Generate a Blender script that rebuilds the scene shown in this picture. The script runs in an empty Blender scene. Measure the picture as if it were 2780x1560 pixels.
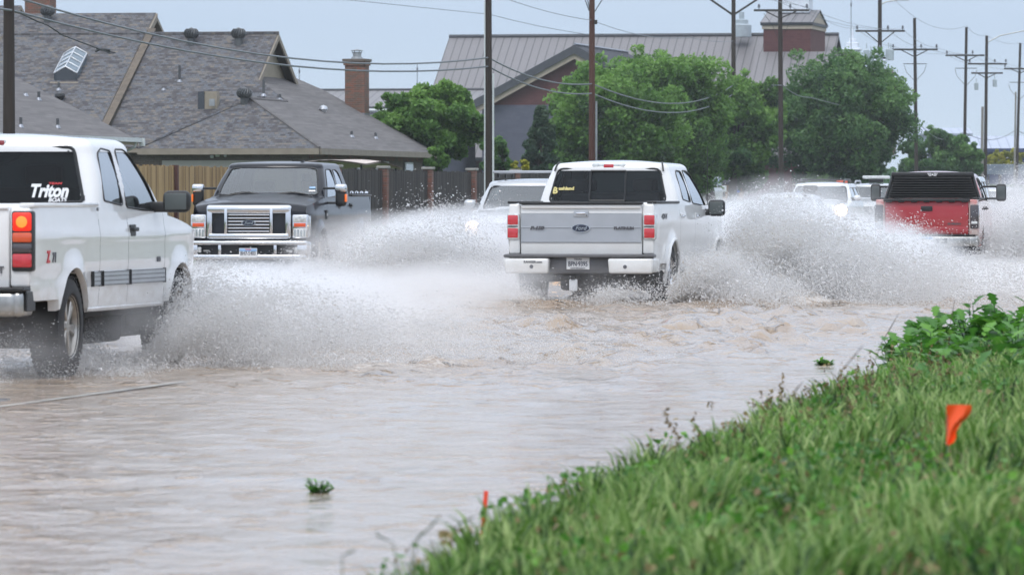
import bpy, bmesh, math, random
import numpy as np
from mathutils import Vector, Matrix, Euler
R = math.radians
PI = math.pi
S = bpy.context.scene
COL = S.collection
random.seed(7)
RNG = np.random.default_rng(11)
F = 15000.0; CX = 1390.0; HY = 531.0; CH = 1.44
TH = R(11.0); CT, ST = math.cos(TH), math.sin(TH)

def P(px, py, D):
    """a point at depth D from its place in the reference photo (metres)"""
    return Vector(((px-CX)/F*D, D, CH+(HY-py)/F*D))
def UT(u, t, z=0.0):
    """road frame: u across the road, t along it"""
    return Vector((u*CT+t*ST, -u*ST+t*CT, z))
def toUT(X, D):
    return X*CT-D*ST, X*ST+D*CT

# ---------------------------------------------------------------- noise
def _h(i, j, k, s):
    n = (i*374761393 + j*668265263 + k*2147483647 + s*1274126177) & 0xFFFFFFFF
    n = ((n ^ (n >> 13))*1274126177) & 0xFFFFFFFF
    n = (n ^ (n >> 16)) & 0xFFFFFF
    return n/float(0xFFFFFF)
def vnoise(x, y, z=None, seed=0):
    x = np.asarray(x, float); y = np.asarray(y, float)
    z = np.zeros_like(x) if z is None else np.asarray(z, float)
    i = np.floor(x).astype(np.int64); j = np.floor(y).astype(np.int64); k = np.floor(z).astype(np.int64)
    fx, fy, fz = x-i, y-j, z-k
    fx, fy, fz = [f*f*(3-2*f) for f in (fx, fy, fz)]
    r = 0
    for a in (0, 1):
        for b in (0, 1):
            for c in (0, 1):
                w = (fx if a else 1-fx)*(fy if b else 1-fy)*(fz if c else 1-fz)
                r = r + w*_h(i+a, j+b, k+c, seed)
    return r*2-1
def fbm(x, y, z=None, o=4, seed=0):
    r = 0; a = 1.0; tot = 0
    for q in range(o):
        f = 2.03**q
        r = r+a*vnoise(np.asarray(x)*f, np.asarray(y)*f, None if z is None else np.asarray(z)*f, seed+q)
        tot += a; a *= .5
    return r/tot

# ---------------------------------------------------------------- materials
MATS = {}
def new_mat(name):
    m = bpy.data.materials.new(name); m.use_nodes = True
    MATS[name] = m
    nt = m.node_tree; b = nt.nodes['Principled BSDF']
    return m, nt, b
def N(nt, t, **kw):
    n = nt.nodes.new(t)
    for k, v in kw.items():
        if k in n.inputs.keys() if hasattr(n.inputs, 'keys') else False:
            n.inputs[k].default_value = v
        else:
            setattr(n, k, v)
    return n
def L(nt, a, b): nt.links.new(a, b)
def ramp(nt, fac, stops):
    r = nt.nodes.new('ShaderNodeValToRGB')
    e = r.color_ramp.elements
    while len(e) < len(stops): e.new(.5)
    for q, (p, c) in zip(e, stops):
        q.position = p; q.color = (c[0], c[1], c[2], 1)
    if fac is not None: L(nt, fac, r.inputs[0])
    return r
def mapping(nt, scale=(1, 1, 1), src='Object', rot=(0, 0, 0)):
    tc = nt.nodes.new('ShaderNodeTexCoord'); mp = nt.nodes.new('ShaderNodeMapping')
    mp.inputs['Scale'].default_value = scale; mp.inputs['Rotation'].default_value = rot
    L(nt, tc.outputs[src], mp.inputs[0]); return mp.outputs[0]
def noise(nt, vec, scale, detail=4, rough=.55, dist=0):
    n = nt.nodes.new('ShaderNodeTexNoise')
    n.inputs['Scale'].default_value = scale; n.inputs['Detail'].default_value = detail
    n.inputs['Roughness'].default_value = rough; n.inputs['Distortion'].default_value = dist
    L(nt, vec, n.inputs['Vector']); return n.outputs['Fac']
def mixc(nt, fac, a, b, mode='MIX'):
    m = nt.nodes.new('ShaderNodeMix'); m.data_type = 'RGBA'; m.blend_type = mode
    for s, v in ((m.inputs[0], fac), (m.inputs[6], a), (m.inputs[7], b)):
        if hasattr(v, 'is_linked'): L(nt, v, s)
        elif isinstance(v, (int, float)): s.default_value = v
        else: s.default_value = (v[0], v[1], v[2], 1)
    return m.outputs[2]
def mth(nt, op, a, b=0.0, clamp=False):
    m = nt.nodes.new('ShaderNodeMath'); m.operation = op; m.use_clamp = clamp
    for s, v in ((m.inputs[0], a), (m.inputs[1], b)):
        if hasattr(v, 'is_linked'): L(nt, v, s)
        else: s.default_value = v
    return m.outputs[0]
def bump(nt, h, strength, dist=.01, normal=None):
    b = nt.nodes.new('ShaderNodeBump'); b.inputs['Strength'].default_value = strength
    b.inputs['Distance'].default_value = dist; L(nt, h, b.inputs['Height'])
    if normal is not None: L(nt, normal, b.inputs['Normal'])
    return b.outputs[0]
def simple(name, col, rough=.5, metal=0, coat=0, var=.15, vscale=3, emit=None, es=1, bmp=0):
    m, nt, b = new_mat(name)
    if var:
        v = noise(nt, mapping(nt), vscale, 5)
        c = ramp(nt, v, [(.3, [x*(1-var) for x in col]), (.7, [min(1, x*(1+var)) for x in col])])
        L(nt, c.outputs[0], b.inputs['Base Color'])
        if bmp: L(nt, bump(nt, v, bmp), b.inputs['Normal'])
    else:
        b.inputs['Base Color'].default_value = (*col, 1)
    b.inputs['Roughness'].default_value = rough; b.inputs['Metallic'].default_value = metal
    b.inputs['Coat Weight'].default_value = coat; b.inputs['Coat Roughness'].default_value = .05
    if emit:
        b.inputs['Emission Color'].default_value = (*emit, 1); b.inputs['Emission Strength'].default_value = es
    return m
def paint(name, col, dirt=.5, dirtcol=(.30, .22, .15), top=1.0, coat=1, rough=.35, metal=0):
    """car paint with road grime thickening towards the sills"""
    m, nt, b = new_mat(name)
    vec = mapping(nt)
    sep = nt.nodes.new('ShaderNodeSeparateXYZ'); L(nt, vec, sep.inputs[0])
    n1 = noise(nt, mapping(nt, (1, 1, 2.2)), 2.6, 7, .65)
    h = mth(nt, 'MULTIPLY', mth(nt, 'SUBTRACT', top, sep.outputs[2]), 1.3, True)
    f = mth(nt, 'MULTIPLY', mth(nt, 'ADD', h, .12), mth(nt, 'MULTIPLY', mth(nt, 'SUBTRACT', n1, .34), 3.2, True))
    f = mth(nt, 'MULTIPLY', f, dirt, True)
    L(nt, mixc(nt, f, col, dirtcol), b.inputs['Base Color'])
    L(nt, mth(nt, 'ADD', mth(nt, 'MULTIPLY', f, .5), rough), b.inputs['Roughness'])
    b.inputs['Coat Weight'].default_value = coat; b.inputs['Coat Roughness'].default_value = .04
    b.inputs['Metallic'].default_value = metal
    return m
def glassm(name, tint, refl):
    m = bpy.data.materials.new(name); m.use_nodes = True; MATS[name] = m
    nt = m.node_tree; nt.nodes.clear()
    o = nt.nodes.new('ShaderNodeOutputMaterial'); mx = nt.nodes.new('ShaderNodeMixShader')
    t = nt.nodes.new('ShaderNodeBsdfTransparent'); t.inputs[0].default_value = (*tint, 1)
    g = nt.nodes.new('ShaderNodeBsdfGlossy'); g.inputs[0].default_value = (.93, .97, 1, 1); g.inputs[1].default_value = .02
    lw = nt.nodes.new('ShaderNodeFresnel'); lw.inputs[0].default_value = 1.5
    f = mth(nt, 'ADD', lw.outputs[0], refl, True)
    L(nt, f, mx.inputs[0]); L(nt, t.outputs[0], mx.inputs[1]); L(nt, g.outputs[0], mx.inputs[2]); L(nt, mx.outputs[0], o.inputs[0])
    return m

# ---------------------------------------------------------------- mesh builder
class MB:
    def __init__(s): s.v = []; s.f = []; s.m = []; s.mats = []; s.M = None
    def mi(s, mat):
        mat = MATS[mat] if isinstance(mat, str) else mat
        if mat not in s.mats: s.mats.append(mat)
        return s.mats.index(mat)
    def add(s, vs, fs, mat):
        o = len(s.v); k = s.mi(mat)
        for p in vs:
            p = Vector(p); s.v.append(s.M @ p if s.M else p)
        for f in fs: s.f.append([i+o for i in f]); s.m.append(k)
        return s
    def box(s, c, d, mat, rz=0, rx=0, ry=0):
        e = Euler((rx, ry, rz)).to_matrix()
        vs = [e @ Vector((x*d[0]/2, y*d[1]/2, z*d[2]/2))+Vector(c) for x in (-1, 1) for y in (-1, 1) for z in (-1, 1)]
        return s.add(vs, [(0, 1, 3, 2), (4, 6, 7, 5), (0, 4, 5, 1), (2, 3, 7, 6), (0, 2, 6, 4), (1, 5, 7, 3)], mat)
    def rbox(s, c, d, mat, r=.02, seg=2, rz=0, rx=0, ry=0, taper=None):
        bm = bmesh.new(); bmesh.ops.create_cube(bm, size=1)
        for v in bm.verts:
            x, y, z = v.co
            if taper:   # taper = (sx, sy) at the top
                k = z+.5; x *= 1+(taper[0]-1)*k; y *= 1+(taper[1]-1)*k
            v.co = (x*d[0], y*d[1], z*d[2])
        bmesh.ops.bevel(bm, geom=bm.edges[:], offset=min(r, min(d)*.49), segments=seg, profile=.5, affect='EDGES')
        e = Euler((rx, ry, rz)).to_matrix(); c = Vector(c)
        bm.verts.index_update()
        s.add([e @ v.co + c for v in bm.verts], [[v.index for v in f.verts] for f in bm.faces], mat); bm.free(); return s
    def tube(s, pts, r, mat, n=8, caps=True, closed=False):
        pts = [Vector(p) for p in pts]; m = len(pts); vs = []; prev = None
        for i, p in enumerate(pts):
            a = pts[(i-1) % m] if (i > 0 or closed) else p; b = pts[(i+1) % m] if (i < m-1 or closed) else p
            d = (b-a).normalized() if (b-a).length > 1e-9 else Vector((0, 0, 1))
            if prev is None: up = Vector((0, 0, 1)) if abs(d.z) < .9 else Vector((1, 0, 0)); x = d.cross(up).normalized()
            else: x = (prev-d*prev.dot(d)).normalized()
            prev = x; y = d.cross(x); rr = r[i] if isinstance(r, (list, tuple)) else r
            for k in range(n):
                q = 2*PI*k/n; vs.append(p+(x*math.cos(q)+y*math.sin(q))*rr)
        fs = []
        for i in range(m if closed else m-1):
            j = (i+1) % m
            for k in range(n): fs.append((i*n+k, i*n+(k+1) % n, j*n+(k+1) % n, j*n+k))
        if caps and not closed: fs.append(tuple(range(n-1, -1, -1))); fs.append(tuple((m-1)*n+k for k in range(n)))
        return s.add(vs, fs, mat)
    def lathe(s, prof, mat, c=(0, 0, 0), axis='z', n=32, bands=None):
        vs = []; fs = []
        for i in range(n):
            q = 2*PI*i/n
            for r, h in prof:
                x, y = r*math.cos(q), r*math.sin(q)
                p = (x, y, h) if axis == 'z' else ((h, x, y) if axis == 'x' else (x, h, y))
                vs.append(Vector(p)+Vector(c))
        m = len(prof)
        for i in range(n):
            for j in range(m-1): fs.append((i*m+j, ((i+1) % n)*m+j, ((i+1) % n)*m+j+1, i*m+j+1))
        return s.add(vs, fs, mat)
    def grid(s, G, mat, keep=None, flip=False):
        a = len(G); b = len(G[0]); vs = [p for row in G for p in row]; fs = []
        for i in range(a-1):
            for j in range(b-1):
                if keep and not keep(i, j): continue
                f = (i*b+j, (i+1)*b+j, (i+1)*b+j+1, i*b+j+1); fs.append(f[::-1] if flip else f)
        return s.add(vs, fs, mat)
    def poly(s, pts, mat): return s.add(pts, [tuple(range(len(pts)))], mat)
    def prism(s, pts, d, mat):
        """polygon extruded along vector d"""
        n = len(pts); d = Vector(d); a = [Vector(p) for p in pts]
        return s.add(a+[p+d for p in a], [tuple(range(n))[::-1], tuple(range(n, 2*n))]+[(i, (i+1) % n, n+(i+1) % n, n+i) for i in range(n)], mat)
    def build(s, name, parent=None, smooth=True, ang=35, uv=False, normals=False):
        me = bpy.data.meshes.new(name); me.from_pydata([tuple(v) for v in s.v], [], s.f)
        for m in s.mats: me.materials.append(m)
        me.polygons.foreach_set('material_index', s.m)
        if normals:
            bm = bmesh.new(); bm.from_mesh(me); bmesh.ops.recalc_face_normals(bm, faces=bm.faces[:]); bm.to_mesh(me); bm.free()
        me.update()
        if smooth:
            me.polygons.foreach_set('use_smooth', [True]*len(me.polygons))
            me.set_sharp_from_angle(angle=R(ang))
        if uv: planar_uv(me)
        o = bpy.data.objects.new(name, me); COL.objects.link(o)
        if parent: o.parent = parent
        return o
def planar_uv(me):
    """every face gets metre-scaled coordinates in its own plane"""
    l = me.uv_layers.new(name='UVMap'); Z = Vector((0, 0, 1))
    for p in me.polygons:
        n = p.normal
        if abs(n.z) > .995: a = Vector((CT, -ST, 0)); b = Vector((ST, CT, 0))
        else: a = Z.cross(n).normalized(); b = n.cross(a)
        for li in p.loop_indices:
            co = me.vertices[me.loops[li].vertex_index].co
            l.data[li].uv = (co.dot(a), co.dot(b))
def np_mesh(name, verts, faces, mats, parent=None, attr=None, midx=None, smooth=False):
    me = bpy.data.meshes.new(name); nv = len(verts); nf, k = faces.shape
    me.vertices.add(nv); me.vertices.foreach_set('co', np.ascontiguousarray(verts, np.float32).ravel())
    me.loops.add(nf*k); me.loops.foreach_set('vertex_index', np.ascontiguousarray(faces, np.int32).ravel())
    me.polygons.add(nf); me.polygons.foreach_set('loop_start', np.arange(0, nf*k, k, dtype=np.int32))
    for m in mats: me.materials.append(MATS[m])
    if midx is not None: me.polygons.foreach_set('material_index', np.asarray(midx, np.int32))
    if smooth: me.polygons.foreach_set('use_smooth', np.ones(nf, bool))
    if attr is not None:
        a = me.attributes.new('tint', 'FLOAT', 'POINT'); a.data.foreach_set('value', np.ascontiguousarray(attr, np.float32))
    me.update(calc_edges=True)
    o = bpy.data.objects.new(name, me); COL.objects.link(o)
    if parent: o.parent = parent
    return o
def tag(o, label=None, cat=None, group=None, kind=None):
    if label: o['label'] = label
    if cat: o['category'] = cat
    if group: o['group'] = group
    if kind: o['kind'] = kind
    return o
def empty(name, loc=(0, 0, 0), rz=0, **kw):
    o = bpy.data.objects.new(name, None); COL.objects.link(o); o.location = loc; o.rotation_euler = (0, 0, rz); o.empty_display_size = .3
    return tag(o, **kw)
def text_mb(txt, size, mat, M, extr=.004, shear=0, bold=0, align='CENTER', sx=1, name=None, parent=None, space=1):
    cu = bpy.data.curves.new('t', 'FONT'); cu.body = txt; cu.size = size; cu.extrude = extr; cu.shear = shear
    cu.align_x = align; cu.align_y = 'CENTER'; cu.offset = bold; cu.resolution_u = 3; cu.space_character = space
    ob = bpy.data.objects.new('t', cu); COL.objects.link(ob)
    dg = bpy.context.evaluated_depsgraph_get(); dg.update()
    me = bpy.data.meshes.new_from_object(ob.evaluated_get(dg))
    bpy.data.objects.remove(ob); bpy.data.curves.remove(cu)
    me.transform(Matrix.Diagonal((sx, 1, 1, 1))); me.transform(M)
    me.materials.clear(); me.materials.append(MATS[mat])
    me.name = name or 'lettering'
    o = bpy.data.objects.new(name or 'lettering', me); COL.objects.link(o)
    if parent: o.parent = parent
    return o
def facing(loc, d):
    """frame whose text plane faces horizontal direction d ('-y','+y','+x' local)"""
    rz = {'-y': 0, '+y': PI, '+x': PI/2, '-x': -PI/2}[d] if isinstance(d, str) else d
    return Matrix.Translation(loc) @ Matrix.Rotation(rz, 4, 'Z') @ Matrix.Rotation(PI/2, 4, 'X')
# ---------------------------------------------------------------- materials used
paint('white_paint', (.82, .82, .82), .75, (.42, .33, .24), .92)
paint('pearl_white', (.78, .78, .77), .55, (.50, .44, .36), .95)
paint('black_paint', (.006, .008, .014), .12, (.10, .09, .08), .6, rough=.3, coat=.35)
MATS['black_paint'].node_tree.nodes['Principled BSDF'].inputs['Specular IOR Level'].default_value = .25
paint('red_paint', (.36, .006, .016), .4, (.40, .26, .22), 1.2, coat=.5)
paint('silver_paint', (.50, .52, .54), .3, (.35, .30, .25), .8, metal=.4)
paint('pale_paint', (.74, .76, .78), .35, (.40, .34, .28), .8)
paint('muddy_red', (.50, .06, .06), 2.0, (.58, .46, .42), 1.9)
simple('chrome', (.68, .69, .71), .12, 1, var=.03)
simple('worn_chrome', (.42, .42, .41), .34, 1, var=.25, vscale=9)
simple('black_plastic', (.018, .019, .02), .45, var=.2)
simple('grey_plastic', (.12, .12, .125), .5, var=.2)
simple('rubber', (.02, .02, .021), .75, var=.3, vscale=12, bmp=.2)
simple('alloy', (.42, .40, .37), .35, .85, var=.2, vscale=8)
simple('dark_steel', (.02, .02, .02), .8, var=.3)
simple('silver_band', (.42, .44, .47), .3, .35, var=.06)
simple('lamp_red', (.55, .02, .03), .12, coat=1, var=.1, vscale=20)
simple('lamp_dark_red', (.25, .012, .015), .12, coat=1, var=.1)
simple('lamp_amber', (.70, .085, .015), .15, coat=1, var=.1)
simple('lamp_clear', (.62, .63, .62), .12, .3, coat=1, var=.3, vscale=25)
simple('smoked_lamp', (.05, .04, .045), .12, coat=1, var=.2)
simple('brake_glow', (.9, .03, .01), .3, var=0, emit=(1, .02, .01), es=.35)
simple('bulb_glow', (1, .3, .05), .3, var=0, emit=(1, .13, .01), es=.9)
simple('headlight_glow', (1, .9, .7), .3, var=0, emit=(1, .60, .25), es=16)
simple('foglight_glow', (1, .8, .5), .3, var=0, emit=(1, .5, .16), es=9)
simple('plate_white', (.74, .74, .74), .4, var=.08)
simple('plate_blue', (.28, .45, .68), .4, var=.15)
simple('ink_dark', (.03, .035, .06), .5, var=0)
simple('ink_grey', (.10, .10, .11), .4, var=0)
simple('ink_red', (.6, .03, .04), .4, var=0)
simple('emblem_blue', (.012, .018, .05), .2, coat=1, var=0)
simple('decal_white', (.85, .85, .86), .5, var=0)
simple('decal_yellow', (.72, .62, .25), .5, var=0)
simple('seat_cloth', (.10, .095, .09), .9, var=.2)
simple('seat_leather', (.05, .045, .045), .6, var=.2)
simple('skin', (.45, .27, .2), .6, var=.1)
simple('shirt', (.22, .24, .3), .9, var=.1)
glassm('glass_dark', (.33, .37, .40), -.015)
glassm('glass_privacy', (.16, .18, .20), -.02)
glassm('glass_clear', (.55, .70, .66), .13)
glassm('glass_side', (.40, .46, .46), .30)
simple('mirror_glass', (.085, .10, .10), .5, var=.1)
simple('amber_marker', (.85, .17, .02), .3, var=0, emit=(1, .2, .02), es=.25)
simple('orange_flag', (.95, .10, .012), .45, var=.08)
simple('orange_stake', (.80, .05, .02), .55, var=.1)
simple('wire_steel', (.25, .25, .25), .4, .8, var=.1)
def wood(name, a, b_, sc=(1, 1, .06), s=9):
    m, nt, b = new_mat(name)
    v = noise(nt, mapping(nt, sc), s, 8, .7)
    L(nt, ramp(nt, v, [(.25, a), (.75, b_)]).outputs[0], b.inputs['Base Color']); b.inputs['Roughness'].default_value = .85
    L(nt, bump(nt, v, .4, .02), b.inputs['Normal'])
wood('pole_wood', (.020, .014, .011), (.050, .037, .030))
wood('pole_brown', (.05, .020, .014), (.12, .052, .036))
wood('crossarm_wood', (.022, .02, .019), (.06, .055, .05), (1, 1, 1), 5)
def fence_mat(name, cols):
    m, nt, b = new_mat(name)
    uv = mapping(nt, (1, 1, 1), 'UV')
    sep = nt.nodes.new('ShaderNodeSeparateXYZ'); L(nt, uv, sep.inputs[0])
    i = mth(nt, 'FLOOR', mth(nt, 'MULTIPLY', sep.outputs[0], 6.9))
    wn = nt.nodes.new('ShaderNodeTexWhiteNoise'); wn.noise_dimensions = '1D'; L(nt, i, wn.inputs['W'])
    n = noise(nt, mapping(nt, (8, .5, 1), 'UV'), 2.2, 7, .65)
    f = mth(nt, 'ADD', mth(nt, 'MULTIPLY', wn.outputs['Value'], .5), mth(nt, 'MULTIPLY', n, .55))
    L(nt, ramp(nt, f, cols).outputs[0], b.inputs['Base Color']); b.inputs['Roughness'].default_value = .85
fence_mat('fence_cedar', [(.2, (.12, .07, .035)), (.45, (.30, .19, .085)), (.75, (.43, .29, .14))])
fence_mat('fence_grey', [(.2, (.022, .02, .021)), (.45, (.040, .034, .033)), (.75, (.065, .056, .052))])
def brick(name, c1, c2, c3, mortar, sc=1.0, bw=.22, rh=.075):
    m, nt, b = new_mat(name)
    uv = mapping(nt, (sc, sc, sc), 'UV')
    t = nt.nodes.new('ShaderNodeTexBrick'); L(nt, uv, t.inputs['Vector'])
    t.inputs['Color1'].default_value = (*c1, 1); t.inputs['Color2'].default_value = (*c2, 1); t.inputs['Mortar'].default_value = (*mortar, 1)
    t.inputs['Scale'].default_value = 1; t.inputs['Brick Width'].default_value = bw; t.inputs['Row Height'].default_value = rh
    t.inputs['Mortar Size'].default_value = .006; t.inputs['Bias'].default_value = 0
    v = noise(nt, mapping(nt, (1, 2, 1), 'UV'), 1.7, 6, .7)
    c = mixc(nt, mth(nt, 'MULTIPLY', mth(nt, 'SUBTRACT', v, .5), 4, True), t.outputs['Color'], c3)
    L(nt, c, b.inputs['Base Color']); b.inputs['Roughness'].default_value = .9
    L(nt, bump(nt, t.outputs['Fac'], -.3, .01), b.inputs['Normal'])
brick('brick_tan', (.14, .115, .095), (.105, .085, .07), (.17, .14, .115), (.19, .17, .15))
brick('brick_red', (.23, .085, .055), (.11, .08, .062), (.15, .125, .095), (.2, .17, .14))
brick('brick_post', (.24, .09, .065), (.15, .075, .06), (.2, .15, .12), (.2, .17, .15))
brick('brick_maroon', (.110, .040, .040), (.090, .032, .034), (.13, .05, .047), (.11, .065, .065), bw=.4, rh=.2)
brick('block_slate', (.105, .112, .15), (.09, .098, .135), (.125, .13, .165), (.11, .11, .14), bw=.6, rh=.3)
brick('trim_brickish', (.16, .13, .10), (.12, .10, .08), (.20, .165, .125), (.12, .10, .08), bw=.4, rh=.16)
def shingle(name, cs, rh=.15, bw=.33):
    m, nt, b = new_mat(name)
    t = nt.nodes.new('ShaderNodeTexBrick'); L(nt, mapping(nt, (1, 1, 1), 'UV'), t.inputs['Vector'])
    t.inputs['Color1'].default_value = (0, 0, 0, 1); t.inputs['Color2'].default_value = (1, 1, 1, 1); t.inputs['Mortar'].default_value = (.0, .0, .0, 1)
    t.inputs['Scale'].default_value = 1; t.inputs['Brick Width'].default_value = bw; t.inputs['Row Height'].default_value = rh
    t.inputs['Mortar Size'].default_value = .012; t.inputs['Mortar Smooth'].default_value = .3
    t2 = nt.nodes.new('ShaderNodeTexBrick'); L(nt, mapping(nt, (1, 1, 1), 'UV'), t2.inputs['Vector'])
    t2.inputs['Color1'].default_value = (0, 0, 0, 1); t2.inputs['Color2'].default_value = (1, 1, 1, 1); t2.inputs['Mortar'].default_value = (.5, .5, .5, 1)
    t2.inputs['Scale'].default_value = 1; t2.inputs['Brick Width'].default_value = bw*2.3; t2.inputs['Row Height'].default_value = rh; t2.inputs['Mortar Size'].default_value = 0; t2.offset = .37
    n = noise(nt, mapping(nt, (1, 1, 1), 'UV'), .8, 5, .7)
    f = mth(nt, 'ADD', mth(nt, 'ADD', mth(nt, 'MULTIPLY', t.outputs['Color'], .36), mth(nt, 'MULTIPLY', t2.outputs['Color'], .28)), mth(nt, 'MULTIPLY', n, .36))
    L(nt, ramp(nt, f, cs).outputs[0], b.inputs['Base Color']); b.inputs['Roughness'].default_value = .92
    L(nt, bump(nt, t.outputs['Fac'], -.4, .012), b.inputs['Normal'])
shingle('shingle_mixed', [(.25, (.055, .053, .060)), (.42, (.100, .091, .090)), (.55, (.118, .130, .150)), (.74, (.175, .152, .125))], rh=.135, bw=.17)
shingle('shingle_grey', [(.2, (.105, .10, .10)), (.5, (.138, .130, .130)), (.8, (.17, .16, .158))], rh=.13, bw=.9)
shingle('shingle_dark', [(.2, (.028, .031, .038)), (.8, (.06, .065, .078))])
def seam_metal(name, a, b_, pitch=.62):
    m, nt, b = new_mat(name)
    uv = mapping(nt, (1, 1, 1), 'UV'); sep = nt.nodes.new('ShaderNodeSeparateXYZ'); L(nt, uv, sep.inputs[0])
    fr = mth(nt, 'FRACT', mth(nt, 'MULTIPLY', sep.outputs[0], 1/pitch))
    line = mth(nt, 'LESS_THAN', fr, .13)
    n = noise(nt, mapping(nt, (1, .2, 1), 'UV'), 2, 5)
    c = mixc(nt, n, a, [x*1.15 for x in a])
    L(nt, mixc(nt, line, c, b_), b.inputs['Base Color']); b.inputs['Roughness'].default_value = .5; b.inputs['Metallic'].default_value = .25
    L(nt, bump(nt, line, .5, .03), b.inputs['Normal'])
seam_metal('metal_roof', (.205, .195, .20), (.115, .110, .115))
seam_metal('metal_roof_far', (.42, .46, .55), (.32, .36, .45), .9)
simple('trim_beige', (.26, .225, .18), .7, var=.12)
simple('siding_beige', (.30, .265, .205), .8, var=.1)
simple('garage_white', (.40, .39, .355), .6, var=.06)
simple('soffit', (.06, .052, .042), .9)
simple('trim_cream', (.42, .36, .29), .7, var=.08)
simple('fascia_dark', (.055, .06, .072), .6, var=.1)
simple('gutter_white', (.62, .66, .66), .5, var=.1)
simple('vent_metal', (.10, .105, .11), .45, .4, var=.3)
simple('vent_silver', (.55, .57, .60), .35, .7, var=.2)
simple('galvanised', (.34, .36, .37), .45, .6, var=.2)
simple('steeple_white', (.72, .77, .85), .6, var=.04)
simple('flashing', (.30, .32, .36), .4, .6, var=.2)
simple('window_dark', (.02, .024, .032), .1, coat=1, var=.1)
simple('window_blue', (.09, .14, .18), .2, coat=1, var=.2)
simple('cable_grey', (.16, .18, .20), .6, var=.1)
simple('cable_thin', (.20, .23, .27), .6, var=.1)
simple('cable_dark', (.03, .035, .04), .6, var=.1)
simple('insulator', (.12, .13, .16), .3, var=.1)
simple('transformer_grey', (.40, .46, .50), .5, var=.1)
simple('pvc_white', (.58, .62, .62), .5, var=.06)
simple('wall_tan', (.24, .22, .18), .9, var=.1)
simple('sign_tan', (.36, .30, .22), .8, var=.1)
simple('sign_white', (.66, .68, .70), .5, var=.05)
simple('sign_blue', (.03, .10, .42), .5, var=.05)
simple('board_brown', (.26, .15, .07), .8, var=.2)
simple('blue_fascia', (.03, .045, .12), .6, var=.1)
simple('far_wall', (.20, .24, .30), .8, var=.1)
simple('mesh_orange', (.75, .12, .05), .6, var=.3, vscale=8)
simple('canopy_cloth', (.58, .50, .45), .85, var=.12, vscale=1.5)
simple('wet_mark', (.34, .32, .28), .3, var=.5, vscale=3)
simple('post_maroon', (.09, .035, .03), .7, var=.2)
def leafm(name, dark, mid, light, trans=.3, rough=.5, clear=0):
    m = bpy.data.materials.new(name); m.use_nodes = True; MATS[name] = m; nt = m.node_tree
    b = nt.nodes['Principled BSDF']; a = nt.nodes.new('ShaderNodeAttribute'); a.attribute_name = 'tint'
    r = ramp(nt, a.outputs['Fac'], [(0, dark), (.5, mid), (1, light)])
    L(nt, r.outputs[0], b.inputs['Base Color']); b.inputs['Roughness'].default_value = rough
    t = nt.nodes.new('ShaderNodeBsdfTranslucent'); L(nt, r.outputs[0], t.inputs[0])
    mx = nt.nodes.new('ShaderNodeMixShader'); mx.inputs[0].default_value = trans
    L(nt, b.outputs[0], mx.inputs[1]); L(nt, t.outputs[0], mx.inputs[2]); L(nt, mx.outputs[0], nt.nodes['Material Output'].inputs[0])
    if clear:
        tr = nt.nodes.new('ShaderNodeBsdfTransparent'); m2 = nt.nodes.new('ShaderNodeMixShader'); m2.inputs[0].default_value = clear
        L(nt, mx.outputs[0], m2.inputs[1]); L(nt, tr.outputs[0], m2.inputs[2]); L(nt, m2.outputs[0], nt.nodes['Material Output'].inputs[0])
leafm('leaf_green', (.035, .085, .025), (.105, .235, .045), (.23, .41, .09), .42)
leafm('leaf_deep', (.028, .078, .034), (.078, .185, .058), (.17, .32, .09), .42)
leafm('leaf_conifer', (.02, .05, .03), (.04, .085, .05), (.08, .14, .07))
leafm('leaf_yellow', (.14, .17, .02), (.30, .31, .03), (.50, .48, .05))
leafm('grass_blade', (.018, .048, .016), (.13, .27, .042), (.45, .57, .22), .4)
leafm('grass_dry', (.10, .07, .03), (.20, .14, .06), (.36, .28, .13), .3)
leafm('weed_leaf', (.025, .085, .014), (.075, .24, .03), (.20, .46, .05), .4, .4)
leafm('droplet', (.66, .55, .42), (.955, .95, .945), (.99, .99, 1), .5, .3, .30)
wood('bark', (.03, .024, .02), (.07, .058, .048))
# flood water
m, nt, b = new_mat('flood_water')
vec = mapping(nt, (1, 1, 1), 'Object', (0, 0, TH))
warp = noise(nt, mapping(nt, (1, .55, 1), 'Object', (0, 0, TH)), 2.2, 5, .6, .3)
fine = noise(nt, mapping(nt, (1, .5, 1), 'Object', (0, 0, TH)), 8.0, 5, .65)
big = noise(nt, mapping(nt, (1, .4, 1), 'Object', (0, 0, TH)), .23, 4, .6)
at = nt.nodes.new('ShaderNodeAttribute'); at.attribute_name = 'tint'
foamn = noise(nt, mapping(nt, (1, .6, 1), 'Object', (0, 0, TH)), 5.5, 7, .75, .4)
ff = mth(nt, 'MULTIPLY', mth(nt, 'SUBTRACT', mth(nt, 'ADD', mth(nt, 'MULTIPLY', at.outputs['Fac'], 1.05), mth(nt, 'MULTIPLY', foamn, 1.5)), 1.38), 5, True)
mud = ramp(nt, warp, [(.3, (.33, .235, .155)), (.7, (.40, .325, .255))]).outputs[0]
L(nt, mixc(nt, mth(nt, 'MULTIPLY', ff, .8), mud, (.66, .63, .60)), b.inputs['Base Color'])
L(nt, mth(nt, 'ADD', mth(nt, 'MULTIPLY', ff, .6), .09), b.inputs['Roughness'])
b.inputs['IOR'].default_value = 1.40
st = mth(nt, 'ADD', mth(nt, 'MULTIPLY', mth(nt, 'SUBTRACT', big, .35), 1.2, True), mth(nt, 'MULTIPLY', at.outputs['Fac'], 1.1))
b1 = nt.nodes.new('ShaderNodeBump'); b1.inputs['Distance'].default_value = .30; L(nt, warp, b1.inputs['Height']); L(nt, mth(nt, 'ADD', mth(nt, 'MULTIPLY', st, .5), .20), b1.inputs['Strength'])
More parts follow.
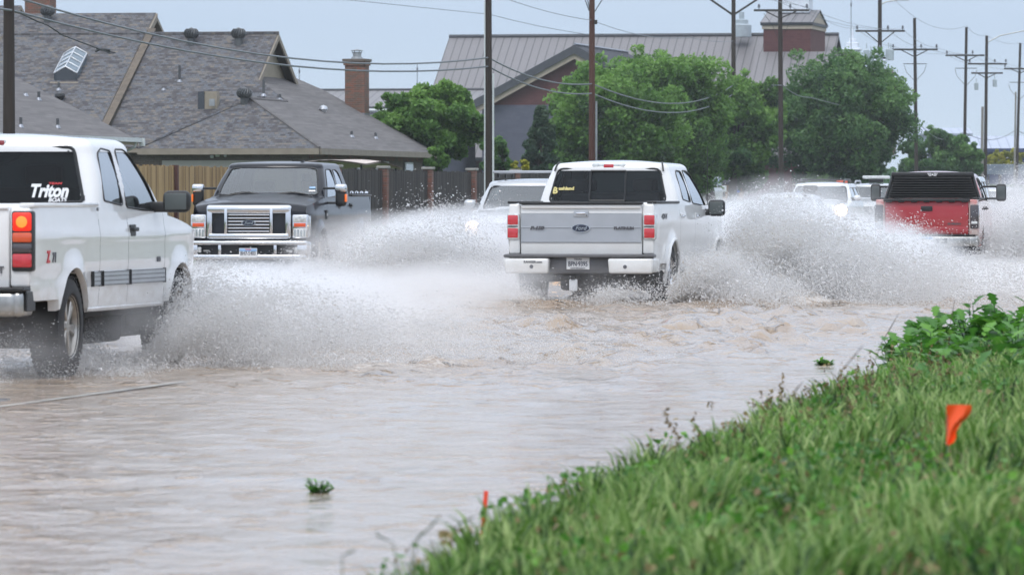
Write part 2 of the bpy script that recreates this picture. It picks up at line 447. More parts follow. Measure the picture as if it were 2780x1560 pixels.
wv = noise(nt, mapping(nt, (1, .62, 1), 'Object', (0, 0, TH)), 3.1, 3, .5, .2)
wr = ramp(nt, mth(nt, 'ADD', wv, mth(nt, 'MULTIPLY', mth(nt, 'SUBTRACT', big, .5), .25)), [(.56, (0, 0, 0)), (.66, (1, 1, 1))])
b3 = nt.nodes.new('ShaderNodeBump'); b3.inputs['Distance'].default_value = .16; L(nt, wr.outputs[0], b3.inputs['Height']); L(nt, mth(nt, 'ADD', mth(nt, 'MULTIPLY', at.outputs['Fac'], .9), .45, True), b3.inputs['Strength']); L(nt, b1.outputs[0], b3.inputs['Normal'])
b2 = nt.nodes.new('ShaderNodeBump'); b2.inputs['Distance'].default_value = .05; L(nt, fine, b2.inputs['Height']); L(nt, mth(nt, 'ADD', mth(nt, 'MULTIPLY', st, .6), .15), b2.inputs['Strength']); L(nt, b3.outputs[0], b2.inputs['Normal'])
L(nt, b2.outputs[0], b.inputs['Normal'])
# ground
m, nt, b = new_mat('soil_grass')
n1 = noise(nt, mapping(nt), .6, 6, .6); n2 = noise(nt, mapping(nt), 9, 5, .7)
c = ramp(nt, n1, [(.3, (.045, .085, .022)), (.6, (.075, .12, .032)), (.8, (.12, .11, .055))]).outputs[0]
L(nt, mixc(nt, mth(nt, 'MULTIPLY', n2, .5), c, (.05, .05, .025)), b.inputs['Base Color']); b.inputs['Roughness'].default_value = .95
L(nt, bump(nt, n2, .6, .05), b.inputs['Normal'])
m, nt, b = new_mat('wet_asphalt')
n1 = noise(nt, mapping(nt), 2.2, 7, .65)
L(nt, ramp(nt, n1, [(.35, (.045, .045, .048)), (.65, (.10, .097, .095))]).outputs[0], b.inputs['Base Color']); L(nt, ramp(nt, n1, [(.4, (.10,)*3), (.6, (.45,)*3)]).outputs[0], b.inputs['Roughness'])
L(nt, bump(nt, noise(nt, mapping(nt), 30, 4), .3, .006), b.inputs['Normal'])
simple('concrete', (.30, .29, .27), .85, var=.15)
# ---------------------------------------------------------------- vehicles
def chaikin(p, it=2, k=.25):
    for _ in range(it):
        q = []
        for i in range(len(p)):
            a, b = p[i], p[(i+1) % len(p)]
            q.append((a[0]*(1-k)+b[0]*k, a[1]*(1-k)+b[1]*k)); q.append((a[0]*k+b[0]*(1-k), a[1]*k+b[1]*(1-k)))
        p = q
    return p
def corner_round(p, r=.05, n=3):
    q = []
    m = len(p)
    for i in range(m):
        a, b, c = Vector(p[i-1]), Vector(p[i]), Vector(p[(i+1) % m])
        d1 = (a-b); d2 = (c-b); k = min(r, d1.length*.45, d2.length*.45)
        s = b+d1.normalized()*k; e = b+d2.normalized()*k
        for j in range(n+1):
            t = j/n; q.append(tuple(s*(1-t)**2+b*2*t*(1-t)+e*t*t))
    return q
def inpoly(x, y, p):
    c = False; j = len(p)-1
    for i in range(len(p)):
        if (p[i][1] > y) != (p[j][1] > y) and x < (p[j][0]-p[i][0])*(y-p[i][1])/(p[j][1]-p[i][1])+p[i][0]: c = not c
        j = i
    return c

class Car:
    D = dict(L=5.8, hw=1.0, sill=.50, zbed=1.37, zcab=1.30, zcowl=1.28, zhood=1.10, yc0=2.0, yc1=4.35, yr0=2.12, yr1=3.75, zroof=1.93, hwr=.76, bow=.10, bowr=.05,
             wheel=(1.22, 4.85), rw=.40, ra=.49, bed=True, rear_w=[], front_w=None, side_w=[], cuts=None, paint='white_paint', roof_rf=.10, rc=.10, crown=.045,
             flare=.02, mirror='plain', glass=('glass_privacy', 'glass_side', 'glass_clear'), spokes=6, lamp='lamp_red', front_taper=.10, hood_round=.14, hood_len=None, taper_rear=0., seats=2, rimmat='alloy', zbump=.0, bulge=.02)
    def __init__(s, **k):
        for a, b in {**s.D, **k}.items(): setattr(s, a, b)
        s.hwb = s.hw-.035
    def ztop(s, y):
        if s.bed and y < s.yc0: return s.zbed
        if y <= s.yc1-.05: return s.zcab if not s.bed else s.zcab+(s.zbed-s.zcab)*max(0, 1-(y-s.yc0)/.5)
        k = (y-s.yc1+.05)/(s.L-s.yc1+.05); k = min(max(k, 0), 1)
        z = s.zcowl+(s.zhood-s.zcowl)*k**1.3
        e = (s.L-y)/s.hood_round
        if e < 1: z -= s.hood_round*.75*(1-math.sqrt(max(0, 1-(1-e)**2)))
        return z
    def sx(s, y, z):
        """half width of the body side"""
        x = s.hw
        k = (z-.95)/(.45); x -= .035*k*k if k > 0 else .045*(k*k)*.6
        x += .010*math.exp(-((z-1.12)/.05)**2)-.008*math.exp(-((z-.80)/.05)**2)
        e = (s.L-y)/.75
        if e < 1: x -= s.front_taper*(1-e)**2.2
        e = y/.25
        if e < 1: x -= (.03+s.taper_rear)*(1-e)**2
        for yc in s.wheel:
            d = math.hypot(y-yc, z-s.rw)-s.ra
            if -.05 < d < .14: x += s.flare*(1-max(d, 0)/.14)**1.5
        return x
    def zbot(s, y):
        z = s.sill
        for i, yc in enumerate(s.wheel):
            d = abs(y-yc)
            if d < s.ra: z = max(z, s.rw+math.sqrt(s.ra**2-d*d))
        if y < s.wheel[0]-s.ra: z = max(z, s.sill+.08)
        if y > s.wheel[1]+s.ra: z = max(z, s.sill+.05)
        return z
    def side(s, mb, sg, y0, y1, inset=0.004, zt=None):
        ys = set([y0+inset, y1-inset])
        n = max(2, int((y1-y0)/.06))
        for i in range(n+1): ys.add(y0+inset+(y1-y0-2*inset)*i/n)
        for yc in s.wheel:
            for q in range(0, 37):
                v = yc+(s.ra+.002)*math.cos(PI*q/36)
                if y0+inset < v < y1-inset: ys.add(v)
            for v in (yc-s.ra-.01, yc+s.ra+.01):
                if y0+inset < v < y1-inset: ys.add(v)
        ys = sorted(ys); G = []
        for y in ys:
            zb = s.zbot(y); z1 = (zt or s.ztop)(y)-.002
            if zb > z1-.02: zb = z1-.02
            G.append([Vector((sg*s.sx(y, zb+(z1-zb)*j/16), y, zb+(z1-zb)*j/16)) for j in range(17)])
        mb.grid(G, s.paint, flip=sg > 0)
        # sill return so that the edge has depth
        H = [[Vector((sg*(s.sx(y, s.zbot(y))-w), y, s.zbot(y)-(.0 if w == 0 else .012))) for w in (0, .03, .09)] for y in ys]
        mb.grid(H, s.paint, flip=sg < 0)
    def gh(s, v):
        """greenhouse section at v: half width, rear y, front y, z"""
        zr = s.zroof-s.crown-s.roof_rf
        z = s.zb+(zr-s.zb)*v
        return (s.hwb+(s.hwr+s.roof_rf-s.hwb)*v+s.bulge*math.sin(PI*v), s.yc0+(s.yr0-s.roof_rf*.6-s.yc0)*v-.0, s.yc1+(s.yr1+s.roof_rf*1.2-s.yc1)*v+.03*math.sin(PI*v), z)
    def vof(s, z): return (z-s.zb)/(s.zroof-s.crown-s.roof_rf-s.zb)
    def on_side(s, sg, y, z, off=0): return Vector((sg*(s.gh(s.vof(z))[0]+off), y, z))
    def on_rear(s, x, z, off=0):
        w, y0, y1, _ = s.gh(s.vof(z)); return Vector((x, y0-s.bowr*(1-(x/w)**2)-off, z))
    def on_front(s, x, z, off=0):
        w, y0, y1, _ = s.gh(s.vof(z)); return Vector((x, y1+s.bow*(1-(x/w)**2)+off, z))
    def loop(s, w, y0, y1, z, br, bf, rc):
        p = []; tg = []
        NS, NE, NC = 56, 44, 6
        for i in range(NS+1): p.append((w, y0+rc+(y1-y0-2*rc)*i/NS, z)); tg.append('R')
        for i in range(1, NC): a = PI/2*i/NC; p.append((w-rc+rc*math.cos(a), y1-rc+rc*math.sin(a), z)); tg.append('c')
        for i in range(NE+1):
            x = (w-rc)*(1-2*i/NE); p.append((x, y1+bf*(1-(x/w)**2), z)); tg.append('F')
        for i in range(1, NC): a = PI/2+PI/2*i/NC; p.append((-w+rc+rc*math.cos(a), y1-rc+rc*math.sin(a), z)); tg.append('c')
        for i in range(NS+1): p.append((-w, y1-rc-(y1-y0-2*rc)*i/NS, z)); tg.append('L')
        for i in range(1, NC): a = PI+PI/2*i/NC; p.append((-w+rc+rc*math.cos(a), y0+rc+rc*math.sin(a), z)); tg.append('c')
        for i in range(NE+1):
            x = (w-rc)*(-1+2*i/NE); p.append((x, y0-br*(1-(x/w)**2), z)); tg.append('B')
        for i in range(1, NC): a = 1.5*PI+PI/2*i/NC; p.append((w-rc+rc*math.cos(a), y0+rc+rc*math.sin(a), z)); tg.append('c')
        return p, tg
    def greenhouse(s, root):
        s.zb = min(s.zcab, s.zcowl)-.06 if not s.bed else s.zcab-.06
        K = 26; rows = []; tg = None
        for j in range(K+1):
            w, y0, y1, z = s.gh(j/K)
            p, tg = s.loop(w, y0, y1, z, s.bowr, s.bow, s.rc); rows.append(p)
        w, y0, y1, z = s.gh(1)
        for j in range(1, 6):
            a = PI/2*j/5; d = s.roof_rf*(1-math.cos(a)); h = s.roof_rf*math.sin(a)
            p, _ = s.loop(w-d, y0+d*.7, y1-d*1.6, z+h, s.bowr, s.bow, s.rc); rows.append(p)
        top = rows[-1]; cy = (y0+y1)/2; cz = top[0][2]
        for k in (.85, .65, .4, .2, .02):
            rows.append([(x*k, cy+(y-cy)*k, cz+s.crown*(1-k*k)) for x, y, _ in top])
        n = len(tg); roof = MB(); body = MB(); gl = {}
        V = [Vector(p) for r in rows for p in r]
        fR = []; fB = []; G = {'side': [[] for _ in s.side_w]+[[] for _ in s.side_w], 'B': [], 'F': []}
        for j in range(len(rows)-1):
            for i in range(n):
                i2 = (i+1) % n; f = (j*n+i, j*n+i2, (j+1)*n+i2, (j+1)*n+i)
                c = (V[f[0]]+V[f[1]]+V[f[2]]+V[f[3]])/4; t = tg[i]; hit = None
                if j < K:
                    if t in 'RL':
                        for q, w_ in enumerate(s.side_w):
                            if inpoly(c.y, c.z, w_): hit = G['side'][q+(len(s.side_w) if t == 'L' else 0)]
                    elif t == 'B' and s.rear_w and inpoly(c.x, c.z, s.rear_w): hit = G['B']
                    elif t == 'F' and s.front_w and inpoly(c.x, c.z, s.front_w): hit = G['F']
                if hit is None: (fB if j < K else fR).append(f)
                else: hit.append(f)
        vs = [tuple(v) for v in V]
        mb = MB(); mb.add(vs, fB+fR, s.paint); mb.build('cab', root)
        def glass(fs, mat, nm):
            if not fs: return
            used = sorted({i for f in fs for i in f}); ix = {u: k for k, u in enumerate(used)}
            m = MB(); cc = Vector((0, cy, 0))
            m.add([V[u]+(Vector((-math.copysign(.006, V[u].x), 0, 0))) if nm == 'side_window' else V[u]+Vector((0, .006 if nm == 'rear_window' else -.006, 0)) for u in used], [[ix[i] for i in f] for f in fs], mat)
            return m.build(nm, root)
        for q, fs in enumerate(G['side']):
            o = glass(fs, s.glass[1], 'side_window')
            if o:
                sg = 1 if q < len(s.side_w) else -1; w_ = s.side_w[q % len(s.side_w)]
                m = MB(); m.tube([s.on_side(sg, y, z, .001) for y, z in w_], .009, 'black_plastic', 6, closed=True); m.build('window_seal', o)
        o = glass(G['B'], s.glass[0], 'rear_window')
        if o: m = MB(); m.tube([s.on_rear(x, z, .001) for x, z in s.rear_w], .015, 'black_plastic', 6, closed=True); m.build('window_seal', o)
        s.rwin = o
        o = glass(G['F'], s.glass[2], 'windshield')
        if o: m = MB(); m.tube([s.on_front(x, z, .001) for x, z in s.front_w], .016, 'black_plastic', 6, closed=True); m.build('window_seal', o)
        s.wind = o
    def hood(s, root):
        y0 = s.yc1-.05; G = []
        n = 26
        for i in range(n+1):
            y = y0+(s.L-y0)*(i/n)
            if i == n: y = s.L-.001
            z = s.ztop(y); w = s.sx(y, z); row = []
            for j in range(21):
                k = -1+2*j/20; x = w*k
                h = .055*(1-abs(k)**3)+(.02 if abs(k) < .55 else 0)*max(0, min(1, (s.L-y)*1.5))
                yy = y+s.plan(x)*max(0, 1-(s.L-y)/1.2)
                row.append(Vector((x, yy, z+h*min(1, (s.L-y)/.15+.25))))
            G.append(row)
        m = MB(); m.grid(G, s.paint)
        # front face
        H = []
        for q in range(9):
            t = q/8; row = []
            for j in range(21):
                a = G[-1][j]; row.append(Vector((a.x, a.y+.03*math.sin(PI*t*.5), a.z*(1-t)+(s.sill+.12)*t)))
            H.append(row)
        m.grid(H, s.paint)
        # cowl
        m.rbox((0, s.yc1+.10, s.zcowl+.01), (1.6, .24, .06), 'black_plastic', .02, 1)
        m.build('hood', root)
    def plan(s, x): return -.13*(abs(x)/s.hw)**3.2
    def wheels(s, root, wy=None):
        for yc in (wy or s.wheel):
            for sg in (1, -1):
                xo = s.hw-.02+s.flare*.4; w = .27; r = s.rw
                e = empty('wheel', (sg*(xo-w/2), yc, r)); e.parent = root; e.rotation_euler = (random.random()*6, 0, 0)
                m = MB(); pr = [(r*.60, -w*.42), (r*.68, -w*.5), (r*.9, -w*.49), (r*.975, -w*.42), (r, -w*.3), (r, w*.3), (r*.975, w*.42), (r*.9, w*.49), (r*.68, w*.5), (r*.60, w*.42)]
                m.lathe(pr, 'rubber', axis='x', n=40)
                for q in range(44):     # tread lugs
                    a = 2*PI*q/44
                    for zz in (-1, 1):
                        m.box((zz*w*.27+.0, math.cos(a+zz*.035)*(r+.001), math.sin(a+zz*.035)*(r+.001)), (w*.36, .030, .016), 'rubber', rx=a-PI/2)
                m.build('tyre', e)
                m = MB(); o = sg*w*.30
                m.lathe([(r*.63, -w*.42*sg), (r*.60, -w*.3*sg), (r*.57, sg*w*.2), (r*.60, sg*w*.40), (r*.63, sg*w*.46)], s.rimmat, axis='x', n=40)
                m.lathe([(.001, sg*w*.36), (r*.13, sg*w*.36), (r*.17, sg*w*.30), (r*.2, sg*w*.16), (.001, sg*w*.14)], s.rimmat, axis='x', n=20)
                m.lathe([(.001, sg*w*.04), (r*.56, sg*w*.04)], 'dark_steel', axis='x', n=30)
                for q in range(s.spokes):
                    a = 2*PI*q/s.spokes
                    for dd in (-.5, .5):
                        a2 = a+dd*.9/s.spokes*1.6
                        p0 = Vector((sg*w*.26, math.cos(a)*r*.12, math.sin(a)*r*.12)); p1 = Vector((sg*w*.30, math.cos(a2)*r*.58, math.sin(a2)*r*.58))
                        d = p1-p0; c = (p0+p1)/2
                        m.rbox(c, (w*.16, d.length, r*.11), s.rimmat, .008, 1, rx=math.atan2(d.z, d.y))
                m.build('rim', e)
                # wheel well
                m = MB(); G = []
                for q in range(19):
                    a = PI*q/18-.15+.3*q/18
                    G.append([Vector((sg*xx, yc+(s.ra-.01)*math.cos(a), r+(s.ra-.01)*math.sin(a))) for xx in (s.hw-.03, s.hw-.50)])
                m.grid(G, 'dark_steel'); m.poly([Vector((sg*(s.hw-.50), g[0].y, g[0].z)) for g in G], 'dark_steel'); m.build('wheel_well', root)
    def underbody(s, root):
        m = MB(); h = s.hw-.34
        m.rbox((0, s.L/2, .62), (2*h, s.L-.5, .36), 'dark_steel', .04, 1)
        z = min(s.zcab, s.zbed if s.bed else 9)-.12
        a = s.wheel[0]+s.ra+.03; b = s.wheel[1]-s.ra-.03
        m.box((0, (a+b)/2, (.5+z)/2), (2*(s.hw-.09), b-a, z-.5), 'dark_steel')
        m.box((0, (b+s.L-.25)/2, .85), (2*h+.2, s.L-.25-b, .5), 'dark_steel')
        m.box((0, (a+.15)/2, .80), (2*h, a-.15, .30), 'dark_steel')
        m.rbox((0, (a+b)/2, .37), (1.25, (b-a)*.96, .34), 'dark_steel', .05, 2); m.rbox((0, s.wheel[1]-.05, .40), (1.3, .9, .34), 'dark_steel', .08, 2)  # dark filler blocks added below the floor to stand in for underbody shade
        m.tube([(0, .2, .42), (0, s.L-.6, .42)], .06, 'dark_steel')
        m.tube([(-.7, s.wheel[0], s.rw), (.7, s.wheel[0], s.rw)], .05, 'dark_steel'); m.lathe([(.001, -.15), (.14, -.08), (.15, 0), (.14, .08), (.001, .15)], 'dark_steel', (0, s.wheel[0], s.rw), 'x', 14)
        m.tube([(.45, .3, .45), (.5, 2, .42)], .035, 'dark_steel')
        m.build('chassis', root)
    def interior(s, root):
        z0 = .75
        def seat(x, y, w, hr=True):
            e = MB(); e.rbox((x, y, z0+.12), (w, .5, .2), 'seat_cloth', .05); e.rbox((x, y-.28, z0+.45), (w, .16, .62), 'seat_cloth', .05, rx=.18)
            for hx in ((x,) if w < .8 else (x-.45, x+.45)):
                e.rbox((hx, y-.36, z0+.86), (.27, .10, .17), 'seat_cloth', .04, rx=.1)
            e.build('seat', root)
        yf = s.yr1-.55
        seat(-.42, yf, .52); seat(.42, yf, .52)
        if s.seats > 1: seat(0, max(s.yc0+.55, yf-1.0), 1.35)
        m = MB(); m.rbox((0, s.yc1-.25, s.zcowl-.10), (1.5, .45, .22), 'black_plastic', .06); m.tube([(-.42+.19*math.cos(a), s.yc1-.52+.06*math.sin(a), s.zcowl-.05+.18*math.sin(a)) for a in [q*PI/8 for q in range(16)]], .014, 'black_plastic', 6, closed=True)
        m.build('dashboard', root)
    def build(s, name, label, cat, loc, rz, group=None):
        root = empty(name, loc, rz, label=label, cat=cat, group=group); s.root = root
        s.greenhouse(root); s.underbody(root); s.wheels(root); s.interior(root)
        cuts = s.cuts or [('body_side', 0, s.yc0), ('door', s.yc0, s.yc0+.95), ('door', s.yc0+.95, s.yc1-.15), ('fender', s.yc1-.15, s.L)]
        s.doors = []
        for sg in (1, -1):
            for nm, a, b in cuts:
                m = MB(); s.side(m, sg, a, b); o = m.build(nm, root)
                if nm == 'door': s.doors.append((o, sg, a, b))
        for o, sg, a, b in s.doors:
            if s.one_handle and a < s.yc0+.5: continue
            yh = a+.14; zh = s.zcab-.16
            m = MB(); x = sg*(s.sx(yh, zh))
            m.rbox((x, yh, zh), (.012, .19, .10), 'black_plastic' if s.handle == 'black' else s.paint, .005, 1); m.rbox((x+sg*.028, yh, zh+.01), (.02, .17, .035), 'black_plastic' if s.handle == 'black' else s.handle, .01, 2)
            for d in (-.075, .075): m.box((x+sg*.014, yh+d, zh+.01), (.03, .015, .02), 'black_plastic' if s.handle == 'black' else s.handle)
            m.build('handle', o)
        s.hood(root)
        if s.bed: s.bedbox(root)
        return root
    handle = 'chrome'; one_handle = False
    def bedbox(s, root):
        m = MB(); w = s.hw-.12; z = s.zbed; y1 = s.yc0-.02
        for sg in (1, -1):
            m.box((sg*w, (y1+.04)/2, (z+.78)/2), (.03, y1-.04, z-.78-.01), s.paint)
            m.rbox((sg*(s.hw-.072), (y1+.03)/2, z+.006), (.125, y1-.03, .035), s.railmat, .012, 2)
        m.box((0, y1/2+.06, .80), (2*w, y1-.12, .04), 'black_plastic'); m.box((0, y1-.015, (z+.78)/2), (2*w, .03, z-.82), s.paint)
        m.build('cargo_bed', root)
        tw = s.tgw
        for sg in (1, -1):      # corner posts
            m = MB(); a = s.hw-.032
            m.rbox((sg*(tw+a)/2, .055, (s.tgz+z)/2-.004), (a-tw-.006, .12, z-s.tgz-.02), s.paint, .025, 3); m.build('corner_post', root)
    railmat = 'black_plastic'; tgw = .80; tgz = .70
def plate(root, c, face, top, main, bottom=None, blue=False, w=.305, h=.155):
    y = -1 if face == '-y' else 1
    m = MB(); m.rbox(c, (w, .012, h), 'plate_white', .004, 1)
    if blue: m.box((c[0], c[1]+y*.0065, c[2]+h*.30), (w*.96, .004, h*.30), 'plate_blue')
    o = m.build('licence_plate', root)
    f = lambda dz: facing(Vector(c)+Vector((0, y*.0065, dz)), face)
    if top: text_mb(top, .034, 'ink_dark' if not blue else 'ink_red', f(h*.35), .003, parent=o, name='plate_lettering', bold=.0008)
    if main: text_mb(main, .088, 'ink_dark', f(-.008), .003, sx=.72, bold=.0015, parent=o, name='plate_lettering', space=1.0)
    if bottom: text_mb(bottom, .026, 'ink_dark', f(-h*.40), .003, bold=.0008, parent=o, name='plate_lettering')
    return o
def emblem(root, c, face, w, parent=None):
    y = -1 if face == '-y' else 1
    m = MB()
    for k, d, mt in ((1, 0, 'chrome'), (.90, .006, 'emblem_blue')):
        pts = [(c[0]+math.cos(a)*w/2*k, c[1]+y*d, c[2]+math.sin(a)*w*.21*k) for a in [q*2*PI/32 for q in range(32)]]
        m.prism(pts, (0, y*.008, 0), mt)
    o = m.build('emblem', parent or root, smooth=False, normals=True)
    text_mb('Ford', w*.30, 'chrome', facing(Vector(c)+Vector((0, y*.016, .0)), face), .002, shear=.35, parent=o, name='emblem_lettering')
    return o
def mirror(s, root, sg, y, z, w=.24, h=.20, tow=False, mat='black_plastic', cap=None, back=True, arm=.12):
    x0 = s.gh(s.vof(z))[0] if s.vof(z) > 0 else s.sx(y, z)
    xc = sg*(x0+arm+w/2)
    m = MB()
    m.rbox((xc, y, z), (w, .12, h), mat, .055, 4)
    if cap: m.rbox((xc, y+.012, z+h*.28), (w*1.03, .125, h*.46), cap, .035, 3)
    if tow:
        for dz in (-.12*h/.35, .12*h/.35): m.rbox((sg*(x0+arm/2), y, z+dz), (arm+.1, .05, .04), 'black_plastic', .012)
    else: m.rbox((sg*(x0+arm/2), y, z-h*.25), (arm+.12, .07, .09), 'black_plastic', .02)
    o = m.build('wing_mirror', root)
    g = MB(); g.rbox((xc, y-.058, z), (w*.78, .01, h*.74), 'mirror_glass', .03 if h > .2 else .02, 2); g.build('mirror_glass', o)
    return o
def place_rear(Xc, D, th, yref): # where the centre line at local y=yref stands
    return Vector((Xc-math.sin(th)*yref, D-math.cos(th)*yref, 0)), -th
def place_front(Xc, D, th, L):   # faces the camera; centre of the nose stands here
    f = Vector((-math.sin(th), -math.cos(th), 0)); p = Vector((Xc, D, 0))-f*L
    return p, PI-th
# ---- white extended-cab pickup, left foreground
def white_extended():
    sw = [corner_round([(2.36, 1.40), (2.98, 1.36), (2.92, 1.81), (2.62, 1.83), (2.46, 1.78)], .04), corner_round([(3.10, 1.345), (4.22, 1.30), (3.92, 1.54), (3.54, 1.785), (3.36, 1.825), (3.08, 1.825)], .05)]
    s = Car(L=5.78, hw=1.0, wheel=(1.20, 4.86), rw=.395, ra=.47, zbed=1.36, zcab=1.31, zcowl=1.27, zhood=1.10, yc0=2.08, yc1=4.52, yr0=2.30, yr1=3.50, zroof=1.955, hwr=.755, rc=.13, roof_rf=.11,
            rear_w=corner_round([(-.85, 1.385), (.85, 1.385), (.735, 1.835), (-.735, 1.835)], .05), side_w=sw, front_w=corner_round([(-.78, 1.34), (.78, 1.34), (.64, 1.80), (-.64, 1.80)], .07),
            cuts=[('body_side', 0, 2.06), ('door', 2.06, 3.02), ('door', 3.02, 4.30), ('fender', 4.30, 5.78)], sill=.54, flare=.028, spokes=6, glass=('glass_privacy', 'glass_side', 'glass_clear'))
    s.handle = 'black'; s.one_handle = True; s.tgw = .80; s.tgz = .72; s.railmat = 'white_paint'
    th = R(10.0); loc, rz = place_rear(-4.49, 44.35, th, 1.20)
    r = s.build('pickup_truck', 'muddy white extended-cab pickup at the left edge with glowing tail lamp', 'pickup truck', loc, rz)
    m = MB(); m.rbox((0, .04, 1.03), (1.588, .07, .635), 'white_paint', .02, 2); m.rbox((0, .0, 1.345), (1.58, .03, .03), 'white_paint', .01, 1)
    m.rbox((0, -.002, .93), (1.30, .02, .26), 'white_paint', .01, 2)
    t = m.build('tailgate', r)
    m = MB(); m.rbox((0, -.004, 1.28), (.22, .02, .09), 'black_plastic', .01, 1); m.build('handle', t)
    text_mb('SPORT', .075, 'ink_grey', facing((.64, -.006, .86), '-y'), .005, bold=.002, parent=t, name='tailgate_lettering')
    for sg in (1, -1):
        e = empty('tail_light', (0, 0, 0)); e.parent = r; x = sg*.905
        m = MB(); m.rbox((x, .02, 1.085), (.175, .10, .47), 'black_plastic', .02, 2); m.build('lamp_housing', e)
        m = MB(); m.rbox((x, .012, 1.235), (.155, .11, .15), 'brake_glow', .02, 2); m.build('brake_lens', e)
        m = MB(); m.lathe([(.001, -.004), (.042, -.001), (.048, .004)], 'bulb_glow', (x, -.045, 1.235), 'y', 20); m.build('bulb', e)
        m = MB(); m.rbox((x, .012, 1.115), (.155, .11, .08), 'lamp_amber', .015, 2); m.build('indicator_lens', e)
        m = MB(); m.rbox((x, .012, 1.032), (.155, .11, .075), 'smoked_lamp', .015, 2); m.build('reverse_lens', e)
        m = MB(); m.rbox((x, .012, .935), (.155, .11, .11), 'lamp_red', .015, 2); m.build('lower_lens', e)
    m = MB()
    m.rbox((0, -.09, .60), (1.80, .20, .20), 'worn_chrome', .05, 3); m.rbox((0, -.10, .712), (1.78, .20, .035), 'black_plastic', .015, 2)
    for sg in (1, -1): m.rbox((sg*.90, -.01, .60), (.10, .34, .20), 'worn_chrome', .04, 3); m.rbox((sg*.915, -.02, .712), (.10, .34, .035), 'black_plastic', .015, 2); m.rbox((sg*.962, .0, .62), (.018, .26, .16), 'black_plastic', .008, 1)
    m.build('rear_bumper', r)
    # third brake lamp and roof seams
    m = MB(); w_, y0, y1, z = s.gh(1); m.rbox((0, y0-.015, s.zroof-.085), (.34, .04, .06), 'lamp_clear', .015, 2)
    m.rbox((.11, y0-.02, s.zroof-.085), (.10, .04, .05), 'lamp_dark_red', .012, 2); m.rbox((-.11, y0-.02, s.zroof-.085), (.10, .04, .05), 'lamp_dark_red', .012, 2); m.build('roof_brake_light', r)
    for sg in (1, -1):
        m = MB(); pts = []
        for q in range(9):
            v = q/8
            if v < .5: z = 1.80+.055*v*2; pts.append((sg*(.685+.0*v), s.on_rear(sg*.685, min(z, 1.80)).y+.02*v-.004, z))
        m.tube([s.on_rear(sg*.70, 1.79, .002), s.on_rear(sg*.69, 1.805, .0)+Vector((0, .006, .0)), s.on_rear(sg*.68, 1.81, .0)+Vector((0, .045, .055)), s.on_rear(sg*.665, 1.81, .0)+Vector((0, .11, .083))], .010, 'black_plastic', 5); m.build('roof_seam', r)
    # lettering on the rear window
    zz = 1.475; pt = s.on_rear(.555, zz, .004); tilt = math.atan2(s.on_rear(.47, 1.6).y-s.on_rear(.47, 1.4).y, .2)
    M_ = Matrix.Translation(pt) @ Matrix.Rotation(.09, 4, 'Z') @ Matrix.Rotation(-tilt, 4, 'X') @ Matrix.Rotation(PI/2, 4, 'X')
    text_mb('Triton', .150, 'decal_white', M_, .002, shear=.25, bold=.006, parent=s.rwin, name='window_sticker', sx=.82)
    text_mb('BOATS', .048, 'decal_white', M_ @ Matrix.Translation((.075, -.075, .001)), .002, shear=.2, bold=.0015, parent=s.rwin, name='window_sticker')
    text_mb('TEAM', .024, 'ink_red', M_ @ Matrix.Translation((.05, .066, .001)), .002, shear=.2, bold=.001, parent=s.rwin, name='window_sticker', sx=1.8)
    # bedside badge
    f = lambda y, z: Matrix.Translation((s.sx(y, z)+.004, y, z)) @ Matrix.Rotation(PI/2, 4, 'Z') @ Matrix.Rotation(PI/2, 4, 'X')
    text_mb('Z', .125, 'ink_red', f(.40, .955), .003, shear=.15, bold=.006, parent=r, name='badge_lettering')
    text_mb('71', .105, 'ink_grey', f(.585, .95), .003, shear=.15, bold=.004, parent=r, name='badge_lettering', sx=1.2)
    text_mb('1500', .055, 'ink_grey', f(4.06, .90), .003, bold=.003, parent=r, name='badge_lettering', sx=1.2)
    # rub strips, sill and window pillars
    for a, b in ((1.80, 2.03), (2.12, 2.98), (3.05, 4.26)):
        for sg in (1, -1):
            m = MB(); n = 8
            for i in range(n):
                y = a+(b-a)*(i+.5)/n; m.box((sg*(s.sx(y, .76)+.010), y, .765), (.028, (b-a)/n+.001, .115), 'chrome' if 0 else 'silver_band')
                for dz in (-.052, -.018, .018, .052): m.box((sg*(s.sx(y, .76)+.024), y, .765+dz), (.006, (b-a)/n+.001, .007), 'grey_plastic')
            for y in (a, b): m.box((sg*(s.sx(y, .76)+.012), y, .765), (.032, .012, .125), 'black_plastic')
            m.build('rub_strip', r)
    for sg in (1, -1):
        m = MB(); m.tube([(sg*(s.hw-.05), y, .525) for y in (1.74, 2.5, 3.3, 4.34)], .028, 'white_paint', 8); m.tube([(sg*(s.hw-.14), y, .49) for y in (1.74, 4.34)], .05, 'dark_steel', 8); m.build('rocker_panel', r)
    for sg in (1, -1): mirror(s, r, sg, 4.02, 1.39, .24, .185, arm=.10)
    m = MB(); m.rbox((s.sx(.9, 1.15)-.001, 1.98, 1.33), (.01, .05, .03), 'grey_plastic', .004, 1); m.build('stake_pocket', r)
    return s
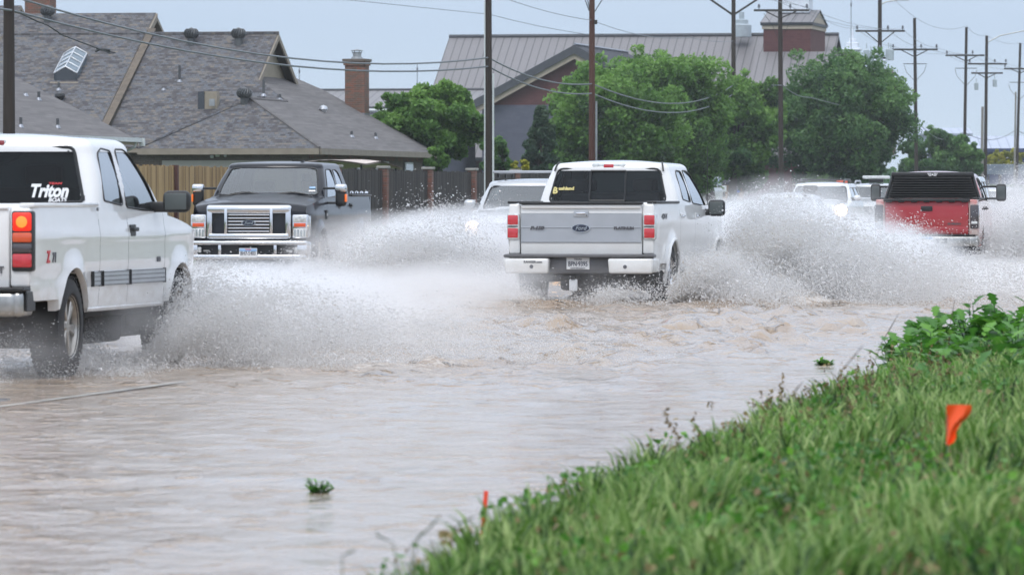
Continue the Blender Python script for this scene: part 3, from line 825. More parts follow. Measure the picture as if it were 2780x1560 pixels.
# ---- pearl white crew-cab pickup, centre
def white_crew():
    sw = [corner_round([(2.42, 1.42), (3.02, 1.38), (3.0, 1.80), (2.66, 1.81), (2.52, 1.74)], .05), corner_round([(3.14, 1.37), (4.20, 1.33), (3.86, 1.60), (3.62, 1.775), (3.46, 1.81), (3.14, 1.81)], .06)]
    s = Car(L=5.85, hw=1.0, wheel=(1.20, 4.88), rw=.405, ra=.49, zbed=1.375, zcab=1.34, zcowl=1.30, zhood=1.16, yc0=1.90, yc1=4.42, yr0=2.10, yr1=3.60, zroof=1.95, hwr=.70, rc=.13, roof_rf=.10, paint='pearl_white',
            rear_w=corner_round([(-.80, 1.385), (.80, 1.385), (.69, 1.83), (-.69, 1.83)], .07), side_w=sw, front_w=corner_round([(-.78, 1.36), (.78, 1.36), (.64, 1.82), (-.64, 1.82)], .07),
            cuts=[('body_side', 0, 1.88), ('door', 1.88, 3.08), ('door', 3.08, 4.22), ('fender', 4.22, 5.85)], flare=.045, sill=.50, glass=('glass_dark', 'glass_side', 'glass_clear'), rimmat='chrome', seats=2)
    s.tgw = .815; s.tgz = .70
    th = R(11.3); loc, rz = place_rear(1.14, 73.4, th, 1.20); loc.z = -.03
    r = s.build('pickup_truck', 'pearl white crew-cab pickup with silver tailgate band ploughing through the water', 'pickup truck', loc, rz)
    m = MB(); m.rbox((0, .04, 1.03), (1.615, .07, .66), 'pearl_white', .02, 2); m.rbox((0, -.006, 1.327), (1.60, .055, .055), 'pearl_white', .02, 2)
    for q in range(5): pass
    t = m.build('tailgate', r)
    m = MB(); m.rbox((0, -.004, 1.05), (1.605, .02, .385), 'silver_band', .006, 1); m.rbox((0, -.018, 1.055), (1.605, .012, .016), 'silver_band', .004, 1); m.build('silver_band', t)
    m = MB(); m.rbox((0, -.015, 1.23), (.20, .02, .085), 'silver_band', .012, 2); m.rbox((0, -.030, 1.238), (.13, .02, .026), 'chrome', .008, 2); m.lathe([(.001, -.004), (.008, 0)], 'ink_dark', (.075, -.026, 1.21), 'y', 10); m.build('handle', t)
    text_mb('F-150', .058, 'ink_grey', facing((-.585, -.026, 1.045), '-y'), .006, shear=.25, bold=.004, sx=1.35, parent=t, name='tailgate_lettering')
    text_mb('PLATINUM', .048, 'ink_grey', facing((.57, -.026, 1.045), '-y'), .006, bold=.003, sx=1.15, parent=t, name='tailgate_lettering')
    emblem(r, (0, -.027, 1.045), '-y', .25, t)
    m = MB()
    m.rbox((0, -.005, 1.372), (1.64, .11, .03), 'black_plastic', .01, 2); m.build('tailgate_cap', t)
    for sg in (1, -1):
        e = empty('tail_light', (0, 0, 0)); e.parent = r; x = sg*.905
        m = MB(); m.rbox((x, .055, 1.065), (.165, .17, .345), 'lamp_clear', .022, 2); m.build('lamp_housing', e)
        for zc, hh in ((1.152, .135), (.982, .135)):
            m = MB(); m.rbox((x+sg*.002, .052, zc), (.145, .178, hh), 'lamp_red', .018, 2); m.build('red_lens', e)
        m = MB(); m.rbox((x, .05, 1.068), (.13, .178, .016), 'black_plastic', .004, 1); m.build('reverse_lens', e)
    # bumper: two painted corners, dark centre step
    m = MB()
    m.rbox((0, -.10, .685), (1.99, .24, .045), 'grey_plastic', .018, 2); m.rbox((0, -.04, .56), (.86, .14, .22), 'grey_plastic', .03, 2); m.build('bumper_step', r)
    for sg in (1, -1):
        m = MB()
        m.rbox((sg*.69, -.12, .555), (.575, .20, .20), 'pearl_white', .03, 3, taper=(1.05, 1.03)); m.rbox((sg*.955, .10, .56), (.08, .52, .19), 'pearl_white', .03, 3)
        o = m.build('rear_bumper', r)
        m = MB(); m.lathe([(.001, -.008), (.022, -.006), (.026, .002)], 'ink_grey', (sg*.62+sg*.0, -.223, .545), 'y', 16); m.build('parking_sensor', o)
        if sg == -1: text_mb('RANGER.com', .042, 'ink_grey', facing((-.60, -.224, .605), '-y'), .002, bold=.0012, parent=o, name='dealer_sticker')
    plate(r, (-.02, -.122, .585), '-y', 'TEXAS', 'BPN\u00b79395', 'DAVE MCCARTY')
    m = MB(); m.rbox((-.09, -.08, .30), (.11, .03, .16), 'sign_white', .01, 1); m.box((-.09, -.05, .40), (.05, .12, .05), 'dark_steel'); m.build('tow_hitch', r)
    w_, y0, y1, z = s.gh(1); m = MB(); m.rbox((0, y0-.012, s.zroof-.085), (.46, .05, .072), 'lamp_clear', .02, 2); m.build('roof_brake_light', r)
    m = MB(); m.rbox((0, y0-.020, s.zroof-.085), (.14, .05, .052), 'lamp_red', .012, 2)
    m.build('red_lens', r.children[-1] if 0 else r)
    for sg in (1, -1):
        m = MB(); m.tube([s.on_rear(sg*.74, 1.80, .002), s.on_rear(sg*.73, 1.83, .0)+Vector((0, .012, .02)), s.on_rear(sg*.715, 1.835, .0)+Vector((0, .06, .06)), s.on_rear(sg*.70, 1.835, .0)+Vector((0, .14, .083))], .012, 'black_plastic', 5); m.build('roof_seam', r)
    # sliding centre pane frame of the rear window
    m = MB()
    for a in ((-.24, 1.40, -.24, 1.80), (.24, 1.40, .24, 1.80), (-.24, 1.80, .24, 1.80), (-.24, 1.40, .24, 1.40)): m.tube([s.on_rear(a[0], a[1], .006), s.on_rear(a[2], a[3], .006)], .016, 'black_plastic', 6)
    m.build('sliding_pane_frame', s.rwin)
    tilt = math.atan2(s.on_rear(.6, 1.6).y-s.on_rear(.6, 1.4).y, .2); pt = s.on_rear(-.60, 1.555, .006)
    M_ = Matrix.Translation(pt) @ Matrix.Rotation(-.10, 4, 'Z') @ Matrix.Rotation(-tilt, 4, 'X') @ Matrix.Rotation(PI/2, 4, 'X')
    text_mb('B', .12, 'decal_yellow', M_ @ Matrix.Translation((-.12, -.02, 0)), .002, bold=.006, parent=s.rwin, name='window_sticker')
    text_mb('ushland', .062, 'decal_yellow', M_ @ Matrix.Translation((.035, .01, 0)), .002, bold=.003, parent=s.rwin, name='window_sticker', sx=1.15)
    f = lambda y, z: Matrix.Translation((s.sx(y, z)+.004, y, z)) @ Matrix.Rotation(PI/2, 4, 'Z') @ Matrix.Rotation(PI/2, 4, 'X')
    text_mb('4X4', .105, 'ink_grey', f(.62, 1.19), .003, shear=.2, bold=.003, parent=r, name='badge_lettering', sx=2.3)
    for sg in (1, -1):
        mirror(s, r, sg, 4.05, 1.30, .235, .225, arm=.06)
        m = MB(); m.tube([(sg*(s.hw+.02), y, .50) for y in (1.75, 4.30)], .035, 'chrome', 8); m.build('running_board', r)
        for yc in s.wheel:
            m = MB(); m.tube([(sg*(s.sx(yc+s.ra*math.cos(a), s.rw+s.ra*math.sin(a))-.012), yc+s.ra*math.cos(a), s.rw+s.ra*math.sin(a)) for a in [PI*q/24*1.1-.15 for q in range(25)]], .028, 'pearl_white', 8); m.build('wheel_arch', r)
    m = MB(); m.tube([(.93, 4.55, 1.25), (.93, 4.52, 2.15)], .005, 'black_plastic', 5); m.build('antenna', r)
    return s
# ---- black crew-cab pickup facing the camera
def black_truck():
    sw = [corner_round([(2.48, 1.46), (3.10, 1.44), (3.06, 1.88), (2.80, 1.89), (2.62, 1.84)], .05), corner_round([(3.24, 1.44), (4.34, 1.40), (4.04, 1.66), (3.80, 1.85), (3.66, 1.89), (3.24, 1.89)], .06)]
    s = Car(L=6.20, hw=1.015, wheel=(1.25, 5.15), rw=.41, ra=.50, zbed=1.44, zcab=1.42, zcowl=1.40, zhood=1.26, yc0=2.05, yc1=4.62, yr0=2.22, yr1=3.85, zroof=2.03, hwr=.74, rc=.12, roof_rf=.085, paint='black_paint', crown=.035,
            rear_w=corner_round([(-.78, 1.46), (.78, 1.46), (.70, 1.90), (-.70, 1.90)], .06), side_w=sw, front_w=corner_round([(-.865, 1.45), (.865, 1.45), (.745, 1.905), (-.745, 1.905)], .07),
            cuts=[('body_side', 0, 2.03), ('door', 2.03, 3.16), ('door', 3.16, 4.40), ('fender', 4.40, 6.20)], flare=.05, sill=.56, glass=('glass_privacy', 'glass_side', 'glass_clear'), front_taper=.06, rimmat='alloy')
    th = R(8.3); loc, rz = place_front(-4.37, 92.0, th, 6.2); s.handle = 'black'
    r = s.build('pickup_truck', 'black crew-cab pickup with wide chrome grille coming towards the camera by the wooden fence', 'pickup truck', loc, rz)
    L_ = s.L; m = MB(); m.rbox((0, .04, 1.07), (1.588, .07, .66), 'black_paint', .02, 2); m.build('tailgate', r)
    yf = L_+.02
    # chrome grille surround built from bars so that the openings stay open
    e = empty('grille', (0, 0, 0)); e.parent = r
    m = MB(); zt, zb_ = 1.25, .735
    m.rbox((0, yf+.0, zt-.04), (1.44, .16, .145), 'chrome', .05, 3); m.rbox((0, yf+.02, zb_+.03), (1.36, .14, .10), 'chrome', .03, 3)
    for x in (-.665, .665): m.rbox((x, yf, (zt+zb_)/2-.01), (.10, .15, zt-zb_), 'chrome', .03, 3)
    for x in (-.385, .385): m.rbox((x, yf+.01, (zt+zb_)/2), (.055, .15, zt-zb_-.04), 'chrome', .015, 2)
    m.build('surround', e)
    m = MB(); m.box((0, yf-.04, .98), (1.3, .02, .46), 'black_plastic'); m.build('mesh_panel', e)
    for q in range(6):
        m = MB(); z = .845+q*.055; m.rbox((0, yf+.035, z), (.70, .04, .026), 'chrome', .008, 2); m.build('bar', e)
    emblem(r, (0, yf+.06, .985), '+y', .24, e)
    for sg in (1, -1):
        h = empty('headlight', (0, 0, 0)); h.parent = r; x = sg*.86; yy = L_-.03
        m = MB(); m.rbox((x, yy, .93), (.27, .16, .40), 'chrome', .03, 2); m.rbox((sg*.968, yy-.12, .93), (.06, .26, .36), 'lamp_clear', .02, 2); m.build('lamp_housing', h)
        m = MB(); m.rbox((x, yy+.075, 1.05), (.225, .03, .115), 'lamp_clear', .02, 2); m.build('upper_lens', h)
        m = MB(); m.rbox((x, yy+.080, .953), (.20, .03, .065), 'lamp_amber', .01, 2); m.build('indicator_lens', h)
        m = MB(); m.rbox((x, yy+.075, .82), (.225, .03, .15), 'lamp_clear', .02, 2)
        for q in range(4): m.rbox((x-.08+q*.053, yy+.088, .82), (.03, .012, .12), 'chrome', .005, 1)
        m.build('lower_lens', h)
    b = MB()
    b.rbox((0, yf+.10, .655), (2.02, .20, .075), 'chrome', .03, 3); b.rbox((0, yf+.09, .42), (2.0, .20, .10), 'chrome', .035, 3)
    for x, w_ in ((-.925, .17), (-.47, .06), (.47, .06), (.925, .17), ): b.rbox((x, yf+.085, .54), (w_, .19, .20), 'chrome', .02, 2)
    for sg in (1, -1): b.rbox((sg*.985, yf-.10, .53), (.06, .46, .30), 'chrome', .028, 3)
    b.build('front_bumper', r)
    m = MB(); m.box((0, yf+.03, .54), (1.8, .05, .18), 'black_plastic'); m.rbox((0, yf+.0, .32), (1.8, .10, .14), 'black_plastic', .03)
    for x in (-.70, .70): m.rbox((x, yf+.14, .525), (.10, .05, .03), 'worn_chrome', .008, 1)
    for x in (-.82, .82): m.rbox((x, yf+.12, .54), (.07, .05, .10), 'lamp_clear', .02, 2)
    m.build('bumper_intake', r)
    plate(r, (-.02, yf+.21, .49), '+y', 'TEXAS', 'BH7-5403', None, True)
    for sg in (1, -1):
        o = mirror(s, r, sg, 4.42, 1.44, .19, .36, tow=True, arm=.17, cap=None)
        x0 = s.gh(s.vof(1.44))[0]-.03; m = MB(); m.rbox((sg*(x0+.20+.095), 4.435, 1.565), (.20, .15, .14), 'chrome', .04, 3); m.build('chrome_cap', o)
        m = MB(); m.rbox((sg*(x0+.20+.185), 4.45, 1.40), (.025, .12, .13), 'amber_marker', .008, 2); m.build('marker_lamp', o)
    # wipers, windshield stickers, roof marker, bed rail knobs, badge
    for k in (0, 1):
        m = MB(); x0 = -.70+k*.78
        pts = [s.on_front(x0+.60*q/8, 1.455+.035*math.sin(q/8*PI), .02) for q in range(9)]
        m.tube(pts, [.008+.012*math.sin(PI*q/8) for q in range(9)], 'black_plastic', 6); m.tube([s.on_front(x0+.62, 1.44, .03), s.on_front(x0+.30, 1.49, .035)], .012, 'black_plastic', 6); m.build('wiper', r)
    m = MB(); c = s.on_front(-.74, 1.575, .004); m.rbox(c, (.10, .006, .05), 'plate_blue', .002, 1, rz=.17, rx=.9); m.build('inspection_sticker', s.wind)
    m = MB(); c = s.on_front(-.745, 1.52, .004); m.rbox(c, (.11, .006, .04), 'decal_white', .002, 1, rz=.17, rx=.9); m.build('inspection_sticker', s.wind)
    m = MB(); m.rbox((-.42, 3.62, s.zroof-.0), (.06, .08, .03), 'black_plastic', .01); m.build('roof_antenna', r)
    for q in range(4):
        m = MB(); m.lathe([(.001, .06), (.03, .05), (.035, .02), (.02, 0)], 'chrome', (-s.hw+.07, .25+q*.5, s.zbed+.02), 'z', 10); m.build('tie_down_knob', r)
    for sg in (1, -1):
        for yc in s.wheel:
            m = MB(); m.tube([(sg*(s.sx(yc+s.ra*math.cos(a), s.rw+s.ra*math.sin(a))-.012), yc+s.ra*math.cos(a), s.rw+s.ra*math.sin(a)) for a in [PI*q/24*1.1-.15 for q in range(25)]], .022, 'black_paint', 8); m.build('wheel_arch', r)
    for sg in (1, -1): m = MB(); m.rbox((sg*(s.sx(4.8, 1.12)+.004), 4.62, 1.12), (.012, .15, .16), 'black_plastic', .01, 1); m.rbox((sg*(s.sx(4.8, 1.12)+.010), 4.62, 1.12), (.006, .13, .045), 'worn_chrome', .002, 1); m.build('fender_vent', r)
    driver(s, r)
    return s
def driver(s, r):
    """a driver's body, arm on the wheel, seen dimly behind the windshield"""
    y = s.yr1-.62; x = -.42
    bm = bmesh.new(); lay = bm.verts.layers.skin.verify()
    pts = [((x, y, .92), .16, -1), ((x, y-.04, 1.18), .17, 0), ((x, y-.06, 1.40), .15, 1), ((x, y-.03, 1.52), .065, 2), ((x, y+.0, 1.62), .09, 3), ((x, y+.01, 1.72), .085, 4),
           ((x-.20, y-.04, 1.40), .07, 2), ((x-.24, y+.14, 1.22), .05, 6), ((x-.16, y+.40, 1.32), .038, 7), ((x-.12, y+.50, 1.37), .04, 8),
           ((x+.20, y-.04, 1.40), .07, 2), ((x+.25, y+.14, 1.24), .05, 10), ((x+.16, y+.40, 1.36), .038, 11), ((x+.12, y+.50, 1.42), .04, 12)]
    vs = []
    for p, rr, pa in pts:
        v = bm.verts.new(p); v[lay].radius = (rr, rr*.9); vs.append(v)
        if pa >= 0: bm.edges.new((vs[pa], v))
    vs[0][lay].use_root = True
    me = bpy.data.meshes.new('person'); bm.to_mesh(me); bm.free()
    o = bpy.data.objects.new('person', me); COL.objects.link(o)
    o.modifiers.new('skin', 'SKIN'); q = o.modifiers.new('sub', 'SUBSURF'); q.levels = q.render_levels = 2
    me.materials.append(MATS['shirt']); me.materials.append(MATS['skin'])
    dg = bpy.context.evaluated_depsgraph_get(); dg.update()
    m2 = bpy.data.meshes.new_from_object(o.evaluated_get(dg)); o.modifiers.clear(); o.data = m2
    for p in m2.polygons:
        c = p.center; p.material_index = 1 if (c.z > 1.50 or c.y > y+.22) else 0; p.use_smooth = True
    o.location = r.location; o.rotation_euler = r.rotation_euler
    tag(o, 'driver with a hand on the wheel behind the black pickup\'s windshield', 'person')
    # hair as child
    m = MB(); m.lathe([(.001, .11), (.06, .10), (.095, .05), (.10, 0), (.09, -.04)], 'black_plastic', (x, y-.01, 1.72), 'z', 14); m.build('hair', o)
# ---- red pickup
def red_truck():
    sw = [corner_round([(2.45, 1.42), (3.02, 1.39), (2.98, 1.79), (2.70, 1.80), (2.56, 1.74)], .05), corner_round([(3.14, 1.38), (4.20, 1.33), (3.88, 1.58), (3.62, 1.76), (3.46, 1.80), (3.14, 1.80)], .06)]
    s = Car(L=6.0, hw=1.0, wheel=(1.25, 5.0), rw=.40, ra=.49, zbed=1.40, zcab=1.36, zcowl=1.32, zhood=1.18, yc0=2.0, yc1=4.50, yr0=2.16, yr1=3.70, zroof=1.94, hwr=.71, rc=.13, roof_rf=.10, paint='muddy_red',
            rear_w=corner_round([(-.80, 1.41), (.80, 1.41), (.70, 1.84), (-.70, 1.84)], .07), side_w=sw, front_w=corner_round([(-.78, 1.38), (.78, 1.38), (.66, 1.83), (-.66, 1.83)], .07), flare=.025, glass=('glass_privacy', 'glass_side', 'glass_clear'))
    s.handle = 'black'; s.tgw = .80; s.tgz = .70
    th = R(7.5); loc, rz = place_rear(7.88, 105.0, th, 0); loc.z = -.02
    r = s.build('pickup_truck', 'red pickup with black louvred rear window and mud-splashed side', 'pickup truck', loc, rz)
    m = MB(); m.rbox((0, .04, 1.04), (1.588, .07, .64), 'red_paint', .02, 2); m.rbox((0, -.004, .80), (1.58, .03, .14), 'red_paint', .012, 2); t = m.build('tailgate', r)
    m = MB(); m.rbox((0, -.004, 1.375), (1.64, .12, .045), 'black_plastic', .01, 2)
    for q in range(7): m.rbox((-.72+q*.24, -.03, 1.345), (.12, .05, .03), 'black_plastic', .01, 1)
    m.build('tailgate_cap', t)
    m = MB(); m.rbox((0, -.006, 1.215), (.22, .03, .095), 'black_plastic', .02, 2); m.build('handle', t)
    text_mb('SILVERADO', .045, 'ink_grey', facing((.52, -.003, .925), '-y'), .004, bold=.002, parent=t, name='tailgate_lettering', shear=.2, sx=1.1)
    for sg in (1, -1):
        e = empty('tail_light', (0, 0, 0)); e.parent = r; x = sg*.905
        m = MB(); m.rbox((x, .03, 1.06), (.17, .13, .46), 'smoked_lamp', .03, 2); m.build('lamp_housing', e)
        m = MB(); m.rbox((x, -.035, .945), (.12, .02, .05), 'lamp_clear', .01, 1); m.build('reverse_lens', e)
    # louvred black panel over the rear window
    m = MB(); 
    for q in range(9):
        z = 1.44+q*.047; w_ = .86-.12*(q/8)
        m.rbox(s.on_rear(0, z, .045), (2*w_, .10, .012), 'black_plastic', .004, 1, rx=.45)
    for sg in (1, -1): m.tube([s.on_rear(sg*.90, 1.40, .03), s.on_rear(sg*.76, 1.86, .03)], .035, 'black_plastic', 8)
    m.rbox(s.on_rear(0, 1.865, .03), (1.60, .08, .10), 'black_plastic', .03, 2)
    # winged mark on the top rail
    m.build('louvre_panel', r)
    m = MB(); c = s.on_rear(0, 1.865, .075)
    for sg in (1, -1):
        for k, dz in ((0, .022), (1, 0), (2, -.022)): m.rbox((c.x+sg*(.055+.008*(1-k)), c.y, c.z+dz), (.075-.012*k, .008, .012), 'decal_white', .002, 1)
    m.rbox((c.x, c.y, c.z), (.03, .008, .03), 'decal_white', .003, 1); m.build('winged_emblem', r)
    m = MB(); m.rbox((0, -.10, .60), (1.9, .20, .20), 'worn_chrome', .05, 3); m.rbox((0, -.10, .705), (1.88, .20, .03), 'black_plastic', .012, 2)
    for sg in (1, -1): m.rbox((sg*.94, .0, .60), (.09, .36, .20), 'worn_chrome', .04, 3)
    m.build('rear_bumper', r)
    m = MB(); m.rbox((.36, -.2, .60), (.09, .03, .10), 'black_plastic', .01); m.rbox((.22, -.2, .60), (.06, .03, .07), 'black_plastic', .01); m.build('trailer_socket', r)
    plate(r, (-.02, -.208, .61), '-y', None, '', None, True)
    for sg in (1, -1): mirror(s, r, sg, 4.10, 1.52, .20, .34, tow=True, arm=.22)
    return s
def front_dress(s, r, lamp='lamp_clear', glow=None, fog=None, grille='black_plastic', gz=(.72, 1.0), hz=.86, bz=.5, hwid=.30):
    L_ = s.L; y = L_+.0
    m = MB(); m.rbox((0, y-.0, sum(gz)/2), (1.0, .10, gz[1]-gz[0]), grille, .03, 2)
    for q in range(4): m.rbox((0, y+.05, gz[0]+.05+q*(gz[1]-gz[0]-.1)/3), (.96, .02, .018), 'chrome', .005, 1)
    m.build('grille', r)
    for sg in (1, -1):
        e = empty('headlight', (0, 0, 0)); e.parent = r
        m = MB(); m.rbox((sg*.74, y-.075, hz), (hwid, .16, .18), lamp, .04, 2, rz=-sg*.3); m.build('lamp_housing', e)
        if glow:
            m = MB(); m.lathe([(.001, .012), (glow*.7, .008), (glow, -.01)], 'headlight_glow', (sg*.76, y+.022, hz), 'y', 20); m.build('bulb', e)
        if fog:
            m = MB(); m.lathe([(.001, .012), (.04, .008), (.055, -.02)], 'foglight_glow', (sg*.72, y+.05, fog), 'y', 16); m.build('fog_lamp', r)
    m = MB(); m.rbox((0, y-.02, bz), (1.86, .22, .22), s.paint, .06, 3); m.rbox((0, y+.07, bz-.02), (.9, .06, .10), 'black_plastic', .02, 2); m.build('front_bumper', r)
def small_car(nm, label, cat, Xc, D, th, face=True, z=0, **k):
    base = dict(L=4.6, hw=.92, wheel=(.95, 3.65), rw=.35, ra=.41, bed=False, sill=.36, zcab=1.12, zcowl=1.10, zhood=.92, yc0=.25, yc1=3.45, yr0=.62, yr1=2.75, zroof=1.70, hwr=.62, rc=.12, roof_rf=.09, flare=.015, bow=.12,
                glass=('glass_privacy', 'glass_side', 'glass_clear'))
    base.update(k); b = base
    zb, zr = b['zcab'], b['zroof']-.14
    def sidew(a0, a1, b0, b1): return corner_round([(a0, zb+.05), (a1, zb+.03), (b1, zr-.03), (b0, zr-.03)], .06)
    y0, y1, r0, r1 = b['yc0'], b['yc1'], b['yr0'], b['yr1']; mid = (r0+r1)/2+.1
    b['side_w'] = [sidew(y0+.35, mid-.05, r0+.22, mid-.05), sidew(mid+.06, y1-.35, mid+.06, r1+.02)]
    b['front_w'] = corner_round([(-b['hw']+.17, zb+.02), (b['hw']-.17, zb+.02), (b['hwr']+.02, zr+.0), (-b['hwr']-.02, zr+.0)], .07)
    b['rear_w'] = corner_round([(-b['hw']+.2, zb+.08), (b['hw']-.2, zb+.08), (b['hwr'], zr-.02), (-b['hwr'], zr-.02)], .07)
    b['cuts'] = [('body_side', 0, y0+.75), ('door', y0+.75, mid), ('door', mid, y1-.2), ('fender', y1-.2, b['L'])]
    s = Car(**b)
    loc, rz = place_front(Xc, D, th, s.L) if face else place_rear(Xc, D, th, 0)
    loc.z = z
    r = s.build(nm, label, cat, loc, rz)
    # tail
    m = MB(); m.rbox((0, .03, (s.sill+.1+zb)/2), (2*s.hw-.08, .10, zb-s.sill-.1), s.paint, .04, 2)
    yy = y0; m.rbox((0, yy/2+.05, zb-.02), (2*s.hw-.12, yy+.1, .06), s.paint, .02, 2); m.build('tailgate', r)
    for sg in (1, -1): mirror(s, r, sg, y1-.28, zb+.12, .20, .14, mat=s.paint, arm=.06)
    return s, r
white_extended(); white_crew(); black_truck(); red_truck()
# white SUV with a roof rack, beside and beyond the pearl pickup
s, r = small_car('suv', 'silver SUV with a roof rack and one glowing headlight behind the spray', 'SUV', .08, 94.0, R(8.5), L=4.5, hw=.93, zcab=1.18, zcowl=1.15, zhood=1.02, zroof=1.74, hwr=.66, paint='silver_paint', sill=.42)
front_dress(s, r, glow=.13, fog=.40, hz=.88, gz=(.72, .98), bz=.52)
m = MB()
for sg in (1, -1): m.tube([(sg*.60, .9, 1.83), (sg*.60, 2.7, 1.83)], .018, 'black_plastic', 8)
for q in range(3): m.rbox((0, 1.0+q*.8, 1.855), (1.34, .06, .03), 'silver_band', .012, 2)
for sg in (1, -1):
    for y in (1.0, 1.8, 2.6): m.box((sg*.60, y, 1.79), (.03, .05, .08), 'black_plastic')
m.rbox((0, 2.78, 1.85), (1.36, .05, .045), 'silver_band', .015, 2); m.build('roof_rack', r)
# silver saloon whose roof shows over the spray
s, r = small_car('saloon_car', 'silver car almost buried in white spray, nearest of the oncoming queue', 'car', 6.55, 136.0, R(9), L=4.7, hw=.90, zcab=.98, zcowl=.98, zhood=.84, zroof=1.52, hwr=.60, yc0=.7, yc1=3.35, yr0=1.2, yr1=2.5, paint='silver_paint', sill=.32, rw=.33, ra=.38)
front_dress(s, r, glow=.08, fog=.38, hz=.80, gz=(.58, .80), bz=.45)
s, r = small_car('suv', 'white SUV with black roof rails and a bright headlight above the spray', 'SUV', 8.65, 158.0, R(9), L=4.9, hw=.97, zcab=1.26, zcowl=1.24, zhood=1.12, zroof=1.84, hwr=.69, paint='pale_paint', sill=.45, rw=.38, ra=.45)
front_dress(s, r, glow=.17, hz=1.02, gz=(.80, 1.08), bz=.6)
m = MB()
for sg in (1, -1): m.tube([(sg*.64, .8, 1.85), (sg*.64, 1.0, 1.90), (sg*.64, 2.5, 1.90), (sg*.64, 2.8, 1.84)], .03, 'black_plastic', 8)
for y in (1.1, 2.3): m.rbox((0, y, 1.90), (1.30, .06, .03), 'black_plastic', .012, 2)
m.build('roof_rack', r)
s, r = small_car('suv', 'silver SUV with a light bar on its roof, beyond the white SUV', 'SUV', 12.25, 190.0, R(9), L=5.0, hw=.99, zcab=1.30, zcowl=1.27, zhood=1.12, zroof=1.88, hwr=.70, paint='silver_paint', sill=.45, rw=.38, ra=.45)
front_dress(s, r, hz=.98, gz=(.80, 1.06), bz=.6)
m = MB()
for sg in (1, -1): m.tube([(sg*.66, .8, 1.88), (sg*.66, 1.0, 1.95), (sg*.66, 2.6, 1.95), (sg*.66, 2.85, 1.87)], .03, 'silver_band', 8)
m.build('roof_rack', r)
m = MB(); m.rbox((0, 2.0, 2.08), (.95, .28, .11), 'lamp_clear', .04, 2); m.rbox((0, 2.0, 1.97), (.5, .2, .14), 'black_plastic', .03, 2); m.build('light_bar', r)
# vehicles ahead of the red truck
s, r = small_car('suv', 'white SUV driving ahead of the red pickup, roof edge showing', 'SUV', 9.65, 124.0, R(8), face=False, L=4.9, hw=.97, zcab=1.26, zcowl=1.24, zhood=1.12, zroof=1.92, hwr=.73, paint='pale_paint', sill=.45, rw=.38, ra=.45)
m = MB()
for sg in (1, -1): m.rbox((sg*.88, .0, 1.1), (.14, .1, .32), 'lamp_red', .03, 2)
m.build('tail_light', r)
s, r = small_car('saloon_car', 'pale grey car beyond the red pickup\'s right mirror, half lost in spray', 'car', 14.4, 166.0, R(9), L=4.7, hw=.95, zcab=1.12, zcowl=1.12, zhood=1.0, zroof=1.70, hwr=.64, paint='silver_paint')
front_dress(s, r, hz=.9)
s, r = small_car('van', 'small white van parked beyond the trees, behind the pearl pickup\'s mirror', 'van', 9.75, 300.0, R(12), L=4.6, hw=.95, zcab=1.3, zcowl=1.25, zhood=1.1, zroof=2.0, hwr=.80, paint='pale_paint', yc0=.1, yr0=.2, z=.55)
front_dress(s, r)
# ---------------------------------------------------------------- terrain and water
def zg(u, t):
    u = np.asarray(u, float); t = np.asarray(t, float)
    ue = np.interp(t, [0, 14, 18, 21, 24, 30, 35, 40, 60, 120], [-3.1, -3.5, -3.85, -4.10, -4.28, -4.5, -4.7, -4.9, -5.0, -5.0])
    near = np.interp(u-ue, [-1.0, 0, 1.0, 3.0, 5.5, 30], [-.16, -.005, .10, .28, .42, .5])
    rise = np.clip((t-150)/150, 0, 1)*.45
    far = np.interp(-u, [24.5, 25.5, 26.0, 32, 38, 45, 80, 400], [-.16, -.10, .10, .30, .42, .58, .75, .9])+rise*np.interp(-u, [25, 40], [0, 1])
    road = -.16
    z = np.where(u > ue-1.0, near, np.where(u < -24.5, far, road))
    return z+.03*fbm(u*.8, t*.8, seed=5)*((u > ue) | (u < -27))
us = np.concatenate([[-900, -500, -300, -200, -140, -100], np.arange(-85, -27, 2.0), np.arange(-27, -24, .25), [-20, -15, -10], np.arange(-6.5, 2, .15), [2.5, 4, 8, 15, 30, 80, 200, 600]])
ts = np.concatenate([[-60, -30, -10], np.arange(0, 60, .5), np.arange(60, 130, 3), np.arange(130, 420, 12), [450, 520, 620, 800, 1100, 1600]])
UU, TT = np.meshgrid(us, ts, indexing='ij'); ZZ = zg(UU, TT)
def grid_mesh(name, UU, TT, ZZ, mats, smooth=True, attr=None):
    a, b = UU.shape
    V = np.stack([UU*CT+TT*ST, -UU*ST+TT*CT, ZZ], -1).reshape(-1, 3)
    i, j = np.meshgrid(np.arange(a-1), np.arange(b-1), indexing='ij'); i = i.ravel(); j = j.ravel()
    Fc = np.stack([i*b+j, (i+1)*b+j, (i+1)*b+j+1, i*b+j+1], -1)
    return np_mesh(name, V, Fc, mats, smooth=smooth, attr=attr)
tag(grid_mesh('ground', UU, TT, ZZ, ['soil_grass']), kind='structure')
# road: wet asphalt; only its hump near the left lane edge comes out of the water
us = np.concatenate([np.arange(-25.2, -13, 1.5), np.arange(-13, -8.9, .08), np.arange(-8.5, -4, .8)])
ts = np.concatenate([[-60, -20, 0, 10], np.arange(14, 60, .2), [70, 100, 200, 400, 800, 1600]])
UU, TT = np.meshgrid(us, ts, indexing='ij')
hump = np.exp(-((UU+11.3)/.95)**2)*(1/(1+np.exp((TT-39.8-1.6*(UU+10.6))/.9)))*(TT > 5)
ZZ = -.10+.136*hump+.012*fbm(UU*1.3, TT*.45, seed=21)*hump
tag(grid_mesh('road', UU, TT, ZZ, ['wet_asphalt']), kind='structure')
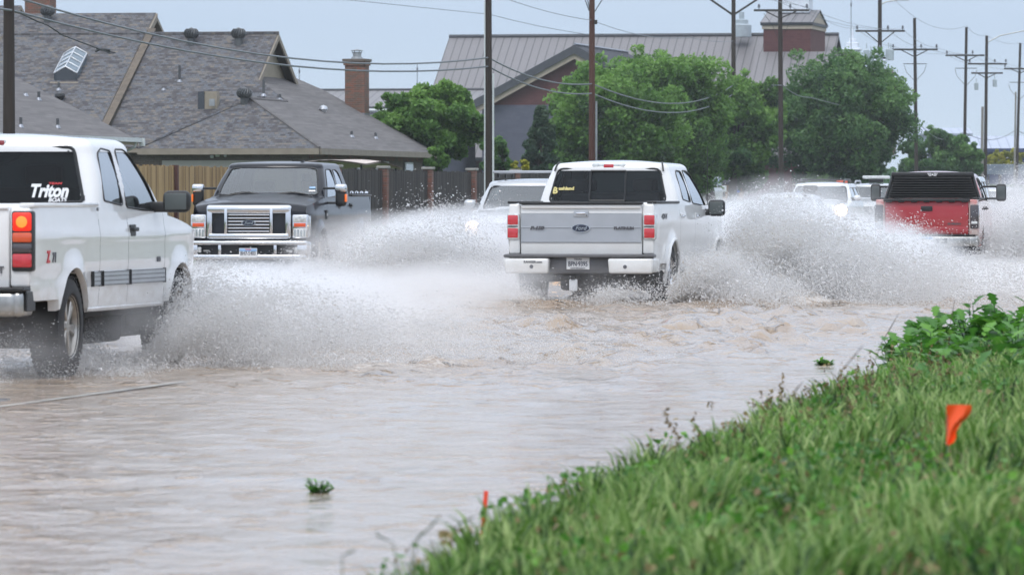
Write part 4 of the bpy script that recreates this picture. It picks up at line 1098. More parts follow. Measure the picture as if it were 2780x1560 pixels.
# edge line just above the asphalt
us = np.linspace(-10.67, -10.59, 3); ts = np.arange(12, 42.6, .2); UU, TT = np.meshgrid(us, ts, indexing='ij')
wob = np.clip(fbm(TT*.5, UU*0, seed=3)*.5+.5, 0, 1)
tag(grid_mesh('lane_marking', UU+0*UU, TT, .0055+.008*(wob-.45), ['wet_mark']), kind='structure')

TRK = [(-12.75, 44, 1.0), (-12.7, 74, 1.2), (-12.2, 106, 1.2)]
def wake(u, t):
    """how churned the water is: wheel tracks, bow waves and the lane the pickups run in"""
    w = 0
    w = w+.52*np.exp(-((u+10.5)/2.6)**2)*np.clip((t-50)/8, 0, 1)*np.clip((150-t)/40, 0, 1)
    w = w+.45*np.exp(-((u+14)/4.5)**2)*np.clip((t-48)/10, 0, 1)
    w = w+.35*np.exp(-((u+21)/3.0)**2)*np.clip((t-60)/20, 0, 1)
    w = w+.5*np.exp(-((u+9.8)/1.3)**2-((t-46)/5)**2)+.4*np.exp(-((u+8.6)/1.8)**2-((t-56)/9)**2)
    w = w+.34*np.exp(-((u+7.5)/2.2)**2)*np.clip((t-38)/14, 0, 1)
    return np.clip(w, 0, 1)
us = np.concatenate([np.arange(-30, -14, .25), np.arange(-14, -2.5, .07)]); ts = np.concatenate([[-80, -20, 5, 12], np.arange(15, 60, .16), np.arange(60, 125, .3), np.arange(125, 220, 2.0), [260, 340, 500, 800, 1600]])
UU, TT = np.meshgrid(us, ts, indexing='ij')
W = wake(UU, TT)
amp = (.007+.07*np.clip(W*1.3, 0, 1))*(TT > 14)*(TT < 220)
NEAR = .30+.70*np.clip((TT-37)/12, 0, 1); amp = amp*(.45+.55*NEAR)
ZZ = amp*fbm(UU*1.1, TT*.5, seed=9, o=3)+amp*.55*fbm(UU*3.1, TT*1.5, seed=31, o=3)
ZZ = ZZ+NEAR*(.008+.055*np.clip(W*1.3, 0, 1))*fbm(UU*2.3, TT*1.35, seed=77, o=3)*(TT > 16)*(TT < 125)
rg = fbm(UU*2.4+.3*TT, TT*1.5, seed=101, o=3); pt = np.clip(fbm(UU*.5, TT*.22, seed=102)*1.6+.55, 0, 1)
ZZ = ZZ+np.clip(rg-.24, 0, .5)*(.10+.22*W)*(.15+.85*pt)*NEAR*(TT > 16)*(TT < 125)
ZZ = ZZ+.012*np.exp(-((TT-(29.0+.25*UU))/.18)**2)*np.exp(-((UU+6.6)/1.2)**2)
def lump(u0, t0, su, st, h, sd):
    n = .62+.55*fbm(UU*2.2, TT*1.1, seed=sd, o=4)+.3*np.abs(fbm(UU*6, TT*2.5, seed=sd+3, o=3))
    return .7*h*np.exp(-((UU-u0)/su)**2-((TT-t0)/st)**2)*n
# bow and stern waves round the trucks
ZZ = ZZ+lump(-14.2, 69.5, .9, 2.0, .20, 40)+lump(-14.9, 72, 1.2, 3, .26, 41)+lump(-10.9, 72.5, .8, 2.0, .30, 42)+lump(-12.5, 71, 1.6, 1.4, .10, 43)+lump(-10.4, 77, 1.0, 3, .26, 44)+lump(-15.5, 79, 1.5, 4, .22, 52)
ZZ = ZZ+lump(-13.2, 101.5, 1.5, 2.5, .22, 45)+lump(-10.6, 103, 1.4, 3, .30, 46)+lump(-9.6, 110, 1.2, 4, .3, 53)+lump(-11.2, 49, .5, 2.0, .10, 47)+lump(-20.6, 89, 1.4, 2.5, .18, 48)+lump(-17.4, 92, 1.2, 3, .2, 49)
tag(grid_mesh('water', UU, TT, ZZ, ['flood_water'], attr=np.clip(W*np.clip((TT-66)/6-.55*np.exp(-((UU+8.2)/1.6)**2), .30, 1)+.45*np.exp(-((UU+9.9)/1.2)**2-((TT-46)/4)**2), 0, 1).ravel()), kind='structure')

# ---------------------------------------------------------------- houses
def slab(mb, pts, th, mat, side=None):
    """a roof plane with thickness"""
    p = [Vector(q) for q in pts]; n = (p[1]-p[0]).cross(p[2]-p[0]).normalized()
    if n.z < 0: p = p[::-1]; n = -n
    k = len(p); d = Vector((0, 0, -th))
    mb.add(p, [tuple(range(k))], mat)
    mb.add([q+d for q in p], [tuple(range(k))[::-1]], side or mat)
    mb.add(p+[q+d for q in p], [(i, k+i, k+(i+1) % k, (i+1) % k) for i in range(k)], side or mat)
def pipe(o, u, t, z, h, r=.05, mat='vent_metal', nm='vent_pipe'):
    m = MB(); m.tube([UT(u, t, z-.15), UT(u, t, z+h)], r, mat, 8); m.lathe([(r*2.2, -.02), (r*1.1, .08)], 'flashing', UT(u, t, z), 'z', 10); return m.build(nm, o)
def turbine(o, u, t, z, r=.26):
    m = MB(); c = UT(u, t, z); m.lathe([(r*.62, -.35), (r*.66, .22), (r*.9, .24)], 'vent_metal', c, 'z', 16); e = m.build('turbine_vent', o)
    m = MB()
    for q in range(18):
        a = 2*PI*q/18
        pts = [c+Vector((math.cos(a+.5*k)*r*(.75+.42*math.sin(PI*k)), math.sin(a+.5*k)*r*(.75+.42*math.sin(PI*k)), .24+.34*k)) for k in (0, .25, .5, .75, 1)]
        m.tube(pts, .028, 'vent_metal', 4)
    m.lathe([(r*.8, .24), (r*.95, .41), (r*.72, .56), (.001, .64)], 'vent_metal', c, 'z', 16); m.build('turbine_head', e)
H = empty('house', UT(-50, 203, 0), label='shingled brick house with turbine vents and garage behind the wooden fence', cat='house')
H0 = H.location.copy(); 
def hb(mb, nm, par=None, **k):
    o = mb.build(nm, par or H, uv=True, smooth=False, **k)
    if par is None: o.location = -H0
    return o
EZ = 3.15; SL = .55; K1 = -45.0; T0 = 195.0; T1 = 216.0
m = MB()
# garage wing walls
hw_ = [(-45.55, T0+.5), (-51.6, T0+.5), (-51.6, T0+6), (-60.5, T0+6.8), (-60.5, 212), (-45.55, T1-.4)]
m.prism([UT(u, t, .2) for u, t in hw_], (0, 0, EZ-.22), 'brick_tan'); hb(m, 'wall')
# wing roof: hip end and long slope, meeting the big gable roof behind
ap = UT(-48.4, 198.4, EZ+SL*3.4)
m = MB(); slab(m, [UT(-45, T0, EZ), UT(-51.8, T0, EZ), ap], .14, 'shingle_mixed', 'trim_beige'); hb(m, 'garage_roof')
m = MB()
top = lambda t: UT(-50.7, t, EZ+SL*5.7)
slab(m, [UT(-45, T0, EZ), ap, UT(-48.4, 204.26, EZ+SL*3.4), UT(-50.7, 206.55, EZ+SL*5.7), UT(-50.7, 213.6, EZ+SL*5.7), UT(-49.6, T1-.6, EZ+SL*4.6), UT(-45, T1, EZ)], .14, 'shingle_grey', 'trim_beige'); hb(m, 'side_roof')
m = MB(); slab(m, [UT(-51.8, T0, EZ), ap, UT(-48.4, 204.2, EZ+SL*3.4), UT(-51.8, 201.0, EZ)], .14, 'shingle_mixed', 'trim_beige'); hb(m, 'garage_roof')
# hip caps and fascia
m = MB(); m.tube([UT(-45, T0, EZ+.02), ap, UT(-48.4, 204.2, EZ+SL*3.4)], .06, 'shingle_grey', 5); m.tube([UT(-51.8, T0, EZ+.02), ap], .06, 'shingle_mixed', 5); hb(m, 'hip_cap')
for a, b in (((-45, T0), (-51.8, T0)), ((-45, T0), (-45, T1))):
    m = MB(); A, B = UT(*a, EZ), UT(*b, EZ); d = (B-A).normalized(); nrm = Vector((d.y, -d.x, 0)); nrm = nrm if nrm.dot(UT(-45, T0)-UT(-48, 200)) > 0 else -nrm
    m.prism([A+nrm*.02+Vector((0, 0, -.22)), B+nrm*.02+Vector((0, 0, -.22)), B+nrm*.02+Vector((0, 0, .0)), A+nrm*.02+Vector((0, 0, .0))], nrm*.05, 'trim_beige')
    hb(m, 'fascia', normals=True)
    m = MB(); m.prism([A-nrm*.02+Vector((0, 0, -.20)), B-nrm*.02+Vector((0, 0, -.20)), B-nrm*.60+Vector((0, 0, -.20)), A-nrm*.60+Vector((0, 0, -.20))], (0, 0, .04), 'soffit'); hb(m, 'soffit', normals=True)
# soldier course, garage door, lamp, windows
m = MB(); m.prism([UT(-45.53, T0+.6, EZ-.36), UT(-45.53, T1-.5, EZ-.36), UT(-45.53, T1-.5, EZ-.2), UT(-45.53, T0+.6, EZ-.2)], UT(.03, 0)-UT(0, 0), 'brick_red'); hb(m, 'soldier_course', normals=True)
m = MB(); m.prism([UT(-46.15, T0+.5, .3), UT(-51.0, T0+.5, .3), UT(-51.0, T0+.5, 2.72), UT(-46.15, T0+.5, 2.72)], UT(0, -.05)-UT(0, 0), 'garage_white')
for z in (.9, 1.5, 2.1): m.prism([UT(-46.15, T0+.44, z), UT(-51.0, T0+.44, z), UT(-51.0, T0+.44, z+.03), UT(-46.15, T0+.44, z+.03)], UT(0, -.01)-UT(0, 0), 'trim_beige')
g = hb(m, 'garage_door', normals=True)
m = MB(); m.rbox(UT(-48.9, T0+.40, 2.92), (.16, .14, .14), 'gutter_white', .03); m.rbox(UT(-48.6, T0+.36, 2.90), (.10, .16, .12), 'vent_silver', .03); m.rbox(UT(-49.1, T0+.36, 2.86), (.13, .2, .11), 'gutter_white', .04); hb(m, 'flood_light')
for t_, w_ in ((203.4, .8), (206.6, .7), (208.1, .9), (212.0, 1.5)):
    m = MB(); m.prism([UT(-45.5, t_, 1.5), UT(-45.5, t_+w_, 1.5), UT(-45.5, t_+w_, EZ-.40), UT(-45.5, t_, EZ-.40)], UT(.03, 0)-UT(0, 0), 'gutter_white'); o = hb(m, 'window', normals=True)
    m = MB(); m.prism([UT(-45.47, t_+.07, 1.57), UT(-45.47, t_+w_-.07, 1.57), UT(-45.47, t_+w_-.07, EZ-.47), UT(-45.47, t_+.07, EZ-.47)], UT(.015, 0)-UT(0, 0), 'window_blue' if w_ > 1 else 'window_dark'); m.build('pane', o, smooth=False, normals=True)
# big gable roof, ridge across the view
RZ = 7.72; RT = 209.0; S2 = .57
def zr2(t): return RZ-S2*(RT-t)
m = MB(); slab(m, [UT(-49.9, RT, RZ), UT(-49.9, 205.8, zr2(205.8)), UT(-45.3, 201.1, zr2(201.1)), UT(-62, 201.0, zr2(201.0)), UT(-62, RT, RZ)], .14, 'shingle_mixed', 'trim_beige'); hb(m, 'main_roof')
m = MB(); slab(m, [UT(-49.9, RT, RZ), UT(-62, RT, RZ), UT(-62, 214.5, RZ-S2*5.5), UT(-49.9, 212.6, RZ-S2*3.6)], .14, 'shingle_mixed', 'trim_beige'); hb(m, 'main_roof')
m = MB(); m.prism([UT(-50.25, 205.0, zr2(205.0)-.1), UT(-50.25, RT, RZ-.12), UT(-50.25, 213.0, RZ-S2*4-.1)], UT(-.1, 0)-UT(0, 0), 'siding_beige')
for q in range(9): z = 5.7+q*.2; 
hb(m, 'gable_wall', normals=True)
for tt in (205.3, 212.7):
    m = MB(); zz = RZ-S2*abs(RT-tt)
    m.prism([UT(-49.88, tt, zz-.25), UT(-49.88, RT, RZ-.25), UT(-49.88, RT, RZ-.02), UT(-49.88, tt, zz-.02)], UT(.05, 0)-UT(0, 0), 'trim_beige'); hb(m, 'barge_board', normals=True)
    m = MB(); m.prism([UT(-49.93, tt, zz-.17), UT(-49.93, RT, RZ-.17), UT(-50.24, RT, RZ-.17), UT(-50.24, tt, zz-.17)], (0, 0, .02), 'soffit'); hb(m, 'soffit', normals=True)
m = MB(); m.tube([UT(-49.85, RT, RZ+.02), UT(-62, RT, RZ+.02)], .08, 'shingle_mixed', 5); hb(m, 'ridge_cap')
# taller gable roof at the left
R3 = 8.62; RT3 = 210.6; S3 = .545
def zr3(t): return R3-S3*(RT3-t)
m = MB(); slab(m, [UT(-55.2, RT3, R3), UT(-55.2, 202.3, zr3(202.3)), UT(-75, 198.5, zr3(198.5)), UT(-75, RT3, R3)], .16, 'shingle_mixed', 'trim_beige'); hb(m, 'tall_roof')
m = MB(); slab(m, [UT(-55.2, RT3, R3), UT(-75, RT3, R3), UT(-75, 216, R3-S3*5.4), UT(-55.2, 216, R3-S3*5.4)], .16, 'shingle_mixed', 'trim_beige'); hb(m, 'tall_roof')
m = MB(); m.prism([UT(-55.45, 202.2, zr3(202.2)-.12), UT(-55.45, RT3, R3-.14), UT(-55.45, 216, R3-S3*5.4-.12)], UT(-.12, 0)-UT(0, 0), 'brick_tan'); hb(m, 'gable_wall', normals=True)
m = MB(); m.prism([UT(-55.18, 202.3, zr3(202.3)-.30), UT(-55.18, RT3, R3-.30), UT(-55.18, RT3, R3-.03), UT(-55.18, 202.3, zr3(202.3)-.03)], UT(.06, 0)-UT(0, 0), 'trim_beige'); hb(m, 'barge_board', normals=True)
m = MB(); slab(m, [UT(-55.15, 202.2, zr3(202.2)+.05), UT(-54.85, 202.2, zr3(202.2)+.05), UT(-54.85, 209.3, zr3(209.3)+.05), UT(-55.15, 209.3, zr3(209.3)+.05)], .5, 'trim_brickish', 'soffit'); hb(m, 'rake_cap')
m = MB(); m.prism([UT(-55.12, 202.3, zr3(202.3)-.95), UT(-55.12, 209.6, zr3(209.6)-.95), UT(-55.12, 209.6, zr3(209.6)-.30), UT(-55.12, 202.3, zr3(202.3)-.30)], UT(-.2, 0)-UT(0, 0), 'brick_tan'); hb(m, 'gable_wall', normals=True)
m = MB(); slab(m, [UT(-60.9, RT3+.8, R3+.35), UT(-60.9, RT3-2.0, R3-.95), UT(-75, RT3-2.0, R3-.95), UT(-75, RT3+.8, R3+.35)], .16, 'shingle_mixed', 'trim_beige'); slab(m, [UT(-60.9, RT3+.8, R3+.35), UT(-75, RT3+.8, R3+.35), UT(-75, RT3+5, R3-2), UT(-60.9, RT3+5, R3-2)], .16, 'shingle_mixed', 'trim_beige'); hb(m, 'tall_roof')
m = MB(); m.prism([UT(-60.95, RT3+.8, R3+.33), UT(-60.95, RT3-1.9, R3-.95), UT(-60.95, RT3+4.5, R3-1.9)], UT(-.1, 0)-UT(0, 0), 'trim_beige'); hb(m, 'gable_wall', normals=True)
def chimney(cu, ct, z0, z1, wu, wt, flue=True):
    m = MB(); m.box(UT(cu, ct, (z0+z1)/2), (wu, wt, z1-z0), 'brick_red', rz=-TH); o = hb(m, 'chimney')
    m = MB(); m.box(UT(cu, ct, z1-.16), (wu+.10, wt+.10, .16), 'brick_red', rz=-TH); m.box(UT(cu, ct, z1-.03), (wu+.18, wt+.18, .10), 'brick_tan', rz=-TH); m.build('corbel', o, uv=True, smooth=False)
    m = MB(); m.box(UT(cu, ct, z0+.35), (wu+.02, wt+.02, .35), 'flashing', rz=-TH); m.build('base_flashing', o, uv=True, smooth=False)
    if flue:
        c = UT(cu, ct, z1)
        m = MB(); m.lathe([(.24, 0), (.22, .10), (.17, .12), (.17, .30)], 'galvanised', c, 'z', 16)
        m.lathe([(.001, .42), (.24, .37), (.24, .35), (.001, .36)], 'galvanised', c, 'z', 16)
        for q in range(6): a = q*PI/3; m.tube([c+Vector((.18*math.cos(a), .18*math.sin(a), .25)), c+Vector((.2*math.cos(a), .2*math.sin(a), .37))], .012, 'galvanised', 4)
        m.build('flue_cap', o)
chimney(-48.15, 215.3, 4.2, 6.86, .80, .85)
chimney(-61.0, 214.5, 7.5, 10.4, 1.05, .9, False)
def onroof(px, py, plane):
    """meet the viewing line with z = a + b*u + c*t"""
    k = (px-CX)/F; v = (HY-py)/F; a, b, c = plane
    uu = k*CT-ST; tt = k*ST+CT
    D = (CH-a)/(b*uu+c*tt-v); return uu*D, tt*D, CH+v*D
PL_side = (EZ-SL*45, -SL, 0); PL_main = (RZ-S2*RT, 0, S2); PL_tall = (R3-S3*RT3, 0, S3); PL_front = (EZ-.535*T0, 0, .535)
for px, py, pl in ((520, 112, PL_main), (648, 112, PL_main), (664, 275, PL_front), (130, 50, PL_tall)):
    u, t, z = onroof(px, py+8, pl); turbine(H, u, t, z, .24)
for px, py, pl, h in ((488, 222, PL_main, .62), (716, 260, PL_side, .6), (760, 272, PL_side, .22), (955, 372, PL_side, .22), (1020, 376, PL_side, .22), (160, 245, PL_tall, .3), (445, 245, PL_main, .06)):
    u, t, z = onroof(px, py, pl); pipe(H, u, t, z, h, .05)
u, t, z = onroof(163, 272, PL_tall); m = MB(); m.lathe([(.10, 0), (.16, .08), (.20, .14), (.18, .24), (.001, .28)], 'black_plastic', UT(u, t, z), 'z', 14); m.build('roof_vent', H)
u, t, z = onroof(878, 305, PL_side); m = MB(); m.lathe([(.10, 0), (.17, .12), (.14, .22), (.001, .28)], 'vent_silver', UT(u, t, z), 'z', 14); m.build('roof_vent', H)
for o in list(H.children):
    if o.name.split('.')[0] in ('turbine_vent', 'vent_pipe', 'roof_vent'): o.location = -H0
# skylight: glazed gabled box
u, t, z = onroof(180, 215, PL_tall); m = MB(); cu, ct = u, t
def sk(du, dt, dz): return UT(cu+du, ct+dt, z+S3*dt+dz)
m = MB(); 
for du in (-.42, .42): m.prism([sk(du-.03, -.1, -.05), sk(du-.03, 1.35, -.05), sk(du-.03, 1.35, .28), sk(du-.03, -.1, .28)], UT(.06, 0)-UT(0, 0), 'window_blue')
m.prism([sk(-.45, -.1, -.05), sk(.45, -.1, -.05), sk(.45, -.1, .28), sk(0, -.1, .52), sk(-.45, -.1, .28)], UT(0, .06)-UT(0, 0), 'window_dark')
m.prism([sk(-.55, -.3, -.03), sk(.55, -.3, -.03), sk(.55, -.3, .05), sk(-.55, -.3, .05)], UT(0, .1)-UT(0, 0), 'trim_cream')
o = hb(m, 'skylight', normals=True)
m = MB(); m.poly([sk(-.45, -.1, .28), sk(0, -.1, .52), sk(0, 1.35, .52), sk(-.45, 1.35, .28)], 'window_blue'); m.poly([sk(.45, -.1, .28), sk(.45, 1.35, .28), sk(0, 1.35, .52), sk(0, -.1, .52)], 'window_blue'); m.build('pane', o, smooth=False)
m = MB()
for dt in (-.1, .26, .62, .98, 1.35): m.tube([sk(-.45, dt, .29), sk(0, dt, .54), sk(.45, dt, .29)], .025, 'vent_silver', 5)
for du, dz in ((-.45, .29), (0, .54), (.45, .29)): m.tube([sk(du, -.1, dz), sk(du, 1.35, dz)], .028, 'vent_silver', 5)
m.build('frame', o)
# small flat-faced dormer with a dark opening and a meter box
u, t, z = onroof(570, 300, PL_main); m = MB(); m.box(UT(u, t+.3, z+.35), (.50, .4, .75), 'siding_beige', rz=-TH); o = hb(m, 'dormer')
m = MB(); m.box(UT(u-.36, t+.25, z+.32), (.26, .35, .78), 'window_dark', rz=-TH); m.build('opening', o, smooth=False)
m = MB(); m.box(UT(u+.12, t-.13, z+.30), (.20, .08, .26), 'galvanised', rz=-TH); m.build('meter_box', o, smooth=False)
# low building part left of the garage
m = MB(); m.prism([UT(-52, 201.5, .2), UT(-53.5, 201.5, .2), UT(-53.5, 201.5, 3.0), UT(-52, 201.5, 3.0)], UT(0, .3)-UT(0, 0), 'window_dark'); hb(m, 'carport_opening', normals=True)
m = MB(); m.prism([UT(-51.8, 200.6, 3.05), UT(-62, 200.6, 3.05), UT(-62, 200.6, 3.28), UT(-51.8, 200.6, 3.28)], UT(0, .1)-UT(0, 0), 'trim_beige'); m.prism([UT(-51.8, 200.6, 3.28), UT(-62, 200.6, 3.28), UT(-62, 202.0, 3.75), UT(-51.8, 202.0, 3.75)], (0, 0, -.08), 'shingle_mixed'); hb(m, 'lower_eave', normals=True)
# neighbour's roof in front at the left
NB = empty('house', UT(-50, 150, 0), label='grey-roofed neighbouring house at the far left with a white gutter and downpipe', cat='house'); N0 = NB.location.copy()
def nb(mb, nm, par=None, **k):
    o = mb.build(nm, par or NB, uv=True, smooth=False, **k)
    if par is None: o.location = -N0
    return o
m = MB(); NE_ = 3.2
slab(m, [UT(-44.3, 166.6, NE_), UT(-51.0, 166.6, NE_+.5*6.7), UT(-51.0, 118, NE_+.5*6.7), UT(-44.3, 118, NE_)], .14, 'shingle_grey', 'trim_cream'); nb(m, 'roof')
m = MB(); slab(m, [UT(-51.0, 166.6, NE_+.5*6.7), UT(-57.7, 166.6, NE_), UT(-57.7, 118, NE_), UT(-51.0, 118, NE_+.5*6.7)], .14, 'shingle_grey', 'trim_cream'); nb(m, 'roof')
m = MB(); m.prism([UT(-44.9, 166.1, .2), UT(-57, 166.1, .2), UT(-57, 118.5, .2), UT(-44.9, 118.5, .2)], (0, 0, NE_-.15), 'brick_tan'); nb(m, 'wall', normals=True)
m = MB(); m.prism([UT(-44.9, 166.1, NE_-.05), UT(-51.0, 166.1, NE_+3.0), UT(-57, 166.1, NE_-.05)], UT(0, -.2)-UT(0, 0), 'brick_tan'); nb(m, 'gable_wall', normals=True)
m = MB(); m.prism([UT(-44.28, 118, NE_-.20), UT(-44.28, 166.6, NE_-.20), UT(-44.28, 166.6, NE_), UT(-44.28, 118, NE_)], UT(.04, 0)-UT(0, 0), 'trim_cream'); nb(m, 'fascia', normals=True)
m = MB(); m.prism([UT(-44.23, 118, NE_-.10), UT(-44.23, 166.75, NE_-.10), UT(-44.23, 166.75, NE_+.03), UT(-44.23, 118, NE_+.03)], UT(.12, 0)-UT(0, 0), 'gutter_white')
m.prism([UT(-44.20, 166.6, NE_-.22), UT(-44.05, 166.6, NE_-.22), UT(-44.05, 166.75, NE_-.22), UT(-44.20, 166.75, NE_-.22)], (0, 0, .25), 'gutter_white')
m.tube([UT(-44.2, 166.2, NE_-.1), UT(-44.25, 166.2, NE_-.25), UT(-44.75, 166.2, NE_-.5), UT(-44.78, 166.2, .4)], .05, 'gutter_white', 6); nb(m, 'gutter', normals=True)
PLN = (NE_-.5*44.3, -.5, 0)
for px, py, h in ((57, 345, .28), (157, 347, .28), (106, 272, .26), (70, 260, .1)):
    u, t, z = onroof(px, py, PLN); o = pipe(NB, u, t, z, h, .045); o.location = -N0
# ---------------------------------------------------------------- school with the metal roof
SC = empty('school_building', UT(-72, 400, 0), label='long brick school with grey metal roofs and a brick gable behind the trees', cat='building'); S0 = SC.location.copy()
def sb(mb, nm, par=None, **k):
    o = mb.build(nm, par or SC, uv=True, smooth=False, **k)
    if par is None: o.location = -S0
    return o
RS = 13.75
m = MB(); slab(m, [UT(-86.8, 421, RS), UT(-56.3, 421, RS), UT(-56.3, 406, RS-.63*15), UT(-86.8, 406, RS-.63*15)], .25, 'metal_roof', 'fascia_dark'); slab(m, [UT(-86.8, 421, RS), UT(-56.3, 421, RS), UT(-56.3, 436, RS-.63*15), UT(-86.8, 436, RS-.63*15)], .25, 'metal_roof', 'fascia_dark')
m.tube([UT(-86.8, 421, RS+.05), UT(-56.3, 421, RS+.05)], .16, 'fascia_dark', 6); sb(m, 'main_roof')
m = MB(); m.prism([UT(-86, 407, .5), UT(-57, 407, .5), UT(-57, 435, .5), UT(-86, 435, .5)], (0, 0, 4.2), 'brick_maroon'); m.prism([UT(-86.2, 407.5, 4.4), UT(-86.2, 421, 12.9), UT(-86.2, 434.5, 4.4)], UT(.3, 0)-UT(0, 0), 'brick_maroon'); sb(m, 'wall', normals=True)
# low wing with its own metal roof
m = MB(); slab(m, [UT(-112, 401, 9.25), UT(-79.2, 401, 9.25), UT(-79.2, 394.6, 7.95), UT(-112, 394.6, 7.95)], .2, 'metal_roof', 'fascia_dark'); m.tube([UT(-112, 401, 9.3), UT(-79.2, 401, 9.3)], .1, 'fascia_dark', 6)
sb(m, 'wing_roof')
m = MB(); slab(m, [UT(-112, 394.5, 8.1), UT(-80.5, 394.5, 7.5), UT(-80.5, 386, 5.2), UT(-112, 386, 5.2)], .2, 'shingle_dark', 'gutter_white'); m.tube([UT(-112, 394.4, 8.15), UT(-80.5, 394.4, 7.55)], .12, 'gutter_white', 6); sb(m, 'wing_roof')
m = MB(); m.prism([UT(-112, 387, .5), UT(-80.5, 387, .5), UT(-80.5, 400, .5), UT(-112, 400, .5)], (0, 0, 4.6), 'block_slate'); sb(m, 'wall', normals=True)
# gable end towards the road
GA = (-72.05, 12.35); GL = (-79.9, 8.15); GR = (-64.2, 8.15)
m = MB(); m.prism([UT(-79.0, 395, 8.03), UT(-65.1, 395, 8.03), UT(-65.1, 395, 8.5), UT(-72.05, 395, 12.1), UT(-79.0, 395, 8.5)], UT(0, .4)-UT(0, 0), 'brick_maroon'); w = sb(m, 'gable_wall', normals=True)
m = MB(); m.prism([UT(-79.0, 395, .5), UT(-65.1, 395, .5), UT(-65.1, 395, 8.03), UT(-79.0, 395, 8.03)], UT(0, .4)-UT(0, 0), 'block_slate'); m.prism([UT(-79.0, 395.4, .5), UT(-65.1, 395.4, .5), UT(-65.1, 410, .5), UT(-79, 410, .5)], (0, 0, 7.5), 'block_slate'); sb(m, 'wall', normals=True)
for a in (GL, GR):
    m = MB(); slab(m, [UT(GA[0], 394.2, GA[1]), UT(a[0], 394.2, a[1]), UT(a[0], 412, a[1]), UT(GA[0], 417, GA[1])], .2, 'shingle_dark', 'fascia_dark'); sb(m, 'gable_roof')
    m = MB(); m.prism([UT(a[0], 394.15, a[1]-.05), UT(GA[0], 394.15, GA[1]-.05), UT(GA[0], 394.15, GA[1]-.62), UT(a[0], 394.15, a[1]-.62)], UT(0, .1)-UT(0, 0), 'fascia_dark'); sb(m, 'barge_board', normals=True)
    m = MB(); m.prism([UT(a[0], 394.35, a[1]-.60), UT(GA[0], 394.35, GA[1]-.60), UT(GA[0], 394.35, GA[1]-1.0), UT(a[0], 394.35, a[1]-1.0)], UT(0, .3)-UT(0, 0), 'trim_cream'); sb(m, 'trim_band', normals=True)
m = MB(); c = UT(-72.05, 394.85, 9.75); m.prism([c+Vector((math.cos(a)*.62, 0, math.sin(a)*.62)) for a in [q*2*PI/24 for q in range(24)]], (0, -.15, 0), 'window_dark'); sb(m, 'round_window', normals=True)
m = MB()
m.tube([UT(-72, 394.2, 12.42), UT(-72, 417, 12.42)], .09, 'flashing', 5); sb(m, 'ridge_flashing')
# rooftop vent and brick tower with cupola
m = MB(); c = P(2013, 101, 424); m.lathe([(.75, 0), (.75, .9), (.5, 1.0), (.5, 1.3), (.2, 1.35), (.2, 1.9)], 'transformer_grey', c, 'z', 12); m.build('roof_vent', SC).location = -S0
def up(px, py, t):
    k = (px-CX)/F; D = t/(k*ST+CT); return (k*CT-ST)*D, CH+(HY-py)/F*D
TT_ = 410.0; u0, z1 = up(2072, 80, TT_); u1, _ = up(2200, 80, TT_)
m = MB(); m.prism([UT(u0, TT_, 2), UT(u1, TT_, 2), UT(u1, TT_+8, 2), UT(u0, TT_+8, 2)], (0, 0, z1-2), 'brick_maroon'); sb(m, 'tower_wall', normals=True)
m = MB(); m.prism([UT(u0-.1, TT_-.1, z1), UT(u1+.1, TT_-.1, z1), UT(u1+.1, TT_+8, z1), UT(u0-.1, TT_+8, z1)], (0, 0, .28), 'trim_cream'); m.prism([UT(u0-.2, TT_-.2, z1+.28), UT(u1+.2, TT_-.2, z1+.28), UT(u1+.2, TT_+8, z1+.28), UT(u0-.2, TT_+8, z1+.28)], (0, 0, .22), 'fascia_dark'); sb(m, 'cornice', normals=True)
zt = z1+.5; zr = zt+1.05
m = MB(); slab(m, [UT(u0-.2, TT_-.3, zt), UT(u1+.2, TT_-.3, zt), UT(u1+.2, TT_+4, zr), UT(u0-.2, TT_+4, zr)], .1, 'metal_roof', 'fascia_dark'); slab(m, [UT(u0-.2, TT_+8.3, zt), UT(u1+.2, TT_+8.3, zt), UT(u1+.2, TT_+4, zr), UT(u0-.2, TT_+4, zr)], .1, 'metal_roof', 'fascia_dark'); m.prism([UT(u1+.1, TT_, zt), UT(u1+.1, TT_+8, zt), UT(u1+.1, TT_+4, zr)], UT(-.2, 0)-UT(0, 0), 'trim_cream'); sb(m, 'tower_roof', normals=False)
m = MB(); cu = (u0+u1)/2+.2; m.box(UT(cu, TT_+4, zr+.2), (2.1, 2.1, 1.6), 'steeple_white', rz=-TH); m.box(UT(cu, TT_+4, zr+1.1), (2.5, 2.5, .25), 'steeple_white', rz=-TH); m.box(UT(cu, TT_+4, zr+1.9), (1.7, 1.7, 1.5), 'steeple_white', rz=-TH)
m.box(UT(cu, TT_+2.8, zr-.35), (2.3, .3, .25), 'fascia_dark', rz=-TH); sb(m, 'cupola')
m = MB(); slab(m, [UT(u0-.5, TT_-.2, z1-1.7), UT(u1+3.4, TT_-.2, z1-1.7), UT(u1+3.4, TT_-5.5, z1-5.2), UT(u0-.5, TT_-5.5, z1-5.2)], .2, 'metal_roof', 'fascia_dark'); sb(m, 'lower_roof')
